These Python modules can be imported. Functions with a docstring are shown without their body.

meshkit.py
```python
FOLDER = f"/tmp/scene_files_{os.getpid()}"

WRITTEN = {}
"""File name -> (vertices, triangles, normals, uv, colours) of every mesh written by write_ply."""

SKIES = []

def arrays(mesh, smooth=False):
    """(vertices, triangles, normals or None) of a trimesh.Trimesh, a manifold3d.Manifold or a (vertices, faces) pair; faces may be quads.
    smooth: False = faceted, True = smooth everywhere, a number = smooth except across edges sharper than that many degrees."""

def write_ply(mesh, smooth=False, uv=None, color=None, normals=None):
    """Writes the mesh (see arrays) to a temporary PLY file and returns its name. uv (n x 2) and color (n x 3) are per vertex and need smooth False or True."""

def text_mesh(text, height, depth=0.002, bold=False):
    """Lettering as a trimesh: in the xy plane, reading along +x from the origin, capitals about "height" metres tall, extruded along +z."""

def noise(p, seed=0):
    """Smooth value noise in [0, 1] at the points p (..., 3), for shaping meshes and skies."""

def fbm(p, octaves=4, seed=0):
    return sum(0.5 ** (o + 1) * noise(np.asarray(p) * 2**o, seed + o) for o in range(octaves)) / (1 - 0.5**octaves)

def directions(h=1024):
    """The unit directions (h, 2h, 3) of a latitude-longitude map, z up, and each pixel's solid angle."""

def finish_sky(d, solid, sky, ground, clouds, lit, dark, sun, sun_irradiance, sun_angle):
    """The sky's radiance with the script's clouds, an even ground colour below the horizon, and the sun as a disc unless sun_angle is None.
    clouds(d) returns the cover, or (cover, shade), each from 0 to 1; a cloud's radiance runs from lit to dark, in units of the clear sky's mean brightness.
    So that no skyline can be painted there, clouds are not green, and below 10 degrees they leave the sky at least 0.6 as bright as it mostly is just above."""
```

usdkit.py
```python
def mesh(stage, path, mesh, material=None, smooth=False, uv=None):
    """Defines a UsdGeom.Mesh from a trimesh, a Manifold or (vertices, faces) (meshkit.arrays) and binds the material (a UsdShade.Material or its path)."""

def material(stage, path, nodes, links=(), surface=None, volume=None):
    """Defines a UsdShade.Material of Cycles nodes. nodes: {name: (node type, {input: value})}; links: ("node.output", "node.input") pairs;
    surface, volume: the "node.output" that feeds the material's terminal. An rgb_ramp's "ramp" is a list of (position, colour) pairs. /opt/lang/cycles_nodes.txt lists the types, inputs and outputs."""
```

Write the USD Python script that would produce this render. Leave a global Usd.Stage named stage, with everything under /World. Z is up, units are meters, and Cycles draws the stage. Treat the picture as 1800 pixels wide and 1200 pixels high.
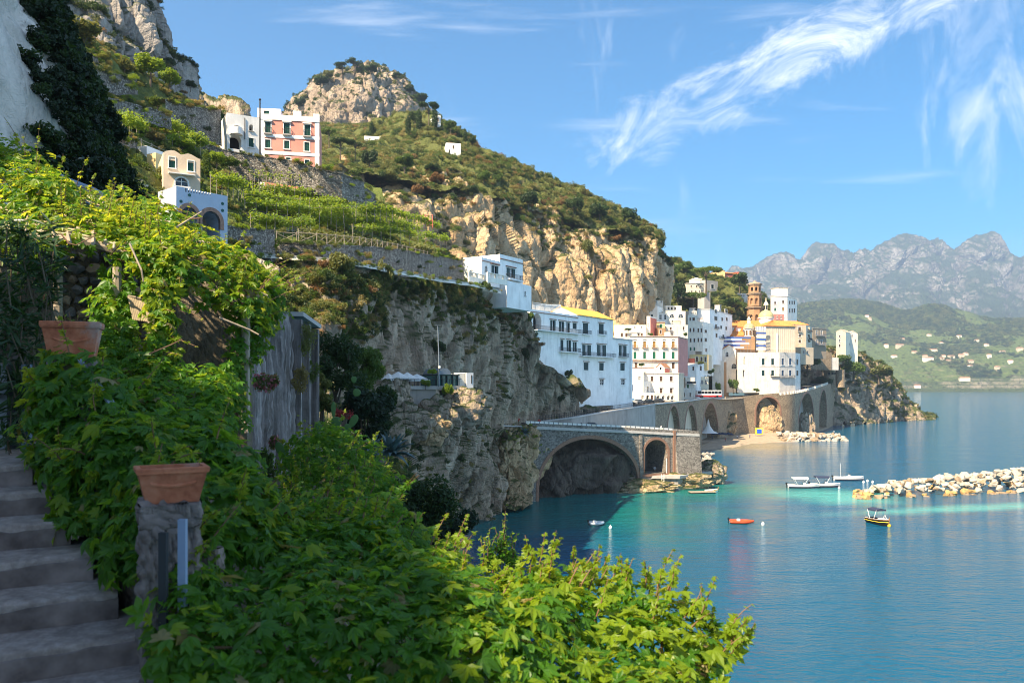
import math, random
import numpy as np, trimesh, usdkit, meshkit
from pxr import Usd, UsdGeom, UsdLux, UsdShade, Gf, Sdf, Vt
from scipy.interpolate import PchipInterpolator
from scipy.spatial import cKDTree
from shapely.geometry import Polygon, box as sbox, LineString
from shapely.ops import unary_union
import manifold3d as m3
T_ = trimesh
stage = Usd.Stage.CreateInMemory()
UsdGeom.SetStageUpAxis(stage, 'Z'); UsdGeom.SetStageMetersPerUnit(stage, 1.0)
UsdGeom.Xform.Define(stage, '/World'); UsdGeom.Scope.Define(stage, '/World/Looks')

# ---------------------------------------------------------------- camera, sky, sun, exposure
H, F, HX, HY = 26.0, 1400.0, 900.0, 674.0          # eye height above the sea; focal length and horizon in photo pixels
cam = UsdGeom.Camera.Define(stage, '/World/camera')
cam.AddTranslateOp().Set((0, 0, H)); cam.AddRotateXYZOp().Set((90, 0, 0))
cam.CreateFocalLengthAttr(28.0); cam.CreateHorizontalApertureAttr(36.0); cam.CreateVerticalApertureAttr(24.0)
cam.CreateVerticalApertureOffsetAttr(74 / 1800 * 36)
cam.CreateFStopAttr(3.0); cam.CreateFocusDistanceAttr(60.0); cam.CreateClippingRangeAttr((0.05, 100000.0))
cam.CreateExposureAttr(1.72)
SUN_AZ, SUN_EL = math.radians(137), math.radians(44)  # azimuth measured from straight ahead towards the left
sdir = np.array([-math.sin(SUN_AZ) * math.cos(SUN_EL), math.cos(SUN_AZ) * math.cos(SUN_EL), math.sin(SUN_EL)])
sun = UsdLux.DistantLight.Define(stage, '/World/sun')
sun.CreateIntensityAttr(1.2); sun.CreateAngleAttr(0.5); sun.CreateNormalizeAttr(True) if hasattr(sun, 'CreateNormalizeAttr') else None
sun.CreateColorAttr((1.0, 0.82, 0.58))
zq = Gf.Rotation(Gf.Vec3d(0, 0, 1), Gf.Vec3d(*map(float, sdir)))
sun.AddTransformOp().Set(Gf.Matrix4d().SetRotate(zq))
dome = UsdLux.DomeLight.Define(stage, '/World/sky')
dome.GetPrim().SetCustomDataByKey('kind', 'structure')
def skymat():
    n = {'sky': ('sky_texture', dict(sky_type='single_scattering', sun_disc=False, sun_elevation=SUN_EL, sun_rotation=math.atan2(sdir[0], sdir[1]), altitude=50., air_density=1.0, aerosol_density=0.6, ozone_density=2.5)),
         'tc': ('texture_coordinate', {}), 'sx': ('separate_xyz', {}),
         'ym': ('math', dict(math_type='maximum', value2=0.08)), 'u': ('math', dict(math_type='divide')), 'v': ('math', dict(math_type='divide')),
         'uv': ('combine_xyz', dict(z=0.0)),
         # long streak running up to the right, and feathery wisps right of it
         'rot': ('mapping', dict(mapping_type='point', location=(0, 0, 0), rotation=(0, 0, -0.47), scale=(1, 1, 1))),
         'st': ('mapping', dict(mapping_type='point', location=(0.3, 1.7, 0), rotation=(0, 0, 0), scale=(6.0, 13.0, 1))),
         'nz': ('noise_texture', dict(scale=1.0, detail=10., roughness=0.70, distortion=1.6)),
         'nzr': ('map_range', dict(from_min=.28, from_max=.74, to_min=0.0, to_max=1.0, clamp=False)), 'sr': ('separate_xyz', {}),
         'c': ('math', dict(math_type='subtract', value2=0.203)), 'ca': ('math', dict(math_type='absolute')),
         'cm': ('map_range', dict(range_type='smootherstep', from_min=0.0, from_max=0.10, to_min=0.80, to_max=0.0, clamp=True)),
         'ends': ('map_range', dict(range_type='smoothstep', from_min=0.12, from_max=0.30, to_min=0.0, to_max=1.0, clamp=True)),
         'cme': ('math', dict(math_type='multiply')),
         'm2': ('mapping', dict(mapping_type='point', location=(3.1, 0.4, 0), rotation=(0, 0, -1.05), scale=(13.0, 4.0, 1))),
         'n2': ('noise_texture', dict(scale=1.0, detail=8., roughness=0.62, distortion=1.2)),
         'w2': ('map_range', dict(range_type='smoothstep', from_min=0.40, from_max=0.58, to_min=0.0, to_max=0.25, clamp=True)),
         'w2v': ('map_range', dict(range_type='smoothstep', from_min=0.20, from_max=0.36, to_min=0.0, to_max=1.0, clamp=True)),
         'w2m': ('math', dict(math_type='multiply')),
         'a1': ('math', dict(math_type='add')), 'a2': ('math', dict(math_type='add')),
         't1': ('map_range', dict(range_type='smoothstep', from_min=0.92, from_max=1.85, to_min=0.0, to_max=0.95, clamp=True)),
         't2': ('map_range', dict(range_type='smoothstep', from_min=0.58, from_max=1.15, to_min=0.0, to_max=0.85, clamp=True)),
         'm3': ('mapping', dict(mapping_type='point', location=(7.1, 2.4, 0), rotation=(0, 0, 0.03), scale=(2.4, 22.0, 1))),
         'n3': ('noise_texture', dict(scale=1.0, detail=6., roughness=0.55, distortion=0.3)),
         't3': ('map_range', dict(range_type='smoothstep', from_min=0.56, from_max=0.86, to_min=0.0, to_max=0.5, clamp=True)),
         'mx': ('math', dict(math_type='maximum')), 'mx2': ('math', dict(math_type='maximum')),
         'up': ('map_range', dict(range_type='smoothstep', from_min=0.0, from_max=0.1, to_min=0.0, to_max=1.0, clamp=True)), 'upm': ('math', dict(math_type='multiply')),
         'hs': ('hsv', dict(hue=0.495, saturation=1.85, value=0.97, fac=1.0)),
         'mix': ('mix', dict(mix_type='mix', color2=(8.2, 8.3, 8.7))),
         'bg': ('background_shader', dict(strength=0.060))}
    l = [('tc.generated', 'sx.vector'), ('sx.y', 'ym.value1'), ('sx.x', 'u.value1'), ('ym.value', 'u.value2'), ('sx.z', 'v.value1'), ('ym.value', 'v.value2'),
         ('u.value', 'uv.x'), ('v.value', 'uv.y'), ('uv.vector', 'rot.vector'), ('rot.vector', 'st.vector'), ('st.vector', 'nz.vector'), ('rot.vector', 'sr.vector'),
         ('sr.y', 'c.value1'), ('c.value', 'ca.value1'), ('ca.value', 'cm.value'), ('sr.x', 'ends.value'), ('cm.result', 'cme.value1'), ('ends.result', 'cme.value2'),
         ('nz.fac', 'nzr.value'), ('nzr.result', 'a1.value1'), ('cme.value', 'a1.value2'), ('a1.value', 't1.value'),
         ('uv.vector', 'm2.vector'), ('m2.vector', 'n2.vector'), ('u.value', 'w2.value'), ('v.value', 'w2v.value'), ('w2.result', 'w2m.value1'), ('w2v.result', 'w2m.value2'),
         ('n2.fac', 'a2.value1'), ('w2m.value', 'a2.value2'), ('a2.value', 't2.value'),
         ('uv.vector', 'm3.vector'), ('m3.vector', 'n3.vector'), ('n3.fac', 't3.value'),
         ('t1.result', 'mx.value1'), ('t2.result', 'mx.value2'), ('mx.value', 'mx2.value1'), ('t3.result', 'mx2.value2'),
         ('v.value', 'up.value'), ('mx2.value', 'upm.value1'), ('up.result', 'upm.value2'),
         ('sky.color', 'hs.color'), ('hs.color', 'mix.color1'), ('upm.value', 'mix.fac'), ('mix.color', 'bg.color')]
    return usdkit.material(stage, '/World/Looks/sky', n, l, surface='bg.background')
UsdShade.MaterialBindingAPI.Apply(dome.GetPrim()).Bind(skymat())

# ---------------------------------------------------------------- helpers
rng = np.random.default_rng(7); random.seed(7)
def W(px, py, d):                                   # a point seen at photo pixel (px, py), d metres ahead
    return np.array([(px - HX) / F * d, d, H - (py - HY) / F * d])
def zof(py, d): return H - (py - HY) / F * d
def xof(px, d): return (px - HX) / F * d
used = {}
def prim_path(name, parent=None):
    base = (str(parent.GetPath()) if parent is not None else '/World') + '/' + name
    k = used.get(base, -1) + 1; used[base] = k
    return base if k == 0 else f'{base}_{k:03d}'
def data(p, label=None, cat=None, group=None, kind=None):
    for k, v in (('label', label), ('category', cat), ('group', group), ('kind', kind)):
        if v: p.SetCustomDataByKey(k, v)
    return p
def obj(name, mesh, mat, parent=None, label=None, cat=None, group=None, kind=None, smooth=False):
    if isinstance(mesh, list): mesh = cat_(mesh)
    p = usdkit.mesh(stage, prim_path(name, parent), mesh, MAT[mat] if isinstance(mat, str) else mat, smooth=smooth).GetPrim()
    return data(p, label, cat, group, kind)
def thing(name, label, cat, loc=(0, 0, 0), rz=0.0, group=None, s=None):
    x = UsdGeom.Xform.Define(stage, prim_path(name)); x.AddTranslateOp().Set(tuple(float(v) for v in loc)); x.AddRotateZOp().Set(float(math.degrees(rz)))
    if s is not None: x.AddScaleOp().Set(tuple(float(v) for v in (s if np.ndim(s) else (s, s, s))))
    return data(x.GetPrim(), label, cat, group)
def dup(proto, name, label, cat, loc, rz=0.0, s=None, group=None):
    p = thing(name, label, cat, loc, rz, group, s)
    p.GetReferences().AddInternalReference(proto.GetPath()); p.SetInstanceable(True)
    return p
_lib = stage.CreateClassPrim('/World/library')
def proto(name):
    x = UsdGeom.Xform.Define(stage, '/World/library/' + name); return x.GetPrim()
def cat_(ms):
    vs, fs, n = [], [], 0
    for m in ms:
        v, f = (np.asarray(m.vertices), np.asarray(m.faces)) if hasattr(m, 'vertices') else (np.asarray(m[0], float), np.asarray(m[1]))
        if hasattr(m, 'vertices') is False and f.shape[1] == 4: f = np.vstack([f[:, :3], f[:, [0, 2, 3]]])
        vs.append(v); fs.append(f + n); n += len(v)
    return T_.Trimesh(np.vstack(vs), np.vstack(fs), process=False)
def bx(c, s, rz=0.0):                               # box: centre, size
    m = T_.creation.box(s)
    if rz: m.apply_transform(T_.transformations.rotation_matrix(rz, [0, 0, 1]))
    m.apply_translation(c); return m
def bev(c, s, b=0.02, rz=0.0):                      # box with bevelled edges
    s = np.asarray(s, float); b = min(b, s.min() * .45)
    pts = [np.array([x, y, z]) for x in (-1, 1) for y in (-1, 1) for z in (-1, 1)]
    v = [p * s / 2 - p * b * (1 - np.eye(3)[k]) for p in pts for k in range(3)]
    m = T_.convex.convex_hull(np.array(v))
    if rz: m.apply_transform(T_.transformations.rotation_matrix(rz, [0, 0, 1]))
    m.apply_translation(c); return m
def tube(pts, r, n=6, caps=True):
    p = np.asarray(pts, float); r = np.broadcast_to(np.asarray(r, float), (len(p),))
    t = np.gradient(p, axis=0); t /= np.linalg.norm(t, axis=1, keepdims=True) + 1e-9
    a = np.cross(t, np.where(np.abs(t[:, 2:]) < .9, [[0, 0, 1.]], [[1., 0, 0]])); a /= np.linalg.norm(a, axis=1, keepdims=True) + 1e-9
    b = np.cross(t, a); an = np.arange(n) * 2 * np.pi / n
    v = (p[:, None] + r[:, None, None] * (np.cos(an)[None, :, None] * a[:, None] + np.sin(an)[None, :, None] * b[:, None])).reshape(-1, 3)
    f = [[i * n + j, (i + 1) * n + j, (i + 1) * n + (j + 1) % n, i * n + (j + 1) % n] for i in range(len(p) - 1) for j in range(n)]
    f = np.array(f); f = np.vstack([f[:, :3], f[:, [0, 2, 3]]])
    if caps:
        c0, c1 = len(v), len(v) + 1; v = np.vstack([v, p[0], p[-1]]); L = (len(p) - 1) * n
        f = np.vstack([f, [[c0, j, (j + 1) % n] for j in range(n)], [[c1, L + (j + 1) % n, L + j] for j in range(n)]])
    return T_.Trimesh(v, f, process=False)
def lathe(prof, n=16, c=(0, 0, 0)):
    prof = np.asarray(prof, float); an = np.arange(n) * 2 * np.pi / n; k = len(prof)
    v = np.stack([prof[:, 0][None] * np.cos(an)[:, None], prof[:, 0][None] * np.sin(an)[:, None], np.broadcast_to(prof[:, 1], (n, k))], -1).reshape(-1, 3)
    f = [[i * k + j, ((i + 1) % n) * k + j, ((i + 1) % n) * k + j + 1, i * k + j + 1] for i in range(n) for j in range(k - 1)]
    f = np.array(f); m = T_.Trimesh(v + np.asarray(c), np.vstack([f[:, :3], f[:, [0, 2, 3]]]), process=False); return m
def extr(poly, h, M=None):
    m = T_.creation.extrude_polygon(poly, h, engine='earcut')
    if M is not None: m.apply_transform(M)
    return m
def man(m):
    m = m.copy(); m.merge_vertices()
    return m3.Manifold(m3.Mesh(np.asarray(m.vertices, np.float32), np.asarray(m.faces, np.uint32)))
def unman(M):
    k = M.to_mesh(); return T_.Trimesh(np.array(k.vert_properties[:, :3], float), np.array(k.tri_verts), process=False)
def hull(pts): return T_.convex.convex_hull(np.asarray(pts))
fbm, noise = meshkit.fbm, meshkit.noise
def worley(p, seed=0):                              # distances to the two nearest of jittered lattice points
    c = np.unique(np.floor(p).astype(np.int64), axis=0); o = np.stack(np.meshgrid(*[[-1, 0, 1]] * 3, indexing='ij'), -1).reshape(-1, 3)
    key = np.unique(((c[:, None] + o).reshape(-1, 3) + 4096) @ np.array([1 << 28, 1 << 14, 1]))
    r = np.random.default_rng(seed + 11)
    g = np.stack([key >> 28, (key >> 14) & 16383, key & 16383], -1) - 4096.
    g += r.uniform(0, 1, g.shape)
    dd, ii = cKDTree(g).query(p, k=2)
    val = r.uniform(0, 1, len(g))
    return dd[:, 0], dd[:, 1], val[ii[:, 0]]

# ---------------------------------------------------------------- materials
MAT = {}
def mat(name, nodes, links=(), surface='p.BSDF', volume=None):
    MAT[name] = usdkit.material(stage, '/World/Looks/' + name, nodes, links, surface=surface, volume=volume); return MAT[name]
def plain(name, col, rough=0.7, var=0.12, scale=1.5, metal=0.0, bump=0.0, bscale=20., col2=None, spec=0.3, streak=False):
    n = {'g': ('geometry', {}), 'mp': ('mapping', dict(mapping_type='point', scale=(1, 1, 0.25 if streak else 1))), 'n': ('noise_texture', dict(scale=scale, detail=5., roughness=.6)),
         'r': ('rgb_ramp', dict(ramp=[(.3, tuple(c * (1 - var) for c in col)), (.7, tuple(min(1, c * (1 + var)) for c in (col2 or col)))])),
         'p': ('principled_bsdf', dict(roughness=rough, metallic=metal, specular_ior_level=spec))}
    l = [('g.position', 'mp.vector'), ('mp.vector', 'n.vector'), ('n.fac', 'r.fac'), ('r.color', 'p.base_color')]
    if bump:
        n |= {'n2': ('noise_texture', dict(scale=bscale, detail=4., roughness=.6)), 'b': ('bump', dict(strength=.6, distance=bump))}
        l += [('g.position', 'n2.vector'), ('n2.fac', 'b.height'), ('b.normal', 'p.normal')]
    return mat(name, n, l)
def stucco(name, col, stain=(.30, .27, .23), amt=.35, bump=.02):
    """Old painted plaster: streaks of grime, faded patches."""
    n = {'g': ('geometry', {}), 'm1': ('mapping', dict(mapping_type='point', scale=(1.3, 1.3, .22))), 'n1': ('noise_texture', dict(scale=.9, detail=6., roughness=.65)),
         'n2': ('noise_texture', dict(scale=.35, detail=5., roughness=.6)),
         'r1': ('map_range', dict(from_min=.52, from_max=.78, to_min=0., to_max=amt, clamp=True)), 'r2': ('rgb_ramp', dict(ramp=[(.3, tuple(c * .86 for c in col)), (.7, tuple(min(.86, c * 1.08) for c in col))])),
         'mx': ('mix', dict(mix_type='mix', color2=stain)), 'n3': ('noise_texture', dict(scale=6., detail=4.)), 'b': ('bump', dict(strength=.5, distance=bump)), 'p': ('principled_bsdf', dict(roughness=.85, specular_ior_level=.2))}
    l = [('g.position', 'm1.vector'), ('m1.vector', 'n1.vector'), ('g.position', 'n2.vector'), ('g.position', 'n3.vector'), ('n1.fac', 'r1.value'), ('n2.fac', 'r2.fac'), ('r2.color', 'mx.color1'), ('r1.result', 'mx.fac'), ('mx.color', 'p.base_color'), ('n3.fac', 'b.height'), ('b.normal', 'p.normal')]
    return mat(name, n, l)
def rockmat(name, c1, c2, c3, s=.12, bump=.5, green=None, gfrom=.35, gto=.7, gn=.55, vert=.4, dark=(.04, .037, .035), shadow=.55):
    """Weathered limestone: three tones, dark water streaks and crevices, plants (green) on ledges."""
    n = {'g': ('geometry', {}), 'mv': ('mapping', dict(mapping_type='point', scale=(1, 1, vert))),
         'n1': ('noise_texture', dict(scale=s, detail=6., roughness=.66, distortion=.4)), 'n2': ('noise_texture', dict(scale=s * 4.1, detail=5., roughness=.7)),
         'r': ('rgb_ramp', dict(ramp=[(.34, c1), (.5, c2), (.66, c3)])), 'd': ('map_range', dict(from_min=.52, from_max=.72, to_min=0., to_max=shadow, clamp=True)),  # noise-driven dark streaks mixed into the stone tones
         'mx': ('mix', dict(mix_type='mix', color2=dark)), 'v': ('voronoi_texture', dict(feature='distance_to_edge', scale=s * 5., detail=1., roughness=.6, randomness=1.)),
         'vr': ('map_range', dict(from_min=0., from_max=.12, to_min=.0, to_max=1., clamp=True)),
         'n4': ('noise_texture', dict(scale=s * 9, detail=5., roughness=.7)), 'ad': ('math', dict(math_type='multiply_add', value2=.35)),
         'b': ('bump', dict(strength=1., distance=bump)), 'p': ('principled_bsdf', dict(roughness=.9, specular_ior_level=.15))}
    l = [('g.position', 'mv.vector'), ('mv.vector', 'n1.vector'), ('mv.vector', 'n2.vector'), ('mv.vector', 'v.vector'), ('g.position', 'n4.vector'), ('n1.fac', 'r.fac'), ('n2.fac', 'd.value'),
         ('r.color', 'mx.color1'), ('d.result', 'mx.fac'), ('v.distance', 'vr.value'), ('vr.result', 'ad.value1'), ('n4.fac', 'ad.value3'), ('ad.value', 'b.height'), ('b.normal', 'p.normal')]
    if green is not None:
        n |= {'sn': ('separate_xyz', {}), 'n5': ('noise_texture', dict(scale=s * 1.4, detail=5., roughness=.65)), 'gs': ('math', dict(math_type='multiply_add', value2=1.)), 'gr': ('map_range', dict(from_min=gfrom + gn - .12, from_max=gto + gn + .02, to_min=0., to_max=.95, clamp=True)),
              'gm': ('mix', dict(mix_type='mix')), 'gc': ('rgb_ramp', dict(ramp=[(.3, tuple(x * .6 for x in green)), (.55, green), (.75, (green[0] * 2.0, green[1] * 1.5, green[2] * 1.2))]))}
        l += [('g.normal', 'sn.vector'), ('sn.z', 'gs.value1'), ('mv.vector', 'n5.vector'), ('n5.fac', 'gs.value3'), ('gs.value', 'gr.value'), ('mx.color', 'gm.color1'), ('n4.fac', 'gc.fac'), ('gc.color', 'gm.color2'), ('gr.result', 'gm.fac'), ('gm.color', 'p.base_color')]
    else: l += [('mx.color', 'p.base_color')]
    return mat(name, n, l)
def leafmat(name, c1, c2, c3=None, trans=.35, rough=.5, tcol=None):
    """Leaves: every leaf its own tone; light shines through."""
    c3 = c3 or c2; tcol = tcol or tuple(min(1, x * k) for x, k in zip(c2, (2.6, 2.2, 1.0)))
    n = {'g': ('geometry', {}), 'r': ('rgb_ramp', dict(ramp=[(0., c1), (.55, c2), (1., c3)])), 'oi': ('object_info', {}), 'a': ('math', dict(math_type='multiply_add', value2=.65)), 'a2': ('math', dict(math_type='multiply', value2=.35)),
         'p': ('principled_bsdf', dict(roughness=rough, specular_ior_level=.35)), 't': ('translucent_bsdf', dict(color=tcol)), 'm': ('mix_closure', dict(fac=trans))}
    l = [('g.random_per_island', 'a.value1'), ('oi.random', 'a2.value1'), ('a2.value', 'a.value3'), ('a.value', 'r.fac'), ('r.color', 'p.base_color'), ('p.BSDF', 'm.closure1'), ('t.BSDF', 'm.closure2')]
    return mat(name, n, l, surface='m.closure')
# ---------------------------------------------------------------- land
def patch(ctrl, nu, nv, world=False):
    """A smooth sheet through rows of control points (px, py, d); returns grid (nv, nu, 3)."""
    C = np.array([[p if world else W(*p) for p in row] for row in ctrl], float)
    ku, kv = np.linspace(0, 1, C.shape[1]), np.linspace(0, 1, C.shape[0])
    A = PchipInterpolator(ku, C, axis=1)(np.linspace(0, 1, nu))
    return PchipInterpolator(kv, A, axis=0)(np.linspace(0, 1, nv))
def gnormals(G):
    n = np.cross(np.gradient(G, axis=1), np.gradient(G, axis=0)); n /= np.linalg.norm(n, axis=2, keepdims=True) + 1e-9
    return n
def gmesh(G):
    R, C = G.shape[:2]; i = np.arange(R * C).reshape(R, C)
    f = np.stack([i[:-1, :-1], i[1:, :-1], i[1:, 1:], i[:-1, 1:]], -1).reshape(-1, 4)
    return T_.Trimesh(G.reshape(-1, 3), np.vstack([f[:, :3], f[:, [0, 2, 3]]]), process=False)
def facing(G):                                       # normals towards the eye
    n = gnormals(G); s = np.sign(((np.array([0, 0, H + 3]) - G) * n).sum(-1).mean()); return n * (s or 1), s
def rocky(G, big=4., small=1., cell=None, crack=.8, amp=1., seed=0, vert=.5, edge=None):
    """Rock relief along the sheet's normals: bulges, ribs, blocks with clefts between them."""
    n, s = facing(G); P = G.reshape(-1, 3); Q = P * [1, 1, vert]
    d = (fbm(Q / big / 2.2, 4, seed) - .5) * big * 1.1
    d += (np.abs(2 * fbm(Q / small / 5., 5, seed + 5) - 1) * -1 + .25) * small * 2.2
    if cell:
        Qw = Q + (np.stack([fbm(Q / cell * .8, 3, seed + k) for k in (21, 31, 41)], -1) - .5) * cell * .9
        for c, k in ((cell, 1.), (cell * .42, .45)):
            a, b, v = worley(Qw / c, seed); e = np.clip((b - a) * 2.2, 0, 1)
            d += ((e - 1) * crack + (v - .5) * crack * 1.3) * k * cell * .35
    d += (fbm(P * 2.2 / small, 3, seed + 9) - .5) * small * .5
    d = d.reshape(G.shape[:2]) * amp
    if edge is not None: d *= edge
    return G + n * d[..., None]
def land(name, G, m, smooth=40):
    s = facing(G)[1]
    me = gmesh(G)
    if s > 0: me.faces = me.faces[:, ::-1]           # gmesh winds against the gradient cross product
    return obj(name, me, m, kind='structure', smooth=True)

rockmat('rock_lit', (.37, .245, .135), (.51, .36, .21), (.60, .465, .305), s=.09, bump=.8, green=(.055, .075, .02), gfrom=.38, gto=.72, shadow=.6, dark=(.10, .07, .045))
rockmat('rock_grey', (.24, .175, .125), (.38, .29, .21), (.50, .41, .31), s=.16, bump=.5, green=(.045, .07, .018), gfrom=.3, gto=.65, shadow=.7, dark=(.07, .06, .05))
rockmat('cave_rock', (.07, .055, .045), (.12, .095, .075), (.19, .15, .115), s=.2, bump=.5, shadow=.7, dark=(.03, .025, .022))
rockmat('rock_crag', (.20, .17, .15), (.31, .28, .25), (.42, .385, .35), s=.10, bump=.8, green=(.045, .065, .02), gfrom=.35, gto=.7, vert=.25, dark=(.09, .07, .055))
rockmat('rock_peak', (.26, .20, .15), (.37, .29, .22), (.44, .36, .28), s=.05, bump=1.5, green=(.045, .065, .02), gfrom=.35, gto=.7, dark=(.10, .08, .06))
rockmat('concrete_cliff', (.42, .38, .33), (.56, .51, .45), (.66, .61, .55), s=.35, bump=.12, vert=.3, dark=(.20, .19, .18), shadow=.5)
rockmat('scrub_soil', (.20, .155, .085), (.31, .24, .14), (.40, .32, .20), s=.14, bump=.5, green=(.095, .115, .03), gfrom=-.3, gto=.25, gn=.5, dark=(.05, .055, .02))
rockmat('terrace_soil', (.18, .15, .085), (.28, .23, .14), (.36, .30, .19), s=.2, bump=.3, green=(.10, .135, .03), gfrom=-.3, gto=.3, gn=.5, dark=(.05, .055, .02))
rockmat('far_hill', (.12, .115, .055), (.20, .17, .10), (.32, .27, .18), s=.012, bump=4., vert=5., green=(.085, .125, .03), gfrom=.36, gto=.72, gn=.5, dark=(.05, .065, .02))
rockmat('far_shore_rock', (.20, .17, .13), (.28, .24, .18), (.36, .31, .25), s=.012, bump=5., green=(.045, .07, .02), gfrom=.3, gto=.7, vert=.6, dark=(.08, .08, .05))
rockmat('mountain', (.10, .095, .085), (.19, .18, .16), (.40, .375, .345), s=.006, bump=20., green=(.03, .055, .028), gfrom=.34, gto=.62, gn=.5, vert=.55, dark=(.045, .055, .03), shadow=.8)
rockmat('near_soil', (.08, .065, .045), (.14, .115, .08), (.20, .165, .12), s=1.2, bump=.05, dark=(.02, .02, .015))

# --- mountains across the bay and the green coast in front of them
def rows_from_sky(sky, rows):
    return [[(px, py + (0 if k == 0 else dy * (1 + .15 * math.sin(px * .03 + k))), d + dd) for px, py, d in sky] for k, (dy, dd) in enumerate(rows)]
sk = [(1180, 520), (1250, 500), (1310, 476), (1340, 463), (1385, 450), (1410, 459), (1440, 444), (1462, 441), (1510, 454), (1545, 451), (1575, 436), (1610, 424), (1645, 438), (1680, 450), (1712, 431), (1735, 427), (1765, 438), (1800, 449), (1850, 440), (1930, 452), (2050, 470)]
sk = [(x, y, 6400) for x, y in sk]
G = patch([[(x, y + 60, 7400) for x, y, d in sk], sk] + [[(x + 6 * math.sin(x), y + dy, d - dd + 120 * math.sin(x * .045 + dy)) for x, y, d in sk] for dy, dd in ((22, 180), (50, 420), (85, 800), (120, 1300), (170, 2000))], 760, 260)
n, _ = facing(G); P = G.reshape(-1, 3)
env = np.interp(np.arange(260), [0, 36, 46, 92, 259], [.3, .55, .7, 1, 1])[:, None]
rdg = (1 - np.abs(2 * fbm(P * [1, .6, .35] / 520, 6, 3) - 1)).reshape(260, 760); rd2 = (1 - np.abs(2 * fbm(P / 130, 5, 13) - 1)).reshape(260, 760)
G = G + n * ((rdg - .75) * 330 * env + (rd2 - .75) * 100 * (env * .6 + .4) + ((1 - np.abs(2 * fbm(P / 38, 3, 23) - 1)).reshape(260, 760) - .75) * 22)[..., None]
G[..., 2] += ((1 - np.abs(2 * fbm(G.reshape(-1, 3) * [1, .35, 0] / 330, 5, 41) - 1)).reshape(260, 760) - .7) * 150 * np.interp(np.arange(260), [0, 40, 120, 259], [1, 1, .6, .3])[:, None]
land('mountains', G, 'mountain', 60)
sk = [(1180, 600, 3300), (1300, 572, 3400), (1390, 546, 3500), (1440, 531, 3600), (1500, 526, 3700), (1560, 541, 3700), (1600, 550, 3600), (1640, 541, 3500), (1700, 551, 3500), (1760, 562, 3600), (1850, 560, 3600), (2000, 570, 3500)]
G = patch([[(x, y + 30, d + 500) for x, y, d in sk], sk, [(x, 585 + 5 * math.sin(x * .02), 3150) for x, y, d in sk], [(x, 620 + 4 * math.sin(x * .05), 2850) for x, y, d in sk], [(x, 650, 2640) for x, y, d in sk], [(x, 672 + 2 * math.sin(x * .07), 2520) for x, y, d in sk], [(x, 686.5, 2470) for x, y, d in sk], [(x, 692, 2420) for x, y, d in sk]], 700, 300)
n, _ = facing(G); P = G.reshape(-1, 3)
e = np.interp(np.arange(300), [0, 38, 112, 244, 281, 299], [.4, .6, 1, .5, .15, .05])
G = G + n * (((fbm(P / 260, 5, 4) - .5) * 110 + (1 - np.abs(2 * fbm(P / 90, 4, 8) - 1) - .7) * 26).reshape(300, 700) * e[:, None])[..., None]
zt = G[..., 2]; st = 11.; fr = (zt / st) % 1; ter = st * (np.floor(zt / st) + np.clip((fr - .55) / .45, 0, 1)) ; mk = np.clip((fbm(P / 320, 3, 31).reshape(300, 700) - .40) * 6, 0, 1) * (zt > 12); G[..., 2] = zt * (1 - mk) + ter * mk
GM = G; land('far_coast', G[:206], 'far_hill', 60); land('far_shore', G[204:], 'far_shore_rock', 60)

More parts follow.
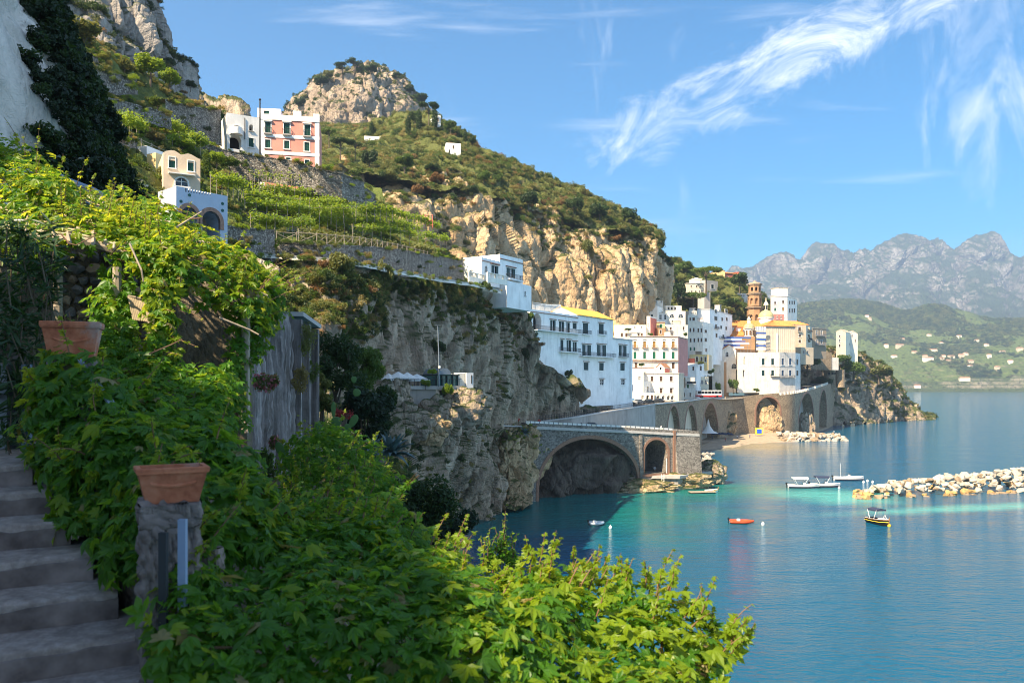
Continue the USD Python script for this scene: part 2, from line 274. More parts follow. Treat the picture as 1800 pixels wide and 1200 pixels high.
# --- the rock peak, the scrub hill below it and the sunlit cliff
pk = [(470, 225), (497, 197), (520, 176), (545, 150), (565, 135), (592, 124), (620, 116), (645, 113), (672, 120), (698, 131), (725, 152), (750, 176), (790, 215), (830, 260)]
def dpk(x): return 570 + 46 * ((x - 610) / 120) ** 2 * (1 if x < 610 else .75)
G = patch([[(x, y + 40, 680) for x, y in pk], [(x, y, dpk(x) + 26) for x, y in pk], [(x, y + 12, dpk(x)) for x, y in pk], [(x, (y * .5 + 235 * .5) if y < 235 else y + 20, dpk(x) - 10) for x, y in pk], [(x, 248 if y < 235 else y + 50, dpk(x) - 16) for x, y in pk], [(x, 300, dpk(x) - 20) for x, y in pk]], 300, 200)
GE = rocky(G, 12, 4, cell=17, crack=.55, seed=2, vert=.55); land('rock_peak', GE, 'rock_peak')
hf = lambda row: [(x, y, d * (1.3 + .15 * np.clip((x - 850) / 150, 0, 1))) for x, y, d in row]
sky = [(520, 222, 345), (640, 222, 310), (740, 203, 285), (800, 228, 275), (840, 258, 265), (900, 291, 252), (990, 326, 246), (1080, 366, 243), (1140, 402, 246), (1163, 432, 258)]
mid = [(520, 262, 262), (640, 258, 256), (740, 262, 246), (790, 275, 242), (840, 295, 239), (900, 318, 236), (990, 348, 234), (1075, 382, 235), (1128, 408, 238), (1158, 434, 254)]
low = [(520, 300, 200), (620, 300, 196), (740, 330, 203), (790, 338, 208), (850, 347, 214), (900, 362, 218), (960, 378, 222), (1050, 404, 226), (1118, 416, 231), (1155, 436, 247)]
sky, mid, low = hf(sky), hf(mid), hf(low)
G = patch([[(x - 6, y + 110, d + 60) for x, y, d in sky], [(x - 2, y + 12, d + 14) for x, y, d in sky], sky, mid, low], 330, 170)
GH = rocky(G, 4, 1., cell=9, crack=.3, seed=3, vert=1.); land('scrub_hill', GH, 'scrub_soil')
r1 = [(600, 288, 196), (740, 322, 203), (850, 340, 214), (950, 371, 222), (1050, 400, 226), (1118, 412, 231), (1156, 431, 244), (1168, 442, 268)]
r2 = [(600, 330, 184), (745, 368, 194), (860, 390, 204), (955, 420, 213), (1050, 440, 218), (1120, 455, 224), (1166, 466, 240), (1177, 476, 270)]
r3 = [(620, 380, 178), (760, 420, 189), (870, 450, 200), (960, 480, 207), (1050, 490, 213), (1120, 502, 221), (1164, 512, 239), (1176, 518, 270)]
r4 = [(640, 470, 174), (770, 510, 186), (880, 560, 198), (960, 600, 206), (1050, 610, 211), (1115, 610, 219), (1155, 600, 239), (1172, 590, 270)]
r1, r2, r3, r4 = hf(r1), hf(r2), hf(r3), hf(r4)
r0 = [(x, y - 26, d + 20) for x, y, d in r1]
G = patch([r0, r1, r2, r3, r4, [(x, y + 90, d - 3) for x, y, d in r4]], 460, 300)
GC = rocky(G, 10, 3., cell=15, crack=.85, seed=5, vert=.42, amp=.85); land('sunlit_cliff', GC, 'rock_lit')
# --- crag upper left, dark rock behind, hill behind the town, promontory
G = patch([[(60, -90, 128), (130, -90, 138), (200, -90, 148), (250, -80, 156), (285, -40, 172)], [(60, 0, 120), (140, 0, 130), (205, 0, 140), (258, 0, 150), (276, 10, 166)], [(70, 60, 114), (150, 60, 124), (220, 62, 134), (284, 64, 148), (302, 80, 168)], [(80, 120, 110), (170, 120, 120), (240, 110, 132), (312, 105, 150), (326, 130, 172)], [(90, 170, 106), (190, 170, 118), (260, 165, 130), (322, 168, 148), (331, 180, 170)], [(90, 250, 100), (190, 240, 112), (260, 230, 124), (318, 230, 142), (330, 230, 165)]], 260, 240)
GB = rocky(G, 6, 2.0, cell=9, crack=.7, seed=6, vert=.3); land('crag', GB, 'rock_crag')
dk = [(300, 150), (335, 140), (352, 158), (380, 172), (395, 166), (412, 172), (428, 190), (440, 215), (460, 240)]
G = patch([[(x, y + 30, 300) for x, y in dk], [(x, y, 255) for x, y in dk], [(x, y + 14, 243) for x, y in dk], [(x, 245, 236) for x, y in dk], [(x, 300, 230) for x, y in dk]], 120, 90)
land('dark_rock', rocky(G, 5, 2, cell=8, crack=.6, seed=8, vert=.5), 'rock_grey')
sky = [(1150, 470, 470), (1185, 458, 470), (1215, 470, 470), (1250, 482, 470), (1290, 494, 475), (1330, 512, 480), (1370, 540, 490), (1400, 570, 500)]
kd = lambda x, a_, b_: a_ + (b_ - a_) * np.clip((x - 1290) / 60, 0, 1)
G = patch([[(x, y + 25, d + 70) for x, y, d in sky], sky, [(x, y * .6 + 560 * .4, kd(x, 447, 485)) for x, y, d in sky], [(x, y * .3 + 580 * .7, kd(x, 430, 470)) for x, y, d in sky], [(x, 620, kd(x, 424, 465)) for x, y, d in sky], [(x, 690, kd(x, 422, 462)) for x, y, d in sky]], 200, 130)
GK = rocky(G, 5, 1.5, cell=8, crack=.4, seed=9, vert=.8); land('town_hill', GK, 'scrub_soil')
pr = [(1380, 600), (1430, 606), (1480, 612), (1510, 620), (1545, 640), (1562, 655), (1578, 672), (1590, 692), (1605, 712), (1622, 722), (1645, 727)]
dp = lambda x: np.interp(x, [1380, 1460, 1500, 1560, 1590, 1650], [470, 495, 510, 535, 565, 582])
G = patch([[(x + 3, y + 12, 640) for x, y in pr], [(x, y, dp(x) + 22) for x, y in pr], [(x, y + (735 - y) * .3, dp(x) + 6) for x, y in pr], [(x, y + (735 - y) * .65, dp(x)) for x, y in pr], [(x, 735, dp(x) - 6) for x, y in pr], [(x, 744, dp(x) - 10) for x, y in pr]], 300, 150)
GL = rocky(G, 6, 2.2, cell=8, crack=.8, seed=10, vert=.6, edge=np.interp(np.arange(300), [0, 240, 299], [1, 1, .25])[None, :]); land('promontory', GL, 'rock_grey')
# --- terraced hillside
G = patch([[(-120, 0, 76), (100, 40, 100), (200, 90, 120), (290, 150, 138), (345, 182, 152), (420, 215, 168), (560, 292, 188), (670, 330, 184)],
           [(-120, 140, 66), (110, 140, 84), (210, 190, 102), (300, 212, 120), (365, 228, 134), (445, 288, 143), (570, 330, 162), (690, 378, 176)],
           [(-120, 225, 58), (130, 225, 70), (230, 242, 87), (330, 272, 101), (400, 300, 111), (470, 340, 122), (590, 375, 142), (730, 412, 167)],
           [(-120, 310, 50), (160, 310, 58), (260, 335, 70), (360, 385, 80), (425, 402, 88), (500, 412, 99), (620, 424, 121), (790, 446, 160)],
           [(-120, 400, 46), (190, 400, 54), (300, 430, 64), (400, 450, 74), (460, 462, 84), (520, 462, 91), (640, 476, 110), (840, 508, 152)],
           [(-120, 520, 40), (190, 520, 48), (300, 540, 58), (400, 540, 68), (460, 520, 80), (520, 500, 89), (640, 500, 108), (840, 520, 150)], [(-120, 1100, 40), (190, 1000, 44), (300, 900, 54), (400, 800, 64), (460, 700, 78), (520, 640, 86), (640, 620, 104), (840, 600, 146)]], 290, 230)
GT = rocky(G, 1.6, .8, cell=4, crack=.3, seed=11, vert=1., amp=.7); land('terraced_hillside', GT, 'terrace_soil')
# --- the bluff under the path
b = [[(455, 448, 88), (540, 455, 87.5), (600, 462, 90), (655, 470, 99), (705, 486, 109), (770, 497, 124), (840, 508, 146), (895, 522, 168), (915, 535, 174), (930, 560, 179)],
     [(455, 490, 85), (540, 495, 84), (600, 500, 85), (650, 520, 92), (705, 545, 107), (775, 555, 123), (848, 565, 147), (905, 580, 171), (935, 600, 176), (956, 640, 182)],
     [(455, 545, 81), (540, 550, 79.5), (595, 560, 80), (640, 590, 86), (705, 610, 104), (778, 620, 122), (855, 630, 148), (925, 640, 174), (965, 650, 182.5), (1002, 676, 191)],
     [(455, 620, 76), (540, 625, 74.5), (590, 640, 75), (630, 660, 81), (700, 680, 101), (775, 690, 121), (858, 695, 149), (935, 700, 177), (1000, 698, 189.5), (1046, 708, 203)],
     [(455, 720, 70), (540, 720, 68), (590, 740, 69), (625, 760, 76), (695, 770, 98), (770, 765, 119), (845, 748, 148), (935, 736, 180), (1005, 727, 190.5), (1054, 726, 204)]]
b.append([(x, y + (150 if x < 800 else 14), d - 3) for x, y, d in b[-1]])
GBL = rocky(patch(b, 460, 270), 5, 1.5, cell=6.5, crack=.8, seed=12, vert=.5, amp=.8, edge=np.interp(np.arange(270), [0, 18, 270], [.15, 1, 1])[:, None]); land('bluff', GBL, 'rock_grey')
# --- rocks from under the terrace down to the water, and the lit headland beside the bridge
b = [[(500, 690, 66), (600, 690, 78), (660, 690, 90), (710, 692, 97), (770, 700, 104), (835, 737, 127), (855, 741, 150), (880, 745, 168)],
     [(500, 740, 58), (610, 740, 70), (670, 740, 84), (725, 745, 92), (790, 750, 104), (842, 775, 130), (862, 780, 150), (886, 785, 169)],
     [(500, 800, 50), (620, 800, 62), (680, 800, 76), (740, 800, 86), (800, 810, 108), (845, 825, 134), (866, 830, 151), (890, 835, 168)],
     [(500, 870, 42), (640, 870, 54), (700, 870, 68), (760, 865, 80), (808, 870, 118), (845, 878, 142), (868, 880, 154), (895, 880, 168)],
     [(500, 960, 36), (660, 960, 44), (720, 950, 58), (780, 945, 72), (822, 925, 125), (846, 912, 148), (870, 915, 152), (898, 905, 163)]]
GI = rocky(patch(b, 300, 240), 4, 1.3, cell=5, crack=.9, seed=14, vert=.6, amp=.8); land('shore_cliff', GI, 'rock_grey')
b = [[(830, 744, 186), (862, 748, 180), (890, 742, 183), (925, 744, 184), (945, 752, 184), (958, 762, 190)], [(835, 756, 182), (868, 756, 170), (892, 752, 171), (925, 752, 173), (948, 762, 176), (960, 772, 186)], [(840, 790, 180), (874, 790, 166), (893, 785, 166), (925, 785, 169), (952, 795, 174), (962, 800, 186)],
     [(845, 830, 178), (876, 830, 165), (895, 830, 164), (925, 830, 167), (950, 830, 174), (958, 832, 186)], [(850, 868, 176), (880, 868, 163), (897, 868, 163), (922, 868, 166), (940, 862, 172), (948, 860, 184)], [(852, 900, 174), (882, 895, 161), (900, 896, 160), (918, 893, 162), (934, 885, 168), (942, 880, 180)]]
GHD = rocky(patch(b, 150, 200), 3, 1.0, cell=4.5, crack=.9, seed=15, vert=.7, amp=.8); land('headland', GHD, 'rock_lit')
# --- ground under the viewer's feet: falls to the right, down to the sea
b = [[(-34, 62, 30), (-24, 60, 25), (-15, 60, 23), (-8, 58, 20), (-3, 56, 10), (3, 56, -1)], [(-32, 42, 31), (-20, 40, 24), (-11, 38, 23.4), (-5, 36, 20.5), (-1, 36, 12), (6, 36, -1)], [(-30, 24, 34), (-14, 24, 24.6), (-9, 22, 23.6), (-4.6, 20, 22.6), (-.6, 19, 16), (9, 18, -1)], [(-30, 12, 34), (-12, 12, 25.2), (-6, 11, 23.2), (-2.5, 9.5, 22.4), (2, 9, 15), (11, 8, -1)],
     [(-30, 5, 34), (-12, 5.5, 24.6), (-4, 5, 23.6), (0, 4.6, 22.5), (4, 4, 15), (11, 3, 0)], [(-30, -6, 34), (-12, -6, 23.8), (-4, -6, 23.4), (1, -6, 22.6), (5, -6, 15), (11, -6, 0)], [(-30, -40, 30), (-12, -40, 23.8), (-4, -40, 23.4), (1, -40, 22.6), (5, -40, 15), (11, -40, 0)]]
GN = rocky(patch(b, 160, 160, world=True), 1.0, .3, seed=16, vert=1., amp=.5); land('hillside', GN, 'near_soil')
# --- the tall cliff on the left; unseen ridge and notch shaped to shade the stairs
ax = [(-15, -60, 45), (-12.4, -30, 43.5), (-12.2, -15, 42.4), (-12.2, -9, 41.9), (-12.2, -4.5, 41.2), (-12.2, -1.5, 38.5), (-12.2, 3.4, 36.6), (-12.2, 6, 39), (-12.2, 9, 41.5), (-12.6, 15, 42), (-13.5, 20, 44), (-15.0, 25, 44), (-20.8, 35, 44), (-30, 47, 44)]
b = [[(x - 14, y + 2, z + 3) for x, y, z in ax], [(x - 3.5, y, z + 1.) for x, y, z in ax], [(x - .5, y, z) for x, y, z in ax]] + [[(x + k * (.25 + .75 * np.clip((y - 11) / 7, 0, 1)), y + k * .3, min(zz, z - 1. - k * .6) if zz > 30 else zz) for x, y, z in ax] for k, zz in ((.5, 38), (2.0, 33.5), (2.7, 29), (3.2, 24), (3.4, 18))]
GA = rocky(patch(b, 420, 180, world=True), 1.8, .5, cell=2.5, crack=.35, seed=17, vert=.5, amp=.7, edge=np.interp(np.arange(180), [0, 40, 180], [.4, 1, 1])[:, None]); land('shaded_cliff', GA, 'concrete_cliff')
# --- sea and beach
def seamat():
    def blob(i, px, py, rx, ry, rot=0.):
        d = H * F / (py - HY); x = xof(px, d)
        n[f'o{i}'] = ('mapping', dict(mapping_type='texture', location=(x, d, 0), rotation=(0, 0, rot), scale=(rx, ry, 1)))
        n[f'l{i}'] = ('vector_math', dict(math_type='length')); n[f'w{i}'] = ('math', dict(math_type='multiply_add', value2=1.1)); n[f'k{i}'] = ('map_range', dict(range_type='smoothstep', from_min=.35 + .35, from_max=1.25 + .35, to_min=1., to_max=0., clamp=True))
        l.extend([('gm.vector', f'o{i}.vector'), (f'o{i}.vector', f'l{i}.vector1'), ('nb.fac', f'w{i}.value1'), (f'l{i}.value', f'w{i}.value3'), (f'w{i}.value', f'k{i}.value')])
        return f'k{i}.result'
    n = {'g': ('geometry', {}), 'gm': ('vector_math', dict(math_type='multiply', vector2=(1, 1, 0))), 'nb': ('noise_texture', dict(scale=.06, detail=6., roughness=.6)),
         'm1': ('mapping', dict(mapping_type='point', rotation=(0, 0, .25), scale=(.6, 1.25, 1))), 'n1': ('noise_texture', dict(scale=1., detail=5., roughness=.6, distortion=.4)),
         'm2': ('mapping', dict(mapping_type='point', rotation=(0, 0, -.2), scale=(.035, .10, 1))), 'n2': ('noise_texture', dict(scale=1., detail=4., roughness=.55)),
         'ad': ('math', dict(math_type='multiply_add', value2=2.6)), 'b': ('bump', dict(strength=1., distance=.36)),
         'c0': ('mix', dict(color1=(.002, .08, .155), color2=(.004, .13, .125))), 'c1': ('mix', dict(color2=(.008, .155, .14))), 'c2': ('mix', dict(color2=(.07, .34, .31))), 'c3': ('mix', dict(color2=(.06, .30, .29))), 'c4': ('mix', dict(color2=(.17, .16, .10))),
         'p': ('principled_bsdf', dict(roughness=.07, ior=1.33, specular_ior_level=.32))}
    l = [('g.position', 'gm.vector1'), ('g.position', 'nb.vector'), ('g.position', 'm1.vector'), ('m1.vector', 'n1.vector'), ('g.position', 'm2.vector'), ('m2.vector', 'n2.vector'), ('n2.fac', 'ad.value1'), ('n1.fac', 'ad.value3'), ('ad.value', 'b.height'), ('b.normal', 'p.normal')]
    A = blob(0, 1000, 900, 45, 40); B = blob(1, 1150, 860, 60, 26); C_ = blob(2, 1475, 874, 20, 17); D = blob(3, 1700, 893, 42, 6, .25); E = blob(4, 1300, 782, 40, 60)
    l += [(A, 'c0.fac'), ('c0.color', 'c1.color1'), (B, 'c1.fac'), ('c1.color', 'c2.color1'), (C_, 'c2.fac'), ('c2.color', 'c3.color1'), (D, 'c3.fac'), ('c3.color', 'c4.color1'), (E, 'c4.fac'), ('c4.color', 'p.base_color')]
    return mat('sea_water', n, l)
seamat()
obj('sea', T_.Trimesh([[-900, -700, 0], [7500, -700, 0], [7500, 3600, 0], [-900, 3600, 0]], [[0, 1, 2], [0, 2, 3]], process=False), 'sea_water', kind='structure')
plain('sand', (.34, .27, .19), rough=.95, var=.2, scale=.5, bump=.05, bscale=6.)
b = [[(1225, 764, 372), (1290, 763, 385), (1350, 763, 386), (1420, 764, 386)], [(1228, 772, 345), (1290, 770, 358), (1345, 769, 365), (1425, 770, 365)], [(1230, 786, 318), (1285, 781, 330), (1330, 776.5, 350), (1400, 775, 358)], [(1228, 805, 285), (1295, 786, 318), (1350, 779, 342), (1410, 777, 350)]]
b = [[(xof(px, d), d, z) for px, py, d in r] for r, z in zip(b, (2.2, 1.2, .25, -.8))]
Gs = patch(b, 60, 30, world=True); Gs[..., 2] += (fbm(Gs.reshape(-1, 3) / 4, 3, 2).reshape(30, 60) - .5) * .3
land('beach', Gs, 'sand')
# --- haze
mat('haze', {'v': ('principled_volume', dict(color=(.58, .76, 1.0), density=.000105, anisotropy=.2))}, surface=None, volume='v.volume')
obj('haze', bx((2900, 3200, 699), (9600, 9000, 1402)), 'haze', label='thin blue sea haze over the whole bay', cat='haze', kind='stuff')
# ---------------------------------------------------------------- buildings
stucco('white_plaster', (.79, .775, .74), amt=.45); stucco('bright_white_plaster', (.80, .735, .635), amt=.7); stucco('cream_plaster', (.74, .66, .50)); stucco('pale_cream_plaster', (.78, .73, .62)); stucco('pink_plaster', (.62, .265, .205), amt=.2)
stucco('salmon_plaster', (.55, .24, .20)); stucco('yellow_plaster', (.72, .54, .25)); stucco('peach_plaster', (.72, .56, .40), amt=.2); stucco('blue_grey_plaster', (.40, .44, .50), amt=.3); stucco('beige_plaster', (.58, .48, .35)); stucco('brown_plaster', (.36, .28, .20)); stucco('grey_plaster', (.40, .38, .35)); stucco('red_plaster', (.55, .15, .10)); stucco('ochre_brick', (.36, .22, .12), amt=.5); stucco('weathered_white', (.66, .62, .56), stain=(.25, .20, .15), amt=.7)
plain('white_trim', (.78, .77, .74), var=.05); plain('brown_trim', (.24, .13, .09), var=.2); plain('grey_trim', (.36, .34, .32)); plain('dark_opening', (.012, .012, .014), rough=.9, var=.1)
plain('window_glass', (.03, .04, .05), rough=.08, var=.2, spec=.6); plain('green_shutter', (.012, .075, .055), rough=.5); plain('dark_green_shutter', (.008, .035, .035), rough=.5); plain('bright_green_shutter', (.02, .14, .07), rough=.5); plain('ochre_shutter', (.40, .23, .06)); plain('blue_shutter', (.05, .10, .18)); plain('brown_shutter', (.12, .07, .04))
plain('railing_iron', (.03, .033, .036), rough=.5); plain('steel_grey', (.22, .25, .28), rough=.45, metal=.4); plain('pale_blue_steel', (.20, .26, .36), rough=.5)
plain('orange_tile', (.58, .22, .06), var=.3, scale=1.2, rough=.8); plain('yellow_tile', (.62, .34, .07), var=.25, scale=1.2, rough=.8); plain('brown_tile', (.35, .17, .09), var=.3, rough=.8)
plain('brick_red', (.27, .15, .10), var=.3, scale=4.); plain('dome_tile', (.40, .38, .19), var=.25, scale=2., rough=.45); plain('white_sheet', (.75, .75, .76), var=.06); plain('blue_sheet', (.05, .12, .38), var=.2); plain('beige_sheet', (.55, .48, .38), var=.07, scale=.5)
def stonemat(name, c1, c2, c3, sc=2.2, mortar=(.30, .28, .25), bump=.06):
    n = {'g': ('geometry', {}), 'mp': ('mapping', dict(mapping_type='point', scale=(1, 1, 1.5))), 'v': ('voronoi_texture', dict(feature='f1', scale=sc, randomness=.9)), 'e': ('voronoi_texture', dict(feature='distance_to_edge', scale=sc, randomness=.9)),
         'r': ('rgb_ramp', dict(ramp=[(.1, c1), (.5, c2), (.9, c3)])), 'sc': ('separate_color', {}), 'er': ('map_range', dict(from_min=.02, from_max=.09, to_min=1., to_max=0., clamp=True)), 'mx': ('mix', dict(color2=mortar)), 'n': ('noise_texture', dict(scale=.35, detail=6., roughness=.65)), 'nr': ('map_range', dict(from_min=.45, from_max=.75, to_min=0., to_max=.55, clamp=True)), 'm2': ('mix', dict(color2=tuple(c * .45 for c in c1))),
         'eh': ('map_range', dict(from_min=0., from_max=.2, to_min=0., to_max=1., clamp=True)), 'b': ('bump', dict(strength=1., distance=bump)), 'p': ('principled_bsdf', dict(roughness=.9, specular_ior_level=.15))}
    l = [('g.position', 'mp.vector'), ('mp.vector', 'v.vector'), ('mp.vector', 'e.vector'), ('v.color', 'sc.color'), ('sc.r', 'r.fac'), ('e.distance', 'er.value'), ('r.color', 'mx.color1'), ('er.result', 'mx.fac'), ('g.position', 'n.vector'), ('n.fac', 'nr.value'), ('nr.result', 'm2.fac'), ('mx.color', 'm2.color1'), ('m2.color', 'p.base_color'), ('e.distance', 'eh.value'), ('eh.result', 'b.height'), ('b.normal', 'p.normal')]
    return mat(name, n, l)
stonemat('dry_stone', (.16, .14, .12), (.29, .26, .22), (.42, .38, .32), 3.2, mortar=(.06, .055, .045)); stonemat('viaduct_stone', (.19, .14, .095), (.35, .26, .165), (.50, .39, .26), 2.6, mortar=(.22, .17, .12)); stonemat('bridge_stone', (.125, .11, .095), (.23, .205, .18), (.35, .315, .275), 2.4, mortar=(.25, .235, .21)); stonemat('house_stone', (.20, .19, .18), (.30, .28, .26), (.40, .37, .33), 4., mortar=(.33, .31, .28))
stucco('old_render', (.36, .33, .29), stain=(.10, .09, .08), amt=.7, bump=.05)

UB, UF = (lambda m: (np.array(m.vertices), np.array(m.faces)))(T_.creation.box([1, 1, 1]))
def V2(q): return np.array([xof(q[0], q[1]), q[1]])
class Face:
    """The vertical plane through two ground points; photo pixels land on it."""
    def __init__(s, A, B):
        s.A, s.B = np.asarray(A, float), np.asarray(B, float); s.L = np.linalg.norm(s.B - s.A); s.t = (s.B - s.A) / s.L
        s.n = np.array([s.t[1], -s.t[0]])
        if s.n @ -s.A < 0: s.n = -s.n
    def hit(s, px, py):
        r = np.array([(px - HX) / F, 1.0]); d = (s.A @ s.n) / (r @ s.n)
        p = r * d; return (p - s.A) @ s.t, zof(py, d)
    def pt(s, u, z, out=0.):
        p = s.A + s.t * u + s.n * out; return np.array([p[0], p[1], z])
    def box(s, u0, u1, z0, z1, o0, o1):
        v = UB * [abs(u1 - u0), abs(o1 - o0), abs(z1 - z0)] + [(u0 + u1) / 2, (o0 + o1) / 2, (z0 + z1) / 2]
        return T_.Trimesh(np.column_stack([s.A + v[:, :1] * s.t + v[:, 1:2] * s.n, v[:, 2]]), UF if s.t[0] * s.n[1] - s.t[1] * s.n[0] > 0 else UF[:, ::-1], process=False)
    def prism(s, poly, o0, o1):
        m = T_.creation.extrude_polygon(poly, o1 - o0, engine='earcut'); v = np.array(m.vertices); k = np.zeros((len(v), 3))
        k[:, :2] = s.A + v[:, :1] * s.t + (v[:, 2:] + o0) * s.n; k[:, 2] = v[:, 1]
        m = T_.Trimesh(k, m.faces, process=False)
        if m.volume < 0: m.invert()
        return m
def archpoly(u0, u1, z0, z1, n=10, rise=None):
    r = (u1 - u0) / 2; rise = min(rise or r, z1 - z0); c = (u0 + u1) / 2
    return Polygon([(u0, z0)] + [(c - r * math.cos(a), z1 - rise + rise * math.sin(a)) for a in np.linspace(0, math.pi, n)] + [(u1, z0)])
SH = dict(g='green_shutter', d='dark_green_shutter', b='bright_green_shutter', o='ochre_shutter', n='brown_shutter', u='blue_shutter')
class House:
    def __init__(s, name, label, cat='house', group=None):
        s.t = thing(name, label, cat, group=group); s.solids, s.cuts, s.later, s.mats = [], [], [], []
    def block(s, A, B, C, ytop, ybot, m, zt=None, zb=None, parapet=0., cornice=None, roof=None):
        """A prism over the parallelogram A, B, C given as (px, depth); C may be a depth in metres straight back. ytop, ybot: photo rows at A."""
        a, b = V2(A), V2(B); f = Face(a, b)
        c = b - f.n * C if np.ndim(C) == 0 else V2(C)
        d = a + c - b; z1 = zof(ytop, A[1]) if zt is None else zt; z0 = zof(ybot, A[1]) if zb is None else zb
        so = extr(Polygon([a, b, c, d]), z1 - z0); so.apply_translation([0, 0, z0])
        s.solids.append([man(so), m]); s.a, s.b, s.c, s.d, s.z0, s.z1 = a, b, c, d, z0, z1
        if parapet:
            inner = Polygon([a, b, c, d]).buffer(-.3)
            if not inner.is_empty:
                cut = extr(inner, parapet + 1); cut.apply_translation([0, 0, z1 - parapet]); s.cuts.append((len(s.solids) - 1, man(cut)))
        if cornice:
            o = Polygon([a, b, c, d]).buffer(.22, join_style=2).difference(Polygon([a, b, c, d]).buffer(-.15)); k = extr(o, .22); k.apply_translation([0, 0, z1 - .35 if parapet else z1 - .18]); s.later.append(('cornice', k, cornice, None))
        s.f, s.s = Face(a, b), Face(b, c); s.i = len(s.solids) - 1
        s.l = Face(d, a)
        return s
    def part(s, name, mesh, m, parent=None, label=None): return obj(name, mesh, m, parent or s.t, label)
    def win(s, face, x0, x1, y0, y1, st='p', frame='white_trim', px=True, i=None, lint=None, sill=True):
        """A window in its recess. st: p pane, a arched pane, k dark opening, K arched opening; a letter of SH closed shutters; 'O' + letter open shutters beside a pane."""
        f = face; i = s.i if i is None else i
        if px:
            ua, ub = f.hit(x0, y0)[0], f.hit(x1, y0)[0]; um = (x0 + x1) / 2
            za, zb = f.hit(um, y1)[1], f.hit(um, y0)[1]
        else: ua, ub, za, zb = x0, x1, y0, y1
        if ua > ub: ua, ub = ub, ua
        w, h = ub - ua, zb - za; arch = st[0] in 'aK'
        pl = archpoly(ua, ub, za, zb) if arch else sbox(ua, za, ub, zb)
        dep = 1.6 if st[0] in 'kK' else .28
        s.cuts.append((i, man(f.prism(pl, -dep, .4))))
        e = min(.16, w * .13)
        out = pl.buffer(e, join_style=2) if not arch else pl.buffer(e)
        trim = f.prism(out.difference(pl), -.12, .05) if frame else None
        def late():
            ms = [trim] if trim is not None else []
            if sill: ms.append(f.box(ua - e * 1.6, ub + e * 1.6, za - e * 1.3, za - .003, -.1, .16))
            if lint: s.part('lintel', f.box(ua - e * 2.2, ub + e * 2.2, zb + e * 1.2, zb + e * 1.2 + .14, -.1, .32), lint)
            wn = s.part('window', ms, frame or 'grey_trim') if ms else s.t
            if st[0] in 'pa':
                s.part('pane', f.prism(pl.buffer(-.02), -.26, -.20), 'window_glass', wn)
                s.part('glazing_bar', [f.box((ua + ub) / 2 - .04, (ua + ub) / 2 + .04, za, zb - (w * .05 if arch else 0), -.2, -.14), f.box(ua, ub, za + h * .55, za + h * .55 + .06, -.2, -.15)], frame or 'white_trim', wn)
            elif st[0] in 'kK': s.part('opening', f.prism(pl.buffer(.05), -1.7, -1.58), 'dark_opening', wn)
            elif st[0] == 'O':
                s.part('pane', f.prism(pl.buffer(-.02), -.26, -.20), 'window_glass', wn)
                s.part('curtain', [f.box(ua + w * .34, ua + w * .44, za, zb, -.2, -.17), f.box(ua + w * .58, ua + w * .68, za, zb, -.2, -.17)], 'white_sheet', wn)
                for k in (0, 1): s.part('shutter', f.box(*((ua - w * .02, ua + w * .30) if k == 0 else (ub - w * .30, ub + w * .02)), za + .03, zb - .03, .03, .09), SH[st[1]], wn)
            else:
                sm = SH[st[0]]
                for k in (0, 1):
                    a_, b_ = (ua + .02, (ua + ub) / 2 - .015) if k == 0 else ((ua + ub) / 2 + .015, ub - .02)
                    ms = [f.box(a_, b_, za + .02, zb - .02, -.16, -.10)]
                    if h > 1.2: ms += [f.box(a_ + .06, b_ - .06, z, z + .05, -.10, -.07) for z in np.arange(za + .12, zb - .12, max(.11, h / 14))]
                    s.part('shutter', ms, sm, wn)
        s.later.append(late); return s
    def grid(s, face, xs, w, rows, st='p', **k):
        for y0, y1 in rows:
            for x in xs: s.win(face, x - w / 2, x + w / 2, y0, y1, st, **k)
        return s
    def band(s, face, py, h, m='white_trim', out=.08, x=None):
        u0, u1 = (0, face.L) if x is None else sorted((face.hit(x[0], py)[0], face.hit(x[1], py)[0]))
        z = face.hit((x[0] if x else HX + F * face.A[0] / face.A[1]), py)[1]
        s.later.append(('string_course', face.box(u0, u1, z - h, z, -.05, out), m, None)); return s
    def balcony(s, face, x0, x1, y, out=.9, h=1.0, slab='grey_trim', rail='railing_iron', solid=False):
        u0, z = face.hit(x0, y); u1, _ = face.hit(x1, y); z = face.hit((x0 + x1) / 2, y)[1]
        u0, u1 = sorted((u0, u1))
        def late():
            b = s.part('balcony', face.box(u0, u1, z - .18, z, -.02, out), slab)
            if solid: r = [face.box(u0, u1, z + .003, z + h, out - .14, out - .02)]
            else:
                r = [face.box(u0, u1, z + h - .05, z + h, out - .07, out - .02), face.box(u0, u0 + .05, z + h - .05, z + h, 0, out - .07), face.box(u1 - .05, u1, z + h - .05, z + h, 0, out - .07)]
                r += [face.box(u, u + .035, z, z + h - .05, out - .06, out - .03) for u in np.arange(u0, u1 - .03, .22)] + [face.box(u, u + .035, z, z + h - .05, o, o + .035) for u in (u0, u1 - .04) for o in np.arange(.15, out - .1, .22)]
            s.part('railing', r, rail, b)
        s.later.append(late); return s
    def add(s, name, mesh, m, label=None): s.later.append((name, mesh, m, label)); return s
    def done(s):
        for i, (so, m) in enumerate(s.solids):
            cs = [c for k, c in s.cuts if k == i]
            if cs: so = so - m3.Manifold.batch_boolean(cs, m3.OpType.Add)
            s.part('wall', unman(so), m)
        for l in s.later:
            l() if callable(l) else s.part(l[0], l[1], l[2], label=l[3])
        return s
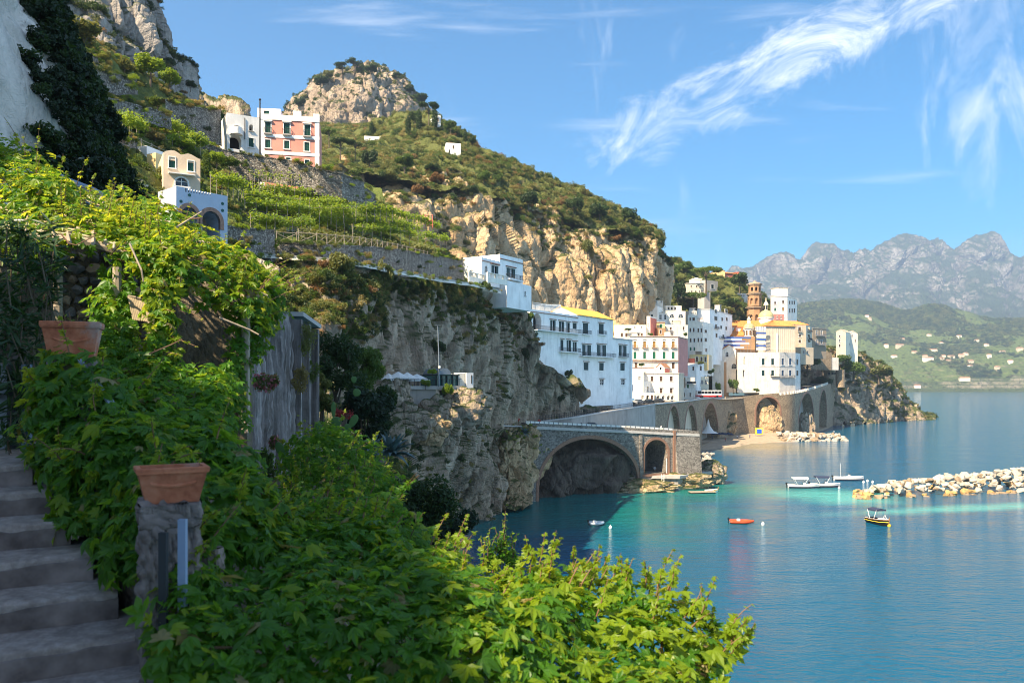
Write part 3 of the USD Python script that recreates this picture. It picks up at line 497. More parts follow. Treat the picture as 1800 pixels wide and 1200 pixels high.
def tilesheet(p00, p10, p11, p01, pitch=.32, amp=.06, th=.12):
    """A roof slope of rounded tile rows running from the eave (p00-p10) to the ridge (p01-p11)."""
    p00, p10, p11, p01 = (np.asarray(p, float) for p in (p00, p10, p11, p01))
    L = max(np.linalg.norm(p10 - p00), np.linalg.norm(p11 - p01)); nu = int(np.clip(L / pitch * 4, 8, 260)); nv = 5
    nr = np.cross(p10 - p00, p01 - p00); nr /= np.linalg.norm(nr) + 1e-9; nr *= np.sign(nr[2]) or 1
    u, v = np.meshgrid(np.linspace(0, 1, nu), np.linspace(0, 1, nv))
    G = (p00 * (1 - u[..., None]) + p10 * u[..., None]) * (1 - v[..., None]) + (p01 * (1 - u[..., None]) + p11 * u[..., None]) * v[..., None]
    top = G + nr * (th + amp * np.abs(np.sin(np.arange(nu) * np.pi / 4))[None, :, None]); bot = G
    a = gmesh(top); b = gmesh(bot); b.invert()
    i = np.arange(nu * nv).reshape(nv, nu); ring = np.concatenate([i[0], i[1:, -1], i[-1, ::-1][1:], i[::-1, 0][1:-1]]); N = nu * nv
    q = np.stack([ring, np.roll(ring, -1), np.roll(ring, -1) + N, ring + N], -1)
    m = T_.Trimesh(np.vstack([a.vertices, b.vertices]), np.vstack([a.faces, b.faces + N, q[:, :3], q[:, [0, 2, 3]]]), process=False); m.fix_normals() if False else None
    return m
def gable(h, rise, m, over=.4, along='ab', name='roof'):
    """Tile roof with its ridge parallel to the front (ab) or to the side (bc)."""
    a, b, c, d, z = h.a, h.b, h.c, h.d, h.z1
    if along == 'bc': a, b, c, d = b, c, d, a
    t = (b - a) / np.linalg.norm(b - a); s_ = (d - a) / np.linalg.norm(d - a); a, b, c, d = a - t * over, b + t * over, c + t * over, d - t * over
    r0, r1 = (a + d) / 2, (b + c) / 2; e = over * rise / (np.linalg.norm(d - a) / 2)
    P = lambda p, zz: np.array([p[0], p[1], zz])
    h.add(name, tilesheet(P(a - s_ * over, z - e), P(b - s_ * over, z - e), P(r1, z + rise), P(r0, z + rise)), m)
    h.add(name, tilesheet(P(c + s_ * over, z - e), P(d + s_ * over, z - e), P(r0, z + rise), P(r1, z + rise)), m)
    a, b, c, d = h.a, h.b, h.c, h.d
    if along == 'bc': a, b, c, d = b, c, d, a
    g = [np.array([*p, z - .05]) for p in (a, b, c, d)] + [np.array([*((a + d) / 2), z + rise - .05]), np.array([*((b + c) / 2), z + rise - .05])]
    h.add('gable_wall', hull(g), h.solids[h.i][1]); return h
def hip(h, rise, m, over=.5, frac=.5, name='roof'):
    a, b, c, d, z = h.a, h.b, h.c, h.d, h.z1
    ctr = (a + b + c + d) / 4; A, B, C, D = [p + (p - ctr) / np.linalg.norm(p - ctr) * over * 1.4 for p in (a, b, c, d)]
    w = np.linalg.norm(d - a) / np.linalg.norm(b - a); k = min(.49, w * frac)
    m0 = (A + D) / 2; m1 = (B + C) / 2; r0, r1 = m0 + (m1 - m0) * k, m1 + (m0 - m1) * k
    P = lambda p, zz: np.array([p[0], p[1], zz])
    for q in ((A, B, r1, r0), (C, D, r0, r1), (B, C, r1, r1), (D, A, r0, r0)):
        h.add(name, tilesheet(P(q[0], z), P(q[1], z), P(q[2], z + rise), P(q[3], z + rise)), m)
    return h

# --- pink house on the terraces and the white wing beside it
h = House('pink_house', 'three-storey pink house with white window surrounds and dark green shutters', 'house')
h.block((457, 120), (561.5, 121.7), 9, 203, 330, 'pink_plaster')
f = h.f
for x0, x1, y0, y1 in ((466, 476, 215, 234), (499, 509.5, 217, 236), (535, 545, 220, 239)): h.win(f, x0, x1, y0, y1, 'g', lint='white_trim').balcony(f, x0 - 2, x1 + 2, y1 + .6, out=.45, h=.8)
for x0, x1, y0, y1 in ((466, 475.5, 245.5, 260), (499.5, 508.5, 247.5, 262), (535, 544, 250.5, 266), (536, 544, 281, 295), (503, 511, 277, 281)): h.win(f, x0, x1, y0, y1, 'g')
h.band(f, 203, .55, out=.14).band(f, 234.8, .5).band(f, 264.6, .5)
for u in (.35, f.L - .35): h.add('corner_band', f.box(u - .32, u + .32, h.z0, h.z1 - .56, -.05, .05), 'white_trim')
h.add('parapet', f.box(0, f.L, h.z1, h.z1 + .25, -.4, .05), 'white_plaster')
for x0, x1, y0 in ((515, 529, 194.5), (550.5, 561.5, 200)):
    u0, u1 = f.hit(x0, 200)[0], f.hit(x1, 200)[0]; h.add('chimney', f.box(u0, u1, h.z1 + .25, f.hit(x0, y0)[1], -1.6, -.02), 'white_plaster')
h.block((452, 123.5), (493, 124), 5, 190, 206, 'white_plaster'); h.win(h.f, 464, 473, 195, 201, 'g')
h.done()
h = House('white_wing_house', 'cream white house with rounded corner balcony adjoining the pink house', 'house')
h.block((399, 117.5), (456.6, 119.9), 8, 198, 310, 'white_plaster', parapet=.5); f = h.f
h.win(f, 411.5, 419.5, 220.5, 228, 'g').win(f, 438, 445, 219, 230.5, 'K', frame=None).win(f, 437, 446, 243, 259, 'g').win(f, 404, 424, 237.5, 262, 'K', frame=None, sill=False)
u0, z = f.hit(403, 235); u1 = f.hit(426, 235)[0]; c = (u0 + u1) / 2; r = (u1 - u0) / 2
an = np.linspace(0, math.pi, 13)
h.add('balcony', f.prism(Polygon([(c + r, 0)] + [(c + r * math.cos(a), 1.1 * math.sin(a)) for a in an]), 0, .1) if False else T_.Trimesh(*(lambda m: (np.array(m.vertices), m.faces))(extr(Polygon([tuple((f.A + f.t * (c + r * math.cos(a)) + f.n * (1.3 * math.sin(a) - .02))) for a in an]), 1.0, T_.transformations.translation_matrix([0, 0, z - .1])))), 'white_plaster')
h.add('drainpipe', tube([f.pt(f.hit(430, 208)[0], f.hit(430, 208)[1], .1), f.pt(f.hit(430, 208)[0], f.hit(430, 245)[1], .1)], .06), 'railing_iron')
h.done()
p_ = thing('flag_pole', 'tall thin dark pole standing against the pink house corner', 'pole', W(457, 275, 115.5)); hh = 98 / F * 115.5
obj('shaft', tube([(0, 0, -1), (0, 0, hh)], [.14, .11], 8), 'railing_iron', p_); obj('finial', lathe([(0, hh), (.17, hh + .05), (.17, hh + .2), (0, hh + .35)], 8), 'railing_iron', p_)
# --- yellow house with the double curved gable, stone shed, house with the brick arches
h = House('yellow_house', 'peach yellow house with double curved gable and two dark green shutters', 'house')
h.block((287, 76), (352, 77.6), 5, 280, 420, 'peach_plaster'); f = h.f
uz = [f.hit(x, y) for x, y in ((287, 268), (291, 266), (296, 264.5), (301, 264), (307, 265), (313, 268.5), (318, 272), (323, 271.5), (330, 270), (336, 271.5), (343, 275.5), (348, 278.5), (352, 280))]
h.add('gable_wall', f.prism(Polygon([(uz[0][0], h.z1 + .003)] + uz + [(uz[-1][0], h.z1 + .003)]).buffer(0), -4.9, -.002), 'peach_plaster')
h.win(f, 297, 307.8, 276.5, 295.5, 'g').win(f, 330.3, 340.8, 283, 301.5, 'g').win(f, 308.5, 330, 312.5, 327.5, 'a')
h.add('awning', f.box(*sorted((f.hit(296, 305)[0], f.hit(342, 305)[0])), f.hit(318, 308)[1], f.hit(318, 306.6)[1], 0, .5), 'white_trim')
h.block((258, 82), (274, 81.5), 2.5, 271, 400, 'yellow_plaster')
h.block((228, 84), (258, 83.4), 3, 259, 400, 'white_plaster', parapet=.4); h.win(h.f, 249.5, 256.5, 275.5, 282, 'n')
h.block((240, 78), (262, 78.4), 2.5, 290, 420, 'pale_cream_plaster'); h.block((262.2, 78.4), (274, 78.7), 2, 303, 420, 'peach_plaster'); h.win(h.f, 264.7, 270.7, 306, 318, 'n')
h.done()
h = House('stone_shed', 'grey stone outbuilding with an arched green door and sloping tile roof', 'shed')
h.block((184, 67), (252, 69), 3.5, 306, 520, 'house_stone'); f = h.f
h.win(f, 205, 232, 322, 352, 'k', frame='grey_trim', sill=False)
u0, u1 = f.hit(205.5, 330)[0], f.hit(231.5, 330)[0]; h.add('door', f.box(u0, u1, f.hit(218, 352)[1], f.hit(218, 329)[1], -.5, -.4), 'green_shutter', 'green panelled garage door')
q = lambda u, z, o: f.pt(u, z, o)
h.add('roof', tilesheet(q(-.3, h.z1 + .25, .3), q(f.L + .3, h.z1 - .6, .3), q(f.L + .3, h.z1 + .0, -3.4), q(-.3, h.z1 + 1.1, -3.4), amp=.05), 'orange_tile' if False else 'beige_plaster')
h.done()
h = House('small_blue_house', 'small pale blue house with one dark shutter beside the stone shed', 'house')
h.block((249, 72), (271, 72.6), 3, 328, 520, 'white_plaster'); h.win(h.f, 250.5, 256, 338, 350, 'u').done()
h = House('arched_house', 'blue grey house with two brick arches and a slotted parapet', 'house')
h.block((309.7, 63), (400, 66.4), 3, 327, 560, 'blue_grey_plaster'); f = h.f
for k in range(10): h.win(f, 325.6 + k * 4.75, 327.8 + k * 4.75, 330.3 + k * .62, 337.6 + k * .62, 'x', frame=None, sill=False) if False else h.cuts.append((h.i, man(f.prism(sbox(*(lambda a, b: (a[0], b[1], b[0], a[1]))(f.hit(325.6 + k * 4.75, 330.3 + k * .62), f.hit(327.9 + k * 4.75, 338 + k * .62))), -.9, .2))))
inn = Polygon([h.a, h.b, h.c, h.d]).buffer(-.3); ct = extr(inn, 3.); ct.apply_translation([0, 0, h.z1 - 1.3]); h.cuts.append((h.i, man(ct)))
for x0, x1, y0, y1 in ((319.5, 346, 364, 425), (355.5, 387, 371.5, 430)):
    u0, u1 = f.hit(x0, y0)[0], f.hit(x1, y0)[0]; z0, z1 = f.hit((x0 + x1) / 2, y1)[1], f.hit((x0 + x1) / 2, y0)[1]; pl = archpoly(u0, u1, z0, z1, 14)
    h.cuts.append((h.i, man(f.prism(pl, -2.2, .3)))); h.add('arch_ring', f.prism(pl.buffer(.32).difference(pl).intersection(sbox(-5, z1 - (u1 - u0) / 2 - .6, 40, z1 + 3)), -.3, .04), 'brick_red'); h.add('back_wall', f.prism(pl.buffer(.3), -2.5, -2.1), 'brown_plaster')
for x, y in ((333, 343), (318, 354), (391, 358), (391, 370)): u, z = f.hit(x, y); h.add('wall_plate', f.prism(Polygon([(u + .13 * math.cos(a), z + .13 * math.sin(a)) for a in np.linspace(0, 6.28, 9)[:-1]]), -.02, .04), 'green_shutter')
h.done()
# --- white house on the cliff path
h = House('cliff_path_house', 'small white house with balustraded terrace above the cliff path', 'house')
h.block((847, 150), (878.5, 155.5), 9, 452, 500, 'white_plaster', parapet=.4); f = h.f
h.win(f, 863.6, 875, 467, 481, 'Od', lint='brown_trim').win(f, 852, 856.5, 467, 479, 'a').band(f, 457, .14, 'brown_trim', out=.12)
h.block((878.6, 155.5), (919, 162.5), 9, 446.5, 500, 'white_plaster', parapet=.4); f = h.f
h.win(f, 890.5, 904.5, 471.5, 488, 'Od', lint='brown_trim').band(f, 453.5, .16, 'brown_trim', out=.14).balcony(f, 889, 914, 492, out=.9, slab='white_trim')
h.block((891, 155), (934, 164), 7, 493, 540, 'white_plaster'); h.win(h.f, 922, 924.5, 512, 520, 'k', frame=None)
h.done()
def balustrade(name, label, pts, cat='balustrade', hgt=.95, base=.9):
    t = thing(name, label, cat); P = np.array([W(*p) for p in pts])
    for a, b in zip(P[:-1], P[1:]):
        L = np.linalg.norm((b - a)[:2]); n = max(2, int(L / .42)); f = Face(a[:2], b[:2]); z = (a[2] + b[2]) / 2
        obj('rail', f.box(-.1, L + .1, z - .14, z, -.14, .14), 'pale_cream_plaster', t); obj('plinth', f.box(-.1, L + .1, z - hgt - base, z - hgt + .12, -.14, .14), 'pale_cream_plaster', t)
        for k in range(n + 1):
            u = L * k / n; p = f.pt(u, z - hgt + .12)
            if k % 6 == 0: obj('pier', f.box(u - .14, u + .14, z - hgt + .12, z - .14, -.13, .13), 'pale_cream_plaster', t)
            else: obj('baluster', lathe([(.05, 0), (.09, .22), (.045, .45), (.07, hgt - .27)], 6, p), 'pale_cream_plaster', t)
    return t
balustrade('balustrade', 'cream stone balustrade in front of the white cliff path house', [(824, 480, 143), (853, 481, 148)]); balustrade('balustrade', 'white balustrade with pillar below the green shutters of the cliff path house', [(857, 480.5, 147), (890, 482.5, 152)])
# --- the big white house in the shade at the foot of the cliff
h = House('big_white_house', 'large white four-storey house in shade with orange tile roof and balconies', 'house')
h.block((931.7, 182), (1015.8, 200), 10, 543, 592, 'white_plaster', parapet=.5); f = h.f
h.win(f, 937, 951.5, 550.5, 580.5, 'K', frame=None)
for x0, x1, y0, y1 in ((967, 976, 563, 582), (982.5, 991, 565, 583.5), (995.5, 1001, 567, 585)): h.win(f, x0, x1, y0, y1, 'Od', lint='brown_trim', sill=False)
h.win(f, 1006.5, 1013.5, 567.5, 578, 'd', lint='brown_trim').balcony(f, 938, 1016, 583, out=1.1, slab='white_trim').band(f, 546.5, .18, 'brown_trim', out=.12)
h.block((944, 184.6), (1015.8, 200.05), 9, 588, 700, 'white_plaster', zt=h.z0); f = h.f
for x0, x1, y0, y1 in ((985, 989.5, 597, 616), (996, 1003, 598, 617.5), (1007, 1013, 601, 618)): h.win(f, x0, x1, y0, y1, 'Od', lint='brown_trim', sill=False)
h.balcony(f, 982, 1015.5, 618.5, out=1.0, slab='white_trim')
h.block((1015.9, 200.1), (1077.5, 216), 10, 553, 715, 'white_plaster'); f = h.f
for x0, x1, y0, y1, st in ((1024.5, 1033.5, 568, 586.5, 'd'), (1052.5, 1061, 569, 587, 'd'), (1023.5, 1038, 606, 625.5, 'Od'), (1049.5, 1064.5, 606, 625.5, 'Od'), (1026, 1034, 637, 650.5, 'd'), (1053, 1061, 637.5, 651, 'd'), (1054.5, 1061, 667, 676.5, 'p')): h.win(f, x0, x1, y0, y1, st, lint='brown_trim', sill=y0 > 630)
h.balcony(f, 1022, 1037, 587.5, out=.6, slab='white_trim').balcony(f, 1050, 1064, 588, out=.6, slab='white_trim').balcony(f, 1018.5, 1077, 626.5, out=1.1, slab='white_trim').band(f, 663, .1)
gable(h, 2.3, 'yellow_tile', .35)
h.block((1077.6, 216.1), (1112, 226), 10, 593, 718, 'white_plaster', parapet=.4, cornice='grey_trim'); f = h.f
h.win(f, 1088, 1100.5, 607, 626, 'Od', lint='brown_trim').win(f, 1090, 1098, 638, 651, 'd', lint='brown_trim').win(f, 1091.7, 1098, 667, 676, 'p', lint='brown_trim').balcony(f, 1087, 1102, 627, out=.7)
h.add('drainpipe', tube([f.pt(f.hit(1107, 600)[0], f.hit(1107, 600)[1], .12), f.pt(f.hit(1107, 600)[0], f.hit(1107, 700)[1], .12)], .07), 'grey_trim')
h.done()
t = thing('roof_fence', 'white slatted fence on the roof terrace of the big white house', 'fence'); f = Face(V2((938, 185)), V2((988, 195)))
for k in range(26): u = f.L * k / 26; z = f.hit(938 + k * 1.9, 545)[1]; obj('slat', f.box(u, u + .2, z - .2, z + 1.45, -.3, -.25), 'white_trim', t)
obj('rail', f.box(0, f.L, z + .9, z + 1.0, -.36, -.303), 'white_trim', t)
# ---------------------------------------------------------------- the town
def tb(name, label, A, B, C, yt, yb, m, wins=(), swins=(), side=None, cat='house', roof=None, cornice=None, par=.4, late=None):
    h = House(name, label, cat); h.block(A, B, C, yt, yb, m, parapet=0 if roof else par, cornice=cornice)
    for w in wins: h.win(h.f, *w[:4], w[4] if len(w) > 4 else 'p', lint=w[5] if len(w) > 5 else None)
    for w in swins: h.win(h.s, *w[:4], w[4] if len(w) > 4 else 'p')
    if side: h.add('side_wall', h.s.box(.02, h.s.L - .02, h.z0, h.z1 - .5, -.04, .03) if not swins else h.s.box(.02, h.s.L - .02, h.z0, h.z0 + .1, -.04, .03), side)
    if roof: roof(h)
    if late: late(h)
    return h.done()
R = lambda xs, w, y0, y1, *st: [(x - w / 2, x + w / 2, y0, y1, *st) for x in xs]
def pal(h):
    h.band(h.f, 632.5, .35, 'brown_trim', out=.7).band(h.f, 611.5, .12, 'grey_trim')
    for x in (1116, 1133, 1150, 1167.5, 1183.5): h.balcony(h.f, x - 4.5, x + 4.5, 611, out=.7, slab='brown_trim', rail='brown_trim')
    for x in (1116, 1133, 1150, 1167.5, 1183.5):
        u, z = h.f.hit(x, 596.5); h.add('pediment', h.f.prism(Polygon([(u - .8, z - .15), (u + .8, z - .15), (u, z + .35)]), -.02, .2), 'grey_trim')
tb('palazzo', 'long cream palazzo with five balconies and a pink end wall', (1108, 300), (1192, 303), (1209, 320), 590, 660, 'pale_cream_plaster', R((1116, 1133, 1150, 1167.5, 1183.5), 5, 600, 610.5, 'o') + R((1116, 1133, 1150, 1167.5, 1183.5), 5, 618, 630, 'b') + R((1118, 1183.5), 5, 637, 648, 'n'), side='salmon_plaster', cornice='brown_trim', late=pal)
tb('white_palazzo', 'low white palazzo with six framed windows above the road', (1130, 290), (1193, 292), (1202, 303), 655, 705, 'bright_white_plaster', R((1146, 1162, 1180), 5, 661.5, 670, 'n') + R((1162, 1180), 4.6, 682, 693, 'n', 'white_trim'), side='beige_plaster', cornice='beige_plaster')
tb('white_block_house', 'small plain white block house left of the low white palazzo', (1118, 282), (1131, 282), (1143.5, 290), 669, 705, 'bright_white_plaster', (), [(1137, 1140, 679, 689, 'k')])
tb('white_strip_house', 'narrow white house between the shaded big house and the palazzo', (1108, 288), (1131, 288), 6, 648, 700, 'white_plaster', [(1122, 1126, 661, 668), (1110, 1113, 676, 687, 'n')])
tb('terrace_house', 'white terrace with red railings under the palazzo', (1108, 296), (1152, 296), 4, 646, 690, 'bright_white_plaster', (), late=lambda h: h.balcony(h.f, 1110, 1150, 646, out=.1, slab='brown_trim', rail='brick_red'))
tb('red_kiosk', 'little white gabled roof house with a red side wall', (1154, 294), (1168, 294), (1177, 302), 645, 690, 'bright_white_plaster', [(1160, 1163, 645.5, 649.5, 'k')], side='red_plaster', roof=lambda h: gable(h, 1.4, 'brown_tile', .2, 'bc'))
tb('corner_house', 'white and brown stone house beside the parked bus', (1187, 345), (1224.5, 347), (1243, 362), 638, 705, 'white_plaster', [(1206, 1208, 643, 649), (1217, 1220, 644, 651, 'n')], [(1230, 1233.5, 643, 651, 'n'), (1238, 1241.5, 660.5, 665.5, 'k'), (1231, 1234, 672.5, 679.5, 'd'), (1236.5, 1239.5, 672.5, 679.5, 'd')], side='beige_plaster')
tb('low_white_house', 'low white shop house with green shutters left of the bus', (1194, 325), (1222, 327), 7, 682, 706, 'bright_white_plaster', [(1200, 1204, 690, 697, 'k'), (1212, 1215, 690, 697, 'k')])
tb('balcony_house', 'white house with two stacked terraces and a green shutter', (1205, 336), (1221, 337), 6, 663, 702, 'bright_white_plaster', [(1207.5, 1211, 675, 682, 'b')], late=lambda h: h.balcony(h.f, 1205.5, 1221, 674.5, out=1.2, slab='white_trim', solid=True))
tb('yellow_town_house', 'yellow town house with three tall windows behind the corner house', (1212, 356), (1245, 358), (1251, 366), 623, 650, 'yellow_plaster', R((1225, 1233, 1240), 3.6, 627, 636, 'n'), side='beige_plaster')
tb('cream_strip_house', 'long low cream house with a row of small windows', (1080, 310), (1136, 310), 8, 571, 600, 'pale_cream_plaster', R((1116, 1127.5), 2.6, 574, 576.5, 'k') + R((1093, 1101, 1121, 1128), 4, 585, 592, 'n'))
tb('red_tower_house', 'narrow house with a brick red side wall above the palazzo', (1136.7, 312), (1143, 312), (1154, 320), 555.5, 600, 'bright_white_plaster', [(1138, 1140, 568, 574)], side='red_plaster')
tb('ochre_house', 'little ochre house with one green shutter', (1154.5, 322), (1169, 322), 6, 566, 592, 'yellow_plaster', [(1160, 1164.5, 569.5, 576.5, 'b')], cornice='brown_trim')
tb('white_hill_house', 'white house under the cliff with two brown windows', (1091.7, 328), (1128, 330), 8, 544, 580, 'bright_white_plaster', [(1107.5, 1111.5, 551.5, 559, 'n'), (1120, 1124, 550.5, 557, 'd'), (1099, 1102, 553, 556, 'n')], late=lambda h: h.balcony(h.f, 1105.5, 1113.5, 561.5, out=.6, slab='brick_red', rail='brown_trim'))
tb('white_upper_house', 'tall white house with a sloping white roof nearest the cliff', (1126.7, 336), (1155.5, 337), (1166, 348), 537, 590, 'bright_white_plaster', R((1133.5, 1145.5), 3.4, 540.5, 547, 'n') + R((1134, 1146), 3.4, 552.5, 557, 'd'))
tb('white_roof_house', 'white rooftop storey with two little black windows', (1140, 345), (1165.5, 346), 8, 528, 545, 'bright_white_plaster', [(1151, 1154.5, 529.5, 532, 'k'), (1162, 1164, 528.5, 532, 'k')])
tb('arched_window_house', 'white house with two wide arched windows and a rooftop pergola', (1170, 342), (1205, 344), 9, 546, 595, 'bright_white_plaster', [(1177.5, 1185, 552, 558, 'a'), (1192.5, 1201, 552, 558, 'a'), (1180.5, 1183, 563, 568, 'k')])
tb('loggia_house', 'narrow white house with tall windows beside the arched window house', (1154.5, 340), (1172, 341), 7, 549, 590, 'white_plaster', R((1161, 1169), 4, 553, 561.5), cornice='beige_plaster')
tb('roof_pavilion', 'white rooftop pavilion with three dark windows', (1170, 349), (1198, 350), 6, 537, 550, 'bright_white_plaster', R((1175.5, 1181, 1187), 3.6, 539.5, 544.5, 'k'))
tb('vaulted_house', 'low white house with a rounded roof over the palazzo', (1171, 326), (1209, 329), 7, 570, 600, 'bright_white_plaster', [(1177, 1181, 575, 580, 'n'), (1200, 1203, 574, 580, 'n')])
tb('tall_white_house', 'tall narrow white house with columns of small windows', (1209, 366), (1226, 367), 12, 553, 660, 'pale_cream_plaster', [(1212, 1214.5, 558, 563.5, 'n'), (1217, 1221.5, 558, 563.5, 'n')] + R((1213.5, 1219.5), 2.8, 576.5, 583.5, 'n') + R((1214, 1220.5), 2.8, 594.5, 601.5, 'n') + R((1214, 1220.5), 2.8, 610, 616, 'b') + R((1214, 1221), 2.8, 634, 641))
tb('white_tower_block', 'big plain white block with black shuttered side windows', (1225.7, 380), (1248, 381), (1287, 415), 542, 640, 'white_plaster', (), [(1256.5, 1260, 544, 550.5, 'd'), (1264, 1266, 544.5, 548, 'd'), (1274.5, 1279, 544, 550, 'd'), (1255.5, 1261, 556, 563, 'd'), (1268, 1271, 558, 564, 'n'), (1276, 1279, 558, 564, 'n'), (1257, 1260, 570, 577, 'n'), (1266, 1269, 572, 578, 'd'), (1275, 1278, 574, 580, 'n'), (1258, 1261, 586, 593, 'n'), (1270, 1273, 588, 594, 'd')], cornice='grey_trim', late=lambda h: (h.balcony(h.s, 1255, 1262, 577.5), h.balcony(h.s, 1264, 1272, 595)))
tb('white_mid_house', 'white house with stacked windows in front of the big plain block', (1224, 370), (1236, 371), (1254, 384), 565, 660, 'bright_white_plaster', R((1227.5, 1233), 2.8, 577, 584, 'n') + R((1227.5, 1233), 2.8, 594, 601, 'n'), [(1238.5, 1242.5, 579.5, 585, 'n'), (1238.5, 1242.5, 594, 600.5, 'n'), (1239, 1243, 612, 618)])
tb('roof_annex', 'white roof annex with three little openings over the tall narrow house', (1212, 372), (1225, 373), 6, 546, 556, 'bright_white_plaster', R((1215, 1218.5, 1222), 2, 548, 551, 'k'))
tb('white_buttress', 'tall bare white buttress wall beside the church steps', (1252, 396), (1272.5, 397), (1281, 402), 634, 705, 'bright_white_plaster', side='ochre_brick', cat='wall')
tb('shed_front', 'white vaulted hall with a blue window beside the scaffold', (1253, 404), (1270, 405), 8, 615, 650, 'grey_plaster', [(1263, 1269, 620, 634, 'u')])
tb('church_porch', 'white gabled church porch with an arched window', (1270, 399), (1294, 401), 9, 614, 690, 'bright_white_plaster', [(1275.5, 1280.5, 618.5, 627, 'a'), (1286, 1295, 639, 648, 'a')], roof=lambda h: gable(h, 2.2, 'orange_tile', .1, 'bc'))
for q in (('cream shop house with arched doors by the road below the palazzo', (1124, 281), (1150, 282), 5, 690, 703, 'pale_cream_plaster', [(1127, 1132, 694, 702, 'K'), (1136, 1141, 694, 702, 'K'), (1144, 1148, 694, 702, 'n')]), ('low white shop house with arched openings by the road', (1152, 283), (1186, 286), 4, 691, 704, 'bright_white_plaster', R((1157, 1166, 1175, 1182), 5, 695, 702, 'K')),
          ('pink little house squeezed beside the tall narrow house', (1196, 352), (1209, 353), 6, 606, 640, 'pink_plaster', R((1200, 1205), 2.4, 612, 618, 'g') + R((1200, 1205), 2.4, 624, 630, 'g')), ('cream house under the yellow town house', (1222, 352), (1246, 354), 5, 662, 702, 'cream_plaster', R((1227, 1234, 1241), 2.6, 668, 675, 'n') + R((1227, 1234, 1241), 2.6, 684, 691, 'b')), ('ochre house wall right of the red tower house', (1156, 316), (1170, 317), 5, 576, 594, 'ochre_brick', [(1160, 1163, 580, 586, 'n')]),
          ('small cream house on the left edge of the town under the cliff', (1084, 318), (1100, 319), 6, 556, 585, 'cream_plaster', R((1089, 1095), 2.6, 560, 566, 'd') + R((1089, 1095), 2.6, 572, 578, 'n')), ('beige house with green shutters behind the scaffold', (1244, 410), (1264, 411), 8, 604, 640, 'beige_plaster', R((1248, 1255), 2.6, 610, 616, 'g') + R((1248, 1255), 2.6, 624, 630, 'g')), ('peach house above the church roof left', (1250, 432), (1268, 434), 8, 556, 590, 'peach_plaster', R((1254, 1261), 2.4, 560, 566, 'n')), ('cream house left of the bell tower', (1284, 438), (1308, 440), 8, 541, 575, 'pale_cream_plaster', R((1289, 1296, 1303), 2.2, 546, 552, 'n')), ('small salmon house right of the dome', (1361, 440), (1378, 442), 7, 552, 575, 'salmon_plaster', R((1366, 1373), 2.4, 556, 561, 'k')), ('beige terrace house under the orange roof right', (1408, 416), (1430, 420), 6, 610, 640, 'beige_plaster', R((1413, 1420), 2.4, 616, 622, 'n')), ('grey house front behind the white porch', (1276, 410), (1300, 411), 6, 592, 625, 'grey_plaster', R((1281, 1288, 1295), 2.4, 598, 605, 'n'))):
    tb('town_house', *q)
# church
h = House('church', 'church with orange tile roofs, white walls and two tiled domes', 'church')
h.block((1264, 416), (1332, 420), 14, 574.5, 640, 'white_plaster'); f = h.f
P3 = lambda u, z, o: f.pt(u, z, o)
h.add('roof', tilesheet(P3(-.5, h.z1, .5), P3(f.L + 3, h.z1, .5), P3(f.L + 5, h.z1 + 4.2, -9), P3(8, h.z1 + 4.2, -9)), 'orange_tile'); h.add('roof', tilesheet(P3(-.5, h.z1, .5), P3(-.5, h.z1, -16), P3(8, h.z1 + 4.2, -9), P3(8, h.z1 + 4.2, -9)), 'orange_tile')
zq_ = zof(590, 410)
h.add('roof', tilesheet(P3(-2, zq_, 5.5), P3(14.2, zq_, 5.5), P3(14.2, zq_ + 2.6, .05), P3(1, zq_ + 2.6, .05)), 'orange_tile', )
for x in (1278, 1290, 1302): u = f.hit(x, 580)[0]; h.add('volute', f.prism(Polygon([(u - 1.2, zq_ + 1.5), (u + .9, zq_ + 1.5), (u + .9, zq_ + 4.6), (u + .3, zq_ + 4.6)]), .02, .8), 'orange_tile')
h.block((1262, 405.5), (1327, 409), 5.4, 590.5, 650, 'ochre_brick')
dx, dy = V2((1346.5, 428)); z0 = zof(560, 428); r = 13.2 / F * 428
h.add('drum', lathe([(r * .92, z0 - 8), (r * .92, z0), (r * 1.04, z0 + .1), (r * 1.04, z0 + .5), (r * .98, z0 + .55)], 24, (dx, dy, 0)), 'white_plaster')
h.add('dome', lathe([(r * math.cos(a), z0 + .5 + r * 1.02 * math.sin(a)) for a in np.linspace(0, 1.45, 12)] + [(0, z0 + .5 + r * 1.02)], 28, (dx, dy, 0)), 'dome_tile')
zl = z0 + .3 + r; rl = 4.2 / F * 428
h.add('lantern', lathe([(rl, zl - .4), (rl, zl), (rl * .75, zl + .1), (rl * .75, zl + 2.8), (rl * 1.05, zl + 2.9), (rl * 1.0, zl + 3.3), (rl * .7, zl + 4.2), (.25, zl + 5.1), (.12, zl + 7.), (0, zl + 7.)], 12, (dx, dy, 0)), 'cream_plaster')
for k in range(6): a = k * math.pi / 3 + .3; h.add('lantern_opening', bx((dx + rl * .74 * math.cos(a), dy + rl * .74 * math.sin(a), zl + 1.5), (.12, .7, 2.0), a), 'dark_opening')
dx, dy = V2((1316.5, 412)); z0 = zof(577, 412); r = 9.6 / F * 412
h.add('drum', lathe([(r * .86, z0 - 14), (r * .86, z0 - .3), (r * 1.05, z0 - .2), (r * 1.05, z0)], 8, (dx, dy, 0)), 'pale_cream_plaster', 'small octagonal drum'); h.add('dome', lathe([(r * math.cos(a), z0 + r * .98 * math.sin(a)) for a in np.linspace(0, 1.4, 9)] + [(0, z0 + r)], 20, (dx, dy, 0)), 'dome_tile', 'small tiled dome')
h.add('lantern', lathe([(1.0, z0 + r - .3), (.9, z0 + r + 1.6), (1.2, z0 + r + 1.7), (.5, z0 + r + 2.6), (0, z0 + r + 3.6)], 8, (dx, dy, 0)), 'cream_plaster')
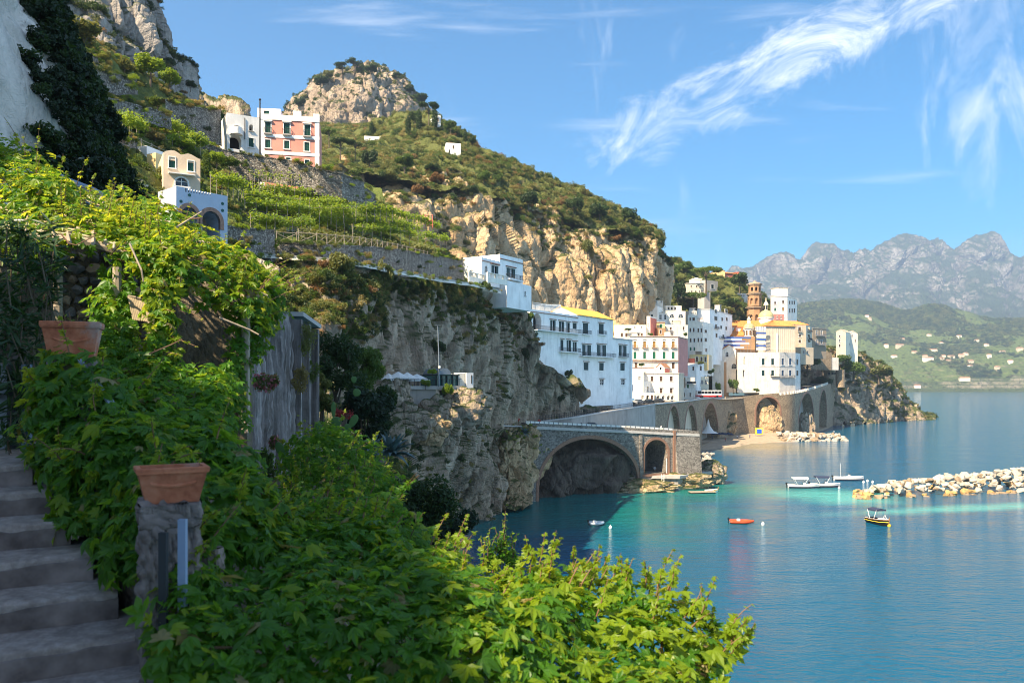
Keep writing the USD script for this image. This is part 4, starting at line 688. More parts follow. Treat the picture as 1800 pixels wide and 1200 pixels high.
for k in range(8): a = k * math.pi / 4; h.add('drum_opening', bx((dx + r * .84 * math.cos(a), dy + r * .84 * math.sin(a), z0 - 2.4), (.3, 1.0, 2.4), a), 'brown_shutter')
h.done()
# bell tower: octagonal tiers with arched openings and heavy cornices
t = thing('bell_tower', 'tall brown octagonal bell tower with arched openings in two tiers', 'bell tower'); cx, cy = V2((1326.5, 436)); S = 436 / F
def tier(rpx, y0, y1, arch, m='ochre_brick'):
    r = rpx * S; z0, z1 = zof(y1, 436), zof(y0, 436); so = man(lathe([(0, z0), (r, z0), (r, z1), (0, z1)], 8, (0, 0, 0)).process() if False else extr(Polygon([(r * math.cos(a), r * math.sin(a)) for a in np.arange(8) * math.pi / 4 + math.pi / 8]), z1 - z0, T_.transformations.translation_matrix([0, 0, z0])))
    for k in range(8):
        a = k * math.pi / 4; tt = np.array([-math.sin(a), math.cos(a)]); f = Face(np.array([math.cos(a), math.sin(a)]) * r * .924 - tt * 2, np.array([math.cos(a), math.sin(a)]) * r * .924 + tt * 2)
        f.n = np.array([math.cos(a), math.sin(a)])
        w = r * .2
        so -= man(f.prism(archpoly(2 - w, 2 + w, z0 + (z1 - z0) * arch[0], z0 + (z1 - z0) * arch[1], 8), -1.1, .3))
    m_ = unman(so); m_.apply_translation([cx, cy, 0]); obj('tier', m_, m, t)
    ring = lambda za, zb, k: obj('cornice', extr(Polygon([(cx + r * k * math.cos(a), cy + r * k * math.sin(a)) for a in np.arange(8) * math.pi / 4 + math.pi / 8]), zb - za, T_.transformations.translation_matrix([0, 0, za])), 'brown_plaster', t)
    ring(z1, z1 + .5, 1.14); ring(z1 + .503, z1 + .9, 1.24)
tier(10.5, 502, 515, (.2, .75)); tier(11.8, 519, 538.5, (.18, .72)); tier(13.2, 543, 596, (.45, .8))
z = zof(499, 436); obj('cap', lathe([(11.5 * S, z), (9 * S, z + .6), (3 * S, z + 1.), (2.2 * S, z + 1.6), (0, z + 1.7)], 8, (cx, cy, 0)), 'brown_plaster', t)
obj('inner_core', lathe([(7.2 * S, zof(590, 436)), (7.2 * S, zof(503, 436))], 8, (cx, cy, 0)), 'dark_opening', t)
# other buildings round the church
def rail_top(h): h.balcony(h.f, 1336, 1406, 618, out=.05, slab='railing_iron').band(h.f, 647, .2, 'grey_trim').band(h.f, 662.5, .25, 'grey_trim')
h = House('round_front_house', 'weathered white angular house with two rows of windows above the viaduct', 'house')
h.block((1296, 391), (1335, 394), (1345, 410), 619, 690, 'bright_white_plaster'); h.win(h.f, 1307, 1309.5, 627, 639, 'k').win(h.f, 1305.5, 1309, 650, 662, 'k')
h.block((1335.1, 394), (1370, 394.5), 22, 619, 700, 'weathered_white', parapet=.3); h.grid(h.f, (1341.5, 1358), 5, ((630, 641.5), (650.5, 660)), 'd'); h.balcony(h.f, 1354, 1370, 661, out=1.2, slab='grey_trim').band(h.f, 644, .2, 'grey_trim')
h.block((1370.1, 394.5), (1398, 401), 20, 619, 700, 'weathered_white', parapet=.3); h.grid(h.f, (1375.8, 1389.3), 4.6, ((630, 641.5), (650.5, 660)), 'u'); h.balcony(h.f, 1370.5, 1396, 663, out=1., slab='grey_trim').band(h.f, 644, .2, 'grey_trim')
h.block((1398.1, 401), (1407, 411), 16, 620, 700, 'weathered_white', parapet=.3); h.grid(h.f, (1401.5,), 3.4, ((631, 641.5), (651, 660)), 'n')
f = Face(V2((1340, 394.6)), V2((1397, 397))); h.balcony(f, 1341, 1397, 618.6, out=.1, slab='grey_trim'); h.done()
h = House('wrapped_house', 'tall block wrapped in pale beige sheeting under an orange hip roof', 'house')
h.block((1347, 404), (1398, 408), 14, 573, 630, 'beige_sheet'); f = h.f
for k in range(14): u = f.L * (k + .5) / 14; h.add('sheet_fold', f.box(u - .06, u + .06, h.z0, h.z1 - .5, 0, .10 + .05 * (k % 3)), 'beige_sheet')
h.add('pilaster', f.box(f.hit(1364, 600)[0], f.hit(1366.5, 600)[0], h.z0, f.hit(1365, 586)[1], 0, .5), 'pale_cream_plaster'); hip(h, 3.6, 'orange_tile', .8, .8); h.done()
h = House('orange_roof_house', 'low house under the right end of the orange roofs', 'house'); h.block((1398.5, 432), (1420, 434), 12, 571, 600, 'cream_plaster'); h.add('roof', tilesheet(h.f.pt(-8, h.z1, .6), h.f.pt(h.f.L + .6, h.z1, .6), h.f.pt(h.f.L - 2, h.z1 + 2.6, -7), h.f.pt(-8, h.z1 + 2.6, -7)), 'orange_tile'); h.done()
t = thing('scaffold', 'scaffolding hung with blue and white sheets along the church side', 'scaffold'); f = Face(V2((1246, 400)), V2((1320, 404)))
for k in range(13): u = f.L * k / 12; obj('pole', f.box(u - .05, u + .05, zof(622, 402), zof(590, 402), -.05, .05), 'steel_grey', t)
for k, (y0, y1, m) in enumerate(((592, 594.5, 'blue_sheet'), (595, 598, 'white_sheet'), (598.6, 600.5, 'blue_sheet'), (602, 605, 'white_sheet'), (605.5, 608, 'blue_sheet'), (609, 612, 'white_sheet'))): obj('sheet', f.box(.2 + k % 2, f.L - (k * 5) % 7, zof(y1, 402), zof(y0, 402), .06, .12), m, t)
for y in (594.8, 601.5, 608.5): obj('deck', f.box(0, f.L, zof(y, 402) - .08, zof(y, 402), -1.0, -.06), 'brown_trim', t)
t = thing('tower_scaffold', 'tall scaffold with blue sheets and white decks beside the wrapped block', 'scaffold'); f = Face(V2((1329, 399)), V2((1346.5, 401)))
for k in range(5): u = f.L * k / 4; obj('pole', f.box(u - .05, u + .05, zof(618, 400), zof(573, 400), -.05, .05), 'steel_grey', t)
obj('board_wall', f.box(0, f.L, zof(581, 400), zof(574, 400), -.4, -.1), 'white_sheet', t)
for k in range(6): obj('sheet', f.box(.1, f.L - .1, zof(587 + k * 5.6, 400), zof(583.5 + k * 5.6, 400), .06, .12), 'blue_sheet' if k % 2 == 0 else 'white_sheet', t)
tb('beige_house', 'beige stone apartment house with stacked balconies', (1398, 424), (1417, 426), (1427.5, 442), 571, 640, 'beige_plaster', [(1403, 1408, 574.5, 582, 'n'), (1403.5, 1408, 588, 592, 'n'), (1403.5, 1408, 597, 602, 'n')], [(1420, 1424, 574.5, 581, 'k'), (1420, 1424, 588, 593, 'k'), (1420, 1424, 597, 602, 'k')], late=lambda h: (h.balcony(h.f, 1402, 1409, 583, out=.8, slab='grey_trim'), h.balcony(h.s, 1419, 1425.5, 583, out=.8), h.balcony(h.s, 1419, 1425.5, 597, out=.8)))
tb('dark_house', 'dark brown house with blue balconies at the town edge', (1428, 446), (1452.5, 452), 12, 576, 630, 'brown_plaster', R((1436, 1444), 3.2, 581, 588) + R((1436, 1444), 3.2, 597, 604), cornice='grey_trim', late=lambda h: (h.balcony(h.f, 1433, 1449, 590, out=1., rail='blue_shutter'), h.balcony(h.f, 1433, 1449, 606, out=1., rail='blue_shutter')))
h = House('white_tower_house', 'white tower house with mauve shaded side and rooftop room', 'house')
h.block((1354.5, 452), (1384, 455), (1401, 474), 519.5, 575, 'bright_white_plaster', cornice='pale_cream_plaster')
for x, y0, y1, st in ((1362.5, 530, 534.5, 'n'), (1376.5, 528, 533, 'n'), (1362.5, 541, 546, 'b'), (1376.5, 540, 546, 'o'), (1376.5, 553, 557, 'n')): h.win(h.f, x - 1.7, x + 1.7, y0, y1, st)
h.grid(h.s, (1388, 1392.5, 1396.5), 2.2, ((528.5, 535), (542, 549.5)), 'n'); h.block((1368.5, 457), (1385, 459), 7, 505, 521, 'pale_cream_plaster', cornice='beige_plaster'); h.done()
tb('twin_gable_house', 'tall beige twin-gabled house on the headland', (1469.5, 500), (1487, 502), (1497, 516), 583, 640, 'cream_plaster', R((1476,), 2.6, 589.5, 592.5, 'n') + R((1476,), 2.6, 596.5, 601) + R((1476,), 2.6, 605, 609.5, 'n'), [(1493, 1495, 603, 607, 'k')], roof=lambda h: gable(h, 1.6, 'beige_plaster', .1, 'bc'))
tb('twin_gable_wing', 'pale wing of the twin-gabled house with two windows', (1494, 512), (1508, 514), 9, 586, 645, 'pale_cream_plaster', [(1496.5, 1499, 588, 592, 'n'), (1502.5, 1504.5, 596, 601, 'n')], roof=lambda h: gable(h, 1.5, 'beige_plaster', .1, 'bc'))
tb('cream_villa', 'cream villa with two rows of windows among the pines', (1208, 425), (1238, 427), 12, 497, 522, 'cream_plaster', R((1215, 1224.5, 1232), 2.6, 501.5, 505, 'n') + R((1216, 1223, 1230, 1233.5), 2.2, 510.5, 515, 'n'), cornice='grey_trim')
tb('villa_roof_room', 'white rooftop room on the cream villa', (1220, 430), (1234, 431), 6, 490.5, 499, 'bright_white_plaster', [(1231, 1234, 493, 496, 'k')], roof=lambda h: hip(h, 1., 'white_trim', .2))
tb('grey_villa', 'grey shaded villa behind the large umbrella pine', (1240, 444), (1262, 450), 10, 492, 515, 'grey_plaster', [(1250, 1255, 500, 507, 'd')])
tb('yellow_hill_villa', 'bright yellow end of the hilltop villa', (1261.5, 470), (1274.5, 471), 12, 476, 510, 'yellow_plaster', [(1264, 1267, 498, 502, 'k')], roof=lambda h: gable(h, .8, 'brown_tile', .2, 'bc'))
tb('red_hill_villa', 'red hilltop villa with a brown tile roof', (1274.7, 472), (1300, 478), 10, 480, 508, 'red_plaster', [(1277.5, 1280, 486, 490, 'k')], roof=lambda h: hip(h, 1.4, 'orange_tile', .4))
tb('red_hill_tower', 'square red tower at the end of the red villa', (1299, 480), (1311, 484), 8, 477.5, 510, 'red_plaster', [(1303, 1306, 480, 483, 'k')], cornice='brown_trim')
tb('white_hill_cottage', 'white cottage with two dark windows beside the bell tower', (1297, 452), (1314.5, 454), 8, 515, 532, 'bright_white_plaster', R((1303.5, 1307.5), 2., 518, 521.5, 'k'))
tb('tower_ruin', 'tall grey stone pier below the cream villa', (1238, 418), (1248.5, 420), 5, 513, 545, 'grey_plaster', cat='tower')
t = thing('round_keep', 'ruined round stone tower on the promontory', 'tower'); cx, cy = V2((1458, 486)); z0, z1 = zof(672, 486), zof(646, 486); r = 10 / F * 486
obj('wall', lathe([(r * 1.05, z0 - 3), (r, z0), (r * .97, z1), (r * .7, z1 + .2), (r * .7, z1 - 1)], 18, (cx, cy, 0)), 'viaduct_stone', t); obj('wall', lathe([(r * .8, z0 - 3), (r * .75, z1 - 1.2), (0, z1 - 1.2)], 14, (cx + 7, cy + 1, 0)), 'viaduct_stone', t)
for a in (-2.0, -1.4, -.8): obj('opening', bx((cx + r * .96 * math.cos(a), cy + r * .96 * math.sin(a), z1 - 3.5), (.5, 1.1, 1.3), a), 'dark_opening', t)
tb('garden_wall_house', 'long stone garden wall with a vaulted terrace on the promontory', (1407, 470), (1462, 478), 5, 618, 650, 'viaduct_stone', cat='wall')
tb('white_garage', 'white flat-roofed garage below the twin-gabled house', (1443, 476), (1474, 480), 6, 628, 650, 'weathered_white', [(1446, 1451, 628.5, 634, 'k')])
# scattered far houses across the bay
def far_snap(x, y):
    gx, gy = HX + F * GM[..., 0] / GM[..., 1], HY - F * (GM[..., 2] - H) / GM[..., 1]; c = GM[(gx - x) ** 2 + (gy - y) ** 2 < 30]; return c[np.argmin(c[:, 1])]
OR = ['first'] + '2nd 3rd 4th 5th 6th 7th 8th 9th 10th 11th 12th 13th 14th 15th 16th 17th 18th 19th 20th 21st 22nd 23rd 24th 25th 26th 27th 28th 29th 30th 31st'.split()[0:]
for k, (x, y, w) in enumerate(sorted([(1525, 552, 7), (1532, 558, 6), (1588, 594, 12), (1580, 603, 18), (1640, 612, 20), (1632, 626, 26), (1650, 628, 10), (1672, 624, 16), (1684, 623, 12), (1630, 585, 8), (1680, 590, 10), (1712, 596, 9), (1728, 604, 8), (1700, 634, 12), (1748, 642, 10), (1790, 609, 14), (1760, 614, 12), (1570, 622, 12), (1545, 640, 9), (1690, 662, 24), (1615, 676, 14), (1622, 622, 10), (1658, 622, 9), (1666, 630, 12), (1694, 618, 9), (1604, 615, 10), (1650, 600, 8), (1740, 622, 9), (1770, 632, 10), (1560, 604, 8), (1706, 640, 9)], key=lambda q: q[1])):
    gp = far_snap(x, y); d = gp[1]; s_ = d / F
    px = x; nm = ('left', 'right')
    t = thing('far_house', f"tiny pale {['wide', 'narrow', 'square', 'long'][k % 4]} house across the bay, {OR[k]} from the top of all", 'house', gp - [0, 6, 1], .2 * math.sin(k), group='houses across the bay')
    ww, hh_ = w * s_ * .7, 3. * s_
    obj('wall', bx((0, 0, hh_ / 2 - 6), (ww, 12, hh_ + 12)), ('pale_cream_plaster', 'beige_plaster', 'cream_plaster')[k % 3], t); obj('roof', hull([(sx * ww * .53, sy * 7, hh_) for sx in (-1, 1) for sy in (-1, 1)] + [(sx * ww * .4, 0, hh_ + 2.5) for sx in (-1, 1)]), 'brown_tile', t)

# rooftop clutter: stair heads, tanks, chimneys and awnings
for k, (px, py, d, w_, hp, m, la) in enumerate(((1100, 544, 334, 7, 5, 'bright_white_plaster', 'white stair head on the roof under the cliff'), (1118, 590, 304, 9, 5, 'pale_cream_plaster', 'cream rooftop hut at the left end of the palazzo roof'), (1176, 588, 308, 10, 5, 'weathered_white', 'weathered rooftop hut on the palazzo near its pink end'), (1150, 655, 297, 9, 4, 'bright_white_plaster', 'white rooftop hut above the low white palazzo'), (1217, 546, 376, 5, 5, 'weathered_white', 'small chimney block on the tall narrow house'), (1262, 541, 402, 8, 5, 'grey_plaster', 'grey tank on the side roof of the big plain block'), (1200, 638, 352, 8, 5, 'cream_plaster', 'cream hut on the corner house roof'), (1216, 637, 353, 6, 7, 'red_plaster', 'red chimney on the corner house roof'), (1190, 569, 332, 12, 4, 'beige_plaster', 'beige awning over the vaulted house'), (1228, 622, 362, 10, 4, 'brown_plaster', 'brown shed on the yellow town house'), (1230, 564, 376, 5, 4, 'weathered_white', 'small stair head on the stacked window house'))):
    s_ = d / F; t = thing('roof_hut', la, 'rooftop hut', W(px, py, d), .5 + .1 * k); obj('wall', bx((0, 0, hp * s_ / 2 - .8), (w_ * s_, 2.6, hp * s_ + 1.6)), m, t); obj('roof', bev((0, 0, hp * s_ + .06), (w_ * s_ + .4, 3.0, .12), .02), 'grey_trim' if k % 2 else 'brown_tile', t); obj('door', bx((0.1, -1.31, .5 * hp * s_ - .3), (.7, .06, min(1.9, hp * s_))), 'brown_shutter', t)
# ---------------------------------------------------------------- bridge, viaduct, roads, breakwater
plain('asphalt', (.06, .058, .056), rough=.9, var=.2); plain('paving', (.40, .38, .35), rough=.9, var=.15, bump=.02); plain('kerb_stone', (.48, .46, .43), rough=.9)
class Path:
    """A wall line through (px, d, py of its top)."""
    def __init__(s, pts):
        P = np.array([W(px, py, d) for px, d, py in pts]); s.px = np.array([p[0] for p in pts], float)
        L = np.r_[0, np.cumsum(np.linalg.norm(np.diff(P[:, :2], axis=0), axis=1))]; s.L = L[-1]; s.s0 = L; s.f = PchipInterpolator(L, P, axis=0)
        g = np.linspace(0, s.L, 1500); q = s.f(g); s.g, s.gpx = g, HX + F * q[:, 0] / q[:, 1]
    def at(s, u): return s.f(np.clip(u, 0, s.L))
    def nrm(s, u):
        d = s.at(np.asarray(u) + .3) - s.at(np.asarray(u) - .3); n = np.stack([d[..., 1], -d[..., 0]], -1); n /= np.linalg.norm(n, axis=-1, keepdims=True) + 1e-9
        return n
    def u(s, px): return float(np.interp(px, s.gpx, s.g)) if s.gpx[-1] > s.gpx[0] else 0
    def z(s, px, py): return zof(py, s.at(s.u(px))[1])
    def bend(s, mesh):
        """mesh in (u, out, z) to the world; out is towards the viewer."""
        v = np.asarray(mesh.vertices); p = s.at(v[:, 0]); n = s.nrm(v[:, 0]); sg = np.sign((n * -p[:, :2]).sum(1)); sg = 1 if sg.mean() > 0 else -1
        w = np.column_stack([p[:, :2] + n * sg * v[:, 1:2], v[:, 2]]); m = T_.Trimesh(w, mesh.faces, process=False)
        if m.volume < 0: m.invert()
        return m
    def wall(s, poly, o0, o1, step=2.5):
        """poly in (u, z) thickened from o0 to o1, cut into short lengths so that it follows the bend."""
        ms = []
        x0, _, x1, _ = poly.bounds; n = max(1, int((x1 - x0) / step)); cuts = np.linspace(x0, x1, n + 1)
        so = man(extr(poly, o1 - o0))
        v = unman(so); v.vertices = v.vertices
        # refine along u by slicing planes
        for c in cuts[1:-1]:
            a, b = so.split_by_plane((1, 0, 0), float(c)); ms.append(b); so = a
        ms.append(so); out = []
        for m in ms:
            m = unman(m)
            if not len(m.faces): continue
            k = np.array(m.vertices); m = T_.Trimesh(np.column_stack([k[:, 0], k[:, 2] + o0, k[:, 1]]), m.faces[:, ::-1], process=False); out.append(s.bend(m))
        return cat_(out)
    def box(s, u0, u1, o0, o1, dz0, dz1, rel=True):
        m = T_.creation.box([u1 - u0, o1 - o0, dz1 - dz0]); m.apply_translation([(u0 + u1) / 2, (o0 + o1) / 2, (dz0 + dz1) / 2])
        v = np.array(m.vertices)
        if rel: v[:, 2] += s.at(v[:, 0])[:, 2]
        return s.bend(T_.Trimesh(v, m.faces, process=False))
def topline(p, u0, u1, dz, n=40): return [(u, float(p.at(u)[2]) + dz) for u in np.linspace(u0, u1, n)]
# the low bridge with the big arch
br = Path([(860, 166, 741), (900, 171, 742), (950, 177, 744), (1040, 186, 748.5), (1120, 192, 752), (1180, 196.5, 755.5), (1229, 200, 757.5)])
t = thing('arched_bridge', 'grey stone bridge with one wide brick-edged arch and a smaller arch over the water', 'bridge')
ub0, ub1 = br.u(936), br.L
wall = Polygon([(ub0, -2)] + topline(br, ub0, ub1, 0) + [(ub1 + .0, -2)])
def aw(p, x0, x1, ytop, zb, rise=None, n=22):
    u0, u1 = p.u(x0), p.u(x1); return archpoly(u0, u1, zb, p.z((x0 + x1) / 2, ytop), n, rise)
A1 = aw(br, 947, 1121, 771, -2.5, rise=10.5, n=30); A2 = aw(br, 1132, 1174, 772.5, 4.0)
rg = [A1.buffer(.85).difference(A1), A2.buffer(.6).difference(A2)]
obj('wall', br.wall(wall.difference(A1).difference(A2), -9, 0), 'bridge_stone', t)
for r_ in rg: obj('arch_ring', br.wall(r_.intersection(wall.buffer(-.01)), -.6, .12), 'brick_red', t)
obj('back_wall', br.wall(sbox(br.u(1122), -2, ub1, br.z(1150, 760)), -9.6, -9.1), 'old_render', t)
for x in (1126, 1185): obj('pilaster', br.box(br.u(x) - .35, br.u(x) + .35, 0, .28, 0, 13.6, False) if x < 1180 else br.box(br.u(x) - .4, br.u(x) + .4, 0, .3, 2, 14.4, False), 'bridge_stone' if x < 1180 else 'brick_red', t)
obj('string_course', br.wall(Polygon(topline(br, ub0, ub1, -1.3) + topline(br, ub0, ub1, -.95)[::-1]), 0, .25), 'kerb_stone', t)
obj('battered_end', hull([br.at(u)[:2].tolist() + [z] if o == 0 else (br.at(u)[:2] + br.nrm(u) * o * 1.).tolist() + [z] for u, z, o in ((br.u(1186), 14, 0), (br.u(1229), 14, 0), (br.u(1186), 2, 0), (br.u(1229), 2, 0), (br.u(1188), 2, 1.2), (br.u(1232), 2, 1.4), (br.u(1229), 2, -6), (br.u(1229), 14, -6))]), 'bridge_stone', t)
br.px0 = 0
def decksheet(p, u0, u1, o0, o1, dz, n=40):
    us = np.linspace(u0, u1, n); P = p.at(us); N = p.nrm(us); sg = 1 if ((N * -P[:, :2]).sum(1)).mean() > 0 else -1
    a, b = [np.column_stack([P[:, :2] + N * sg * o, P[:, 2] + dz]) for o in (o0, o1)]
    m = gmesh(np.stack([a, b])); m.faces = m.faces if m.face_normals[0, 2] > 0 else m.faces[:, ::-1]; return m
obj('lower_road', decksheet(br, 0, ub1, -16, 0, -.75), 'asphalt', kind='structure')
G = patch([[(815, 744, 150), (862, 743, 167), (905, 743.5, 172), (955, 746, 178)], [(822, 739, 156), (868, 738, 172), (912, 738, 184), (962, 736, 192)]], 20, 10); G[..., 2] -= .8; obj('road_fork', gmesh(G), 'asphalt', kind='structure')
t = thing('parapet', 'railing of white panels between posts along the low bridge road', 'railing')
u = br.u(925); k = 0
while u < br.u(1176):
    obj('panel', br.box(u + .12, u + 1.28, -.2, -.12, -.62, .42), 'white_trim' if k % 7 else 'pale_cream_plaster', t); obj('post', br.box(u, u + .1, -.24, -.1, -.75, .55), 'steel_grey', t); u += 1.4; k += 1
obj('kerb', br.box(br.u(868), br.u(1000), -.5, .1, -.95, -.65) if False else br.wall(Polygon(topline(br, br.u(868), ub1, -.95) + topline(br, br.u(868), ub1, -.66)[::-1]), -.55, .12), 'kerb_stone', t)
t = thing('iron_fence', 'dark iron railing at the seaward end of the low bridge', 'fence')
for u in np.arange(br.u(1178), ub1, .45): obj('bar', br.box(u, u + .05, -.2, -.15, -.66, .45), 'railing_iron', t)
obj('rail', br.wall(Polygon(topline(br, br.u(1177), ub1, .45) + topline(br, br.u(1177), ub1, .52)[::-1]), -.2, -.14), 'railing_iron', t)
t = thing('fork_railing', 'grey tubular railing at the left start of the low bridge road', 'railing')
for u in np.arange(br.u(842) if False else 0, br.u(890), 1.6): obj('post', br.box(u, u + .08, -.25, -.17, -.75, .4), 'steel_grey', t)
for dz in (.36, -.1): obj('rail', br.wall(Polygon(topline(br, 0, br.u(892), dz) + topline(br, 0, br.u(892), dz + .07)[::-1]), -.25, -.18), 'steel_grey', t)
for k in range(11):                                  # white barrels at the fork
    x, d = (888 + k * 3.3, 178 + k * 1.2) if k < 7 else (931 + (k - 7) * 7, 192 + k)
    p = W(x, 746 if k < 7 else 736, d); tt = thing('white_barrel', f"{['first','second','third','fourth','fifth','sixth','seventh','first','second','third','fourth'][k]} white barrel from the left {'in front of' if k < 7 else 'behind'} the warning sign", 'barrel', p - [0, 0, .8], 0, 'white barrels at the road fork')
    obj('drum', lathe([(0, 0), (.42, 0), (.45, .5), (.42, 1.3), (0, 1.32)], 10), 'white_trim', tt); obj('band', lathe([(.455, .25), (.455, .45)], 10), 'brick_red', tt)
p = W(919, 748, 184); t = thing('warning_sign', 'white triangular road sign on a thin post at the fork', 'sign', p)
obj('post', tube([(0, 0, -.5), (0, 0, 4.2)], .06, 6), 'steel_grey', t)
for r, o, m in ((.95, 0, 'brick_red'), (.72, -.05, 'white_trim')): obj('plate', T_.Trimesh(*(lambda q: (np.column_stack([q.vertices[:, 0], q.vertices[:, 2] + o, q.vertices[:, 1] + 4.6]), q.faces))(extr(Polygon([(r * math.sin(a), r * math.cos(a)) for a in (math.pi, math.pi + 2.094, math.pi - 2.094)]), .04)), process=False), m, t)
# upper road and viaduct
vp = Path([(950, 181, 735), (1000, 186, 729), (1050, 197, 721), (1110, 216, 712), (1150, 241, 706), (1200, 287, 702), (1245, 336, 697), (1272, 366, 698), (1298, 379, 698), (1340, 385, 694), (1385, 391, 690), (1410, 403, 686), (1430, 421, 681), (1448, 446, 675.5), (1459, 476, 671.5), (1474, 530, 667)])
t = thing('viaduct', 'brown stone viaduct with tall brick-edged arches curving along the beach', 'viaduct')
ua = vp.u(1152); wl = Polygon([(ua, -2)] + topline(vp, ua, vp.L, -.9, 80) + [(vp.L, -2)])
ars = [aw(vp, *q) for q in ((1172, 1195, 713, 1), (1203, 1225, 711.5, 1), (1233, 1263, 708, 1), (1329, 1371.5, 698, 1), (1404, 1430, 691, 1), (1440, 1453, 685, 1))]
hole = unary_union(ars)
obj('wall', vp.wall(wl.difference(hole), -5, 0), 'viaduct_stone', t)
for a_ in ars: obj('arch_ring', vp.wall(a_.buffer(.8).difference(a_).intersection(sbox(-9, 6, 1e4, 99)), -.7, .14), 'brick_red', t)
for a_, m in zip(ars, ('beige_plaster', 'beige_plaster', 'old_render', 'beige_plaster', 'old_render', 'old_render')): obj('niche_wall', vp.wall(a_.buffer(.8), -5.6, -5.02) if m not in ('beige_plaster',) or a_ is ars[3] else vp.wall(a_.buffer(-.01), -2.4, -1.9), m, t)
obj('road_edge', vp.wall(Polygon(topline(vp, ua, vp.u(1290), -.88, 60) + topline(vp, ua, vp.u(1290), -.5, 60)[::-1]), -.6, .35), 'kerb_stone', t)
t = thing('retaining_wall', 'grey rendered retaining wall between the low road and the road above', 'wall')
obj('wall', vp.wall(Polygon(topline(vp, 0, ua - .02, -.9) + [(ua - .02, 8), (vp.u(1124), 8), (vp.u(1124), 13.3), (0, 13.3)]), -1.2, 0), 'old_render', t); obj('coping', vp.wall(Polygon(topline(vp, 0, ua - .02, -.89) + topline(vp, 0, ua - .02, -.6)[::-1]), -1., .15), 'kerb_stone', t)
t = thing('iron_railing', 'long dark railing along the upper road under the big white house', 'railing')
for u in np.arange(0, vp.u(1165), .8): obj('bar', vp.box(u, u + .07, -.4, -.33, -.6, .55), 'railing_iron', t)
for dz in (.5, 0): obj('rail', vp.wall(Polygon(topline(vp, 0, vp.u(1166), dz) + topline(vp, 0, vp.u(1166), dz + .08)[::-1]), -.4, -.32), 'railing_iron', t)
t = thing('stone_parapet', 'row of square stone posts edging the road on the curved viaduct', 'parapet')
for u in np.arange(vp.u(1372), vp.u(1456), 2.7): obj('post', vp.box(u, u + .75, -.75, -.1, -.88, .35), 'pale_cream_plaster', t)
obj('rail', vp.wall(Polygon(topline(vp, vp.u(1372), vp.u(1457), -.3) + topline(vp, vp.u(1372), vp.u(1457), -.12)[::-1]), -.5, -.35), 'steel_grey', t)
t = thing('low_parapet', 'low rubble parapet on top of the sunlit viaduct wall', 'parapet'); obj('wall', vp.wall(Polygon(topline(vp, vp.u(1276), vp.u(1370), -.88) + topline(vp, vp.u(1276), vp.u(1370), .25)[::-1]), -.6, -.02), 'viaduct_stone', t)
obj('upper_road', decksheet(vp, 0, vp.L, -11, 0, -.92, 120), 'asphalt', kind='structure')
G = patch([[(1060, 707, 252), (1110, 700, 300), (1150, 695, 345), (1230, 694, 405), (1290, 692, 430), (1400, 688, 440), (1470, 668, 540)], [(1070, 714, 226), (1115, 712, 234), (1155, 708, 256), (1206, 704, 296), (1250, 698.5, 346), (1330, 696, 395), (1466, 672.5, 500)]], 80, 20)
G[..., 2] -= .9; obj('town_square', gmesh(G), 'paving', kind='structure')
# rocks: one boulder mesh each
plain('boulder_white', (.45, .395, .315), var=.2, scale=.9, rough=.95, bump=.15, bscale=2.); plain('boulder_ochre', (.42, .27, .11), var=.3, scale=.9, rough=.95, bump=.15, bscale=2.); plain('boulder_grey', (.33, .30, .26), var=.25, scale=.9, rough=.95, bump=.15, bscale=2.); plain('boulder_brown', (.27, .20, .13), var=.3, scale=.9, rough=.95, bump=.15, bscale=2.)
def boulder(c, r, seed):
    g = np.random.default_rng(seed); p = g.normal(size=(15, 3)); p /= np.linalg.norm(p, axis=1, keepdims=True); p *= g.uniform(.8, 1.12, (15, 1)); p *= np.array([g.uniform(.8, 1.4), g.uniform(.8, 1.25), g.uniform(.6, .95)]) * r
    a = g.uniform(0, 6.3); R_ = np.array([[math.cos(a), -math.sin(a), 0], [math.sin(a), math.cos(a), 0], [0, 0, 1]])
    m = hull(np.sign(p) * np.abs(p) ** .8 @ R_.T + c); m = T_.Trimesh(*T_.remesh.subdivide(m.vertices, m.faces)); v = np.array(m.vertices); m.vertices = v + (v - c) * (noise(v * 1.3 / max(r, .3), seed)[:, None] - .5) * .22
    return m
def heap(name, label, spots, cat='breakwater'):
    t = thing(name, label, cat)
    for i, (c, r, m) in enumerate(spots): obj('boulder', boulder(np.asarray(c, float), r, 1000 + i + int(abs(c[0]) * 7)), m, t)
    return t
g = np.random.default_rng(5); sp = []
for k in range(290):                                 # the breakwater, running off to the right
    v = g.uniform(0, 1) ** .9; px = 1502 + 330 * v; dw = H * F / ((880 - 14 * v - 2.5) - HY)  # its waterline
    wd = 6. + 2.2 * v; a = g.uniform(-1, 1); hgt = (2.6 + 2.8 * v) * (1 - abs(a) ** 1.5) * np.clip((px - 1500) / 40, .25, 1); d = dw + (a + .9) * wd
    r = g.uniform(.5, 1.05); z = max(0, hgt - .5) + g.uniform(-.3, .3)
    sp.append(((xof(px, d), d, z), r, 'boulder_brown' if z < .12 else 'boulder_ochre' if z < .75 and g.uniform() < .75 else ('boulder_white' if g.uniform() < .8 else 'boulder_brown')))
heap('breakwater', 'breakwater of pale boulders with ochre stones at the waterline', sp)
sp = []
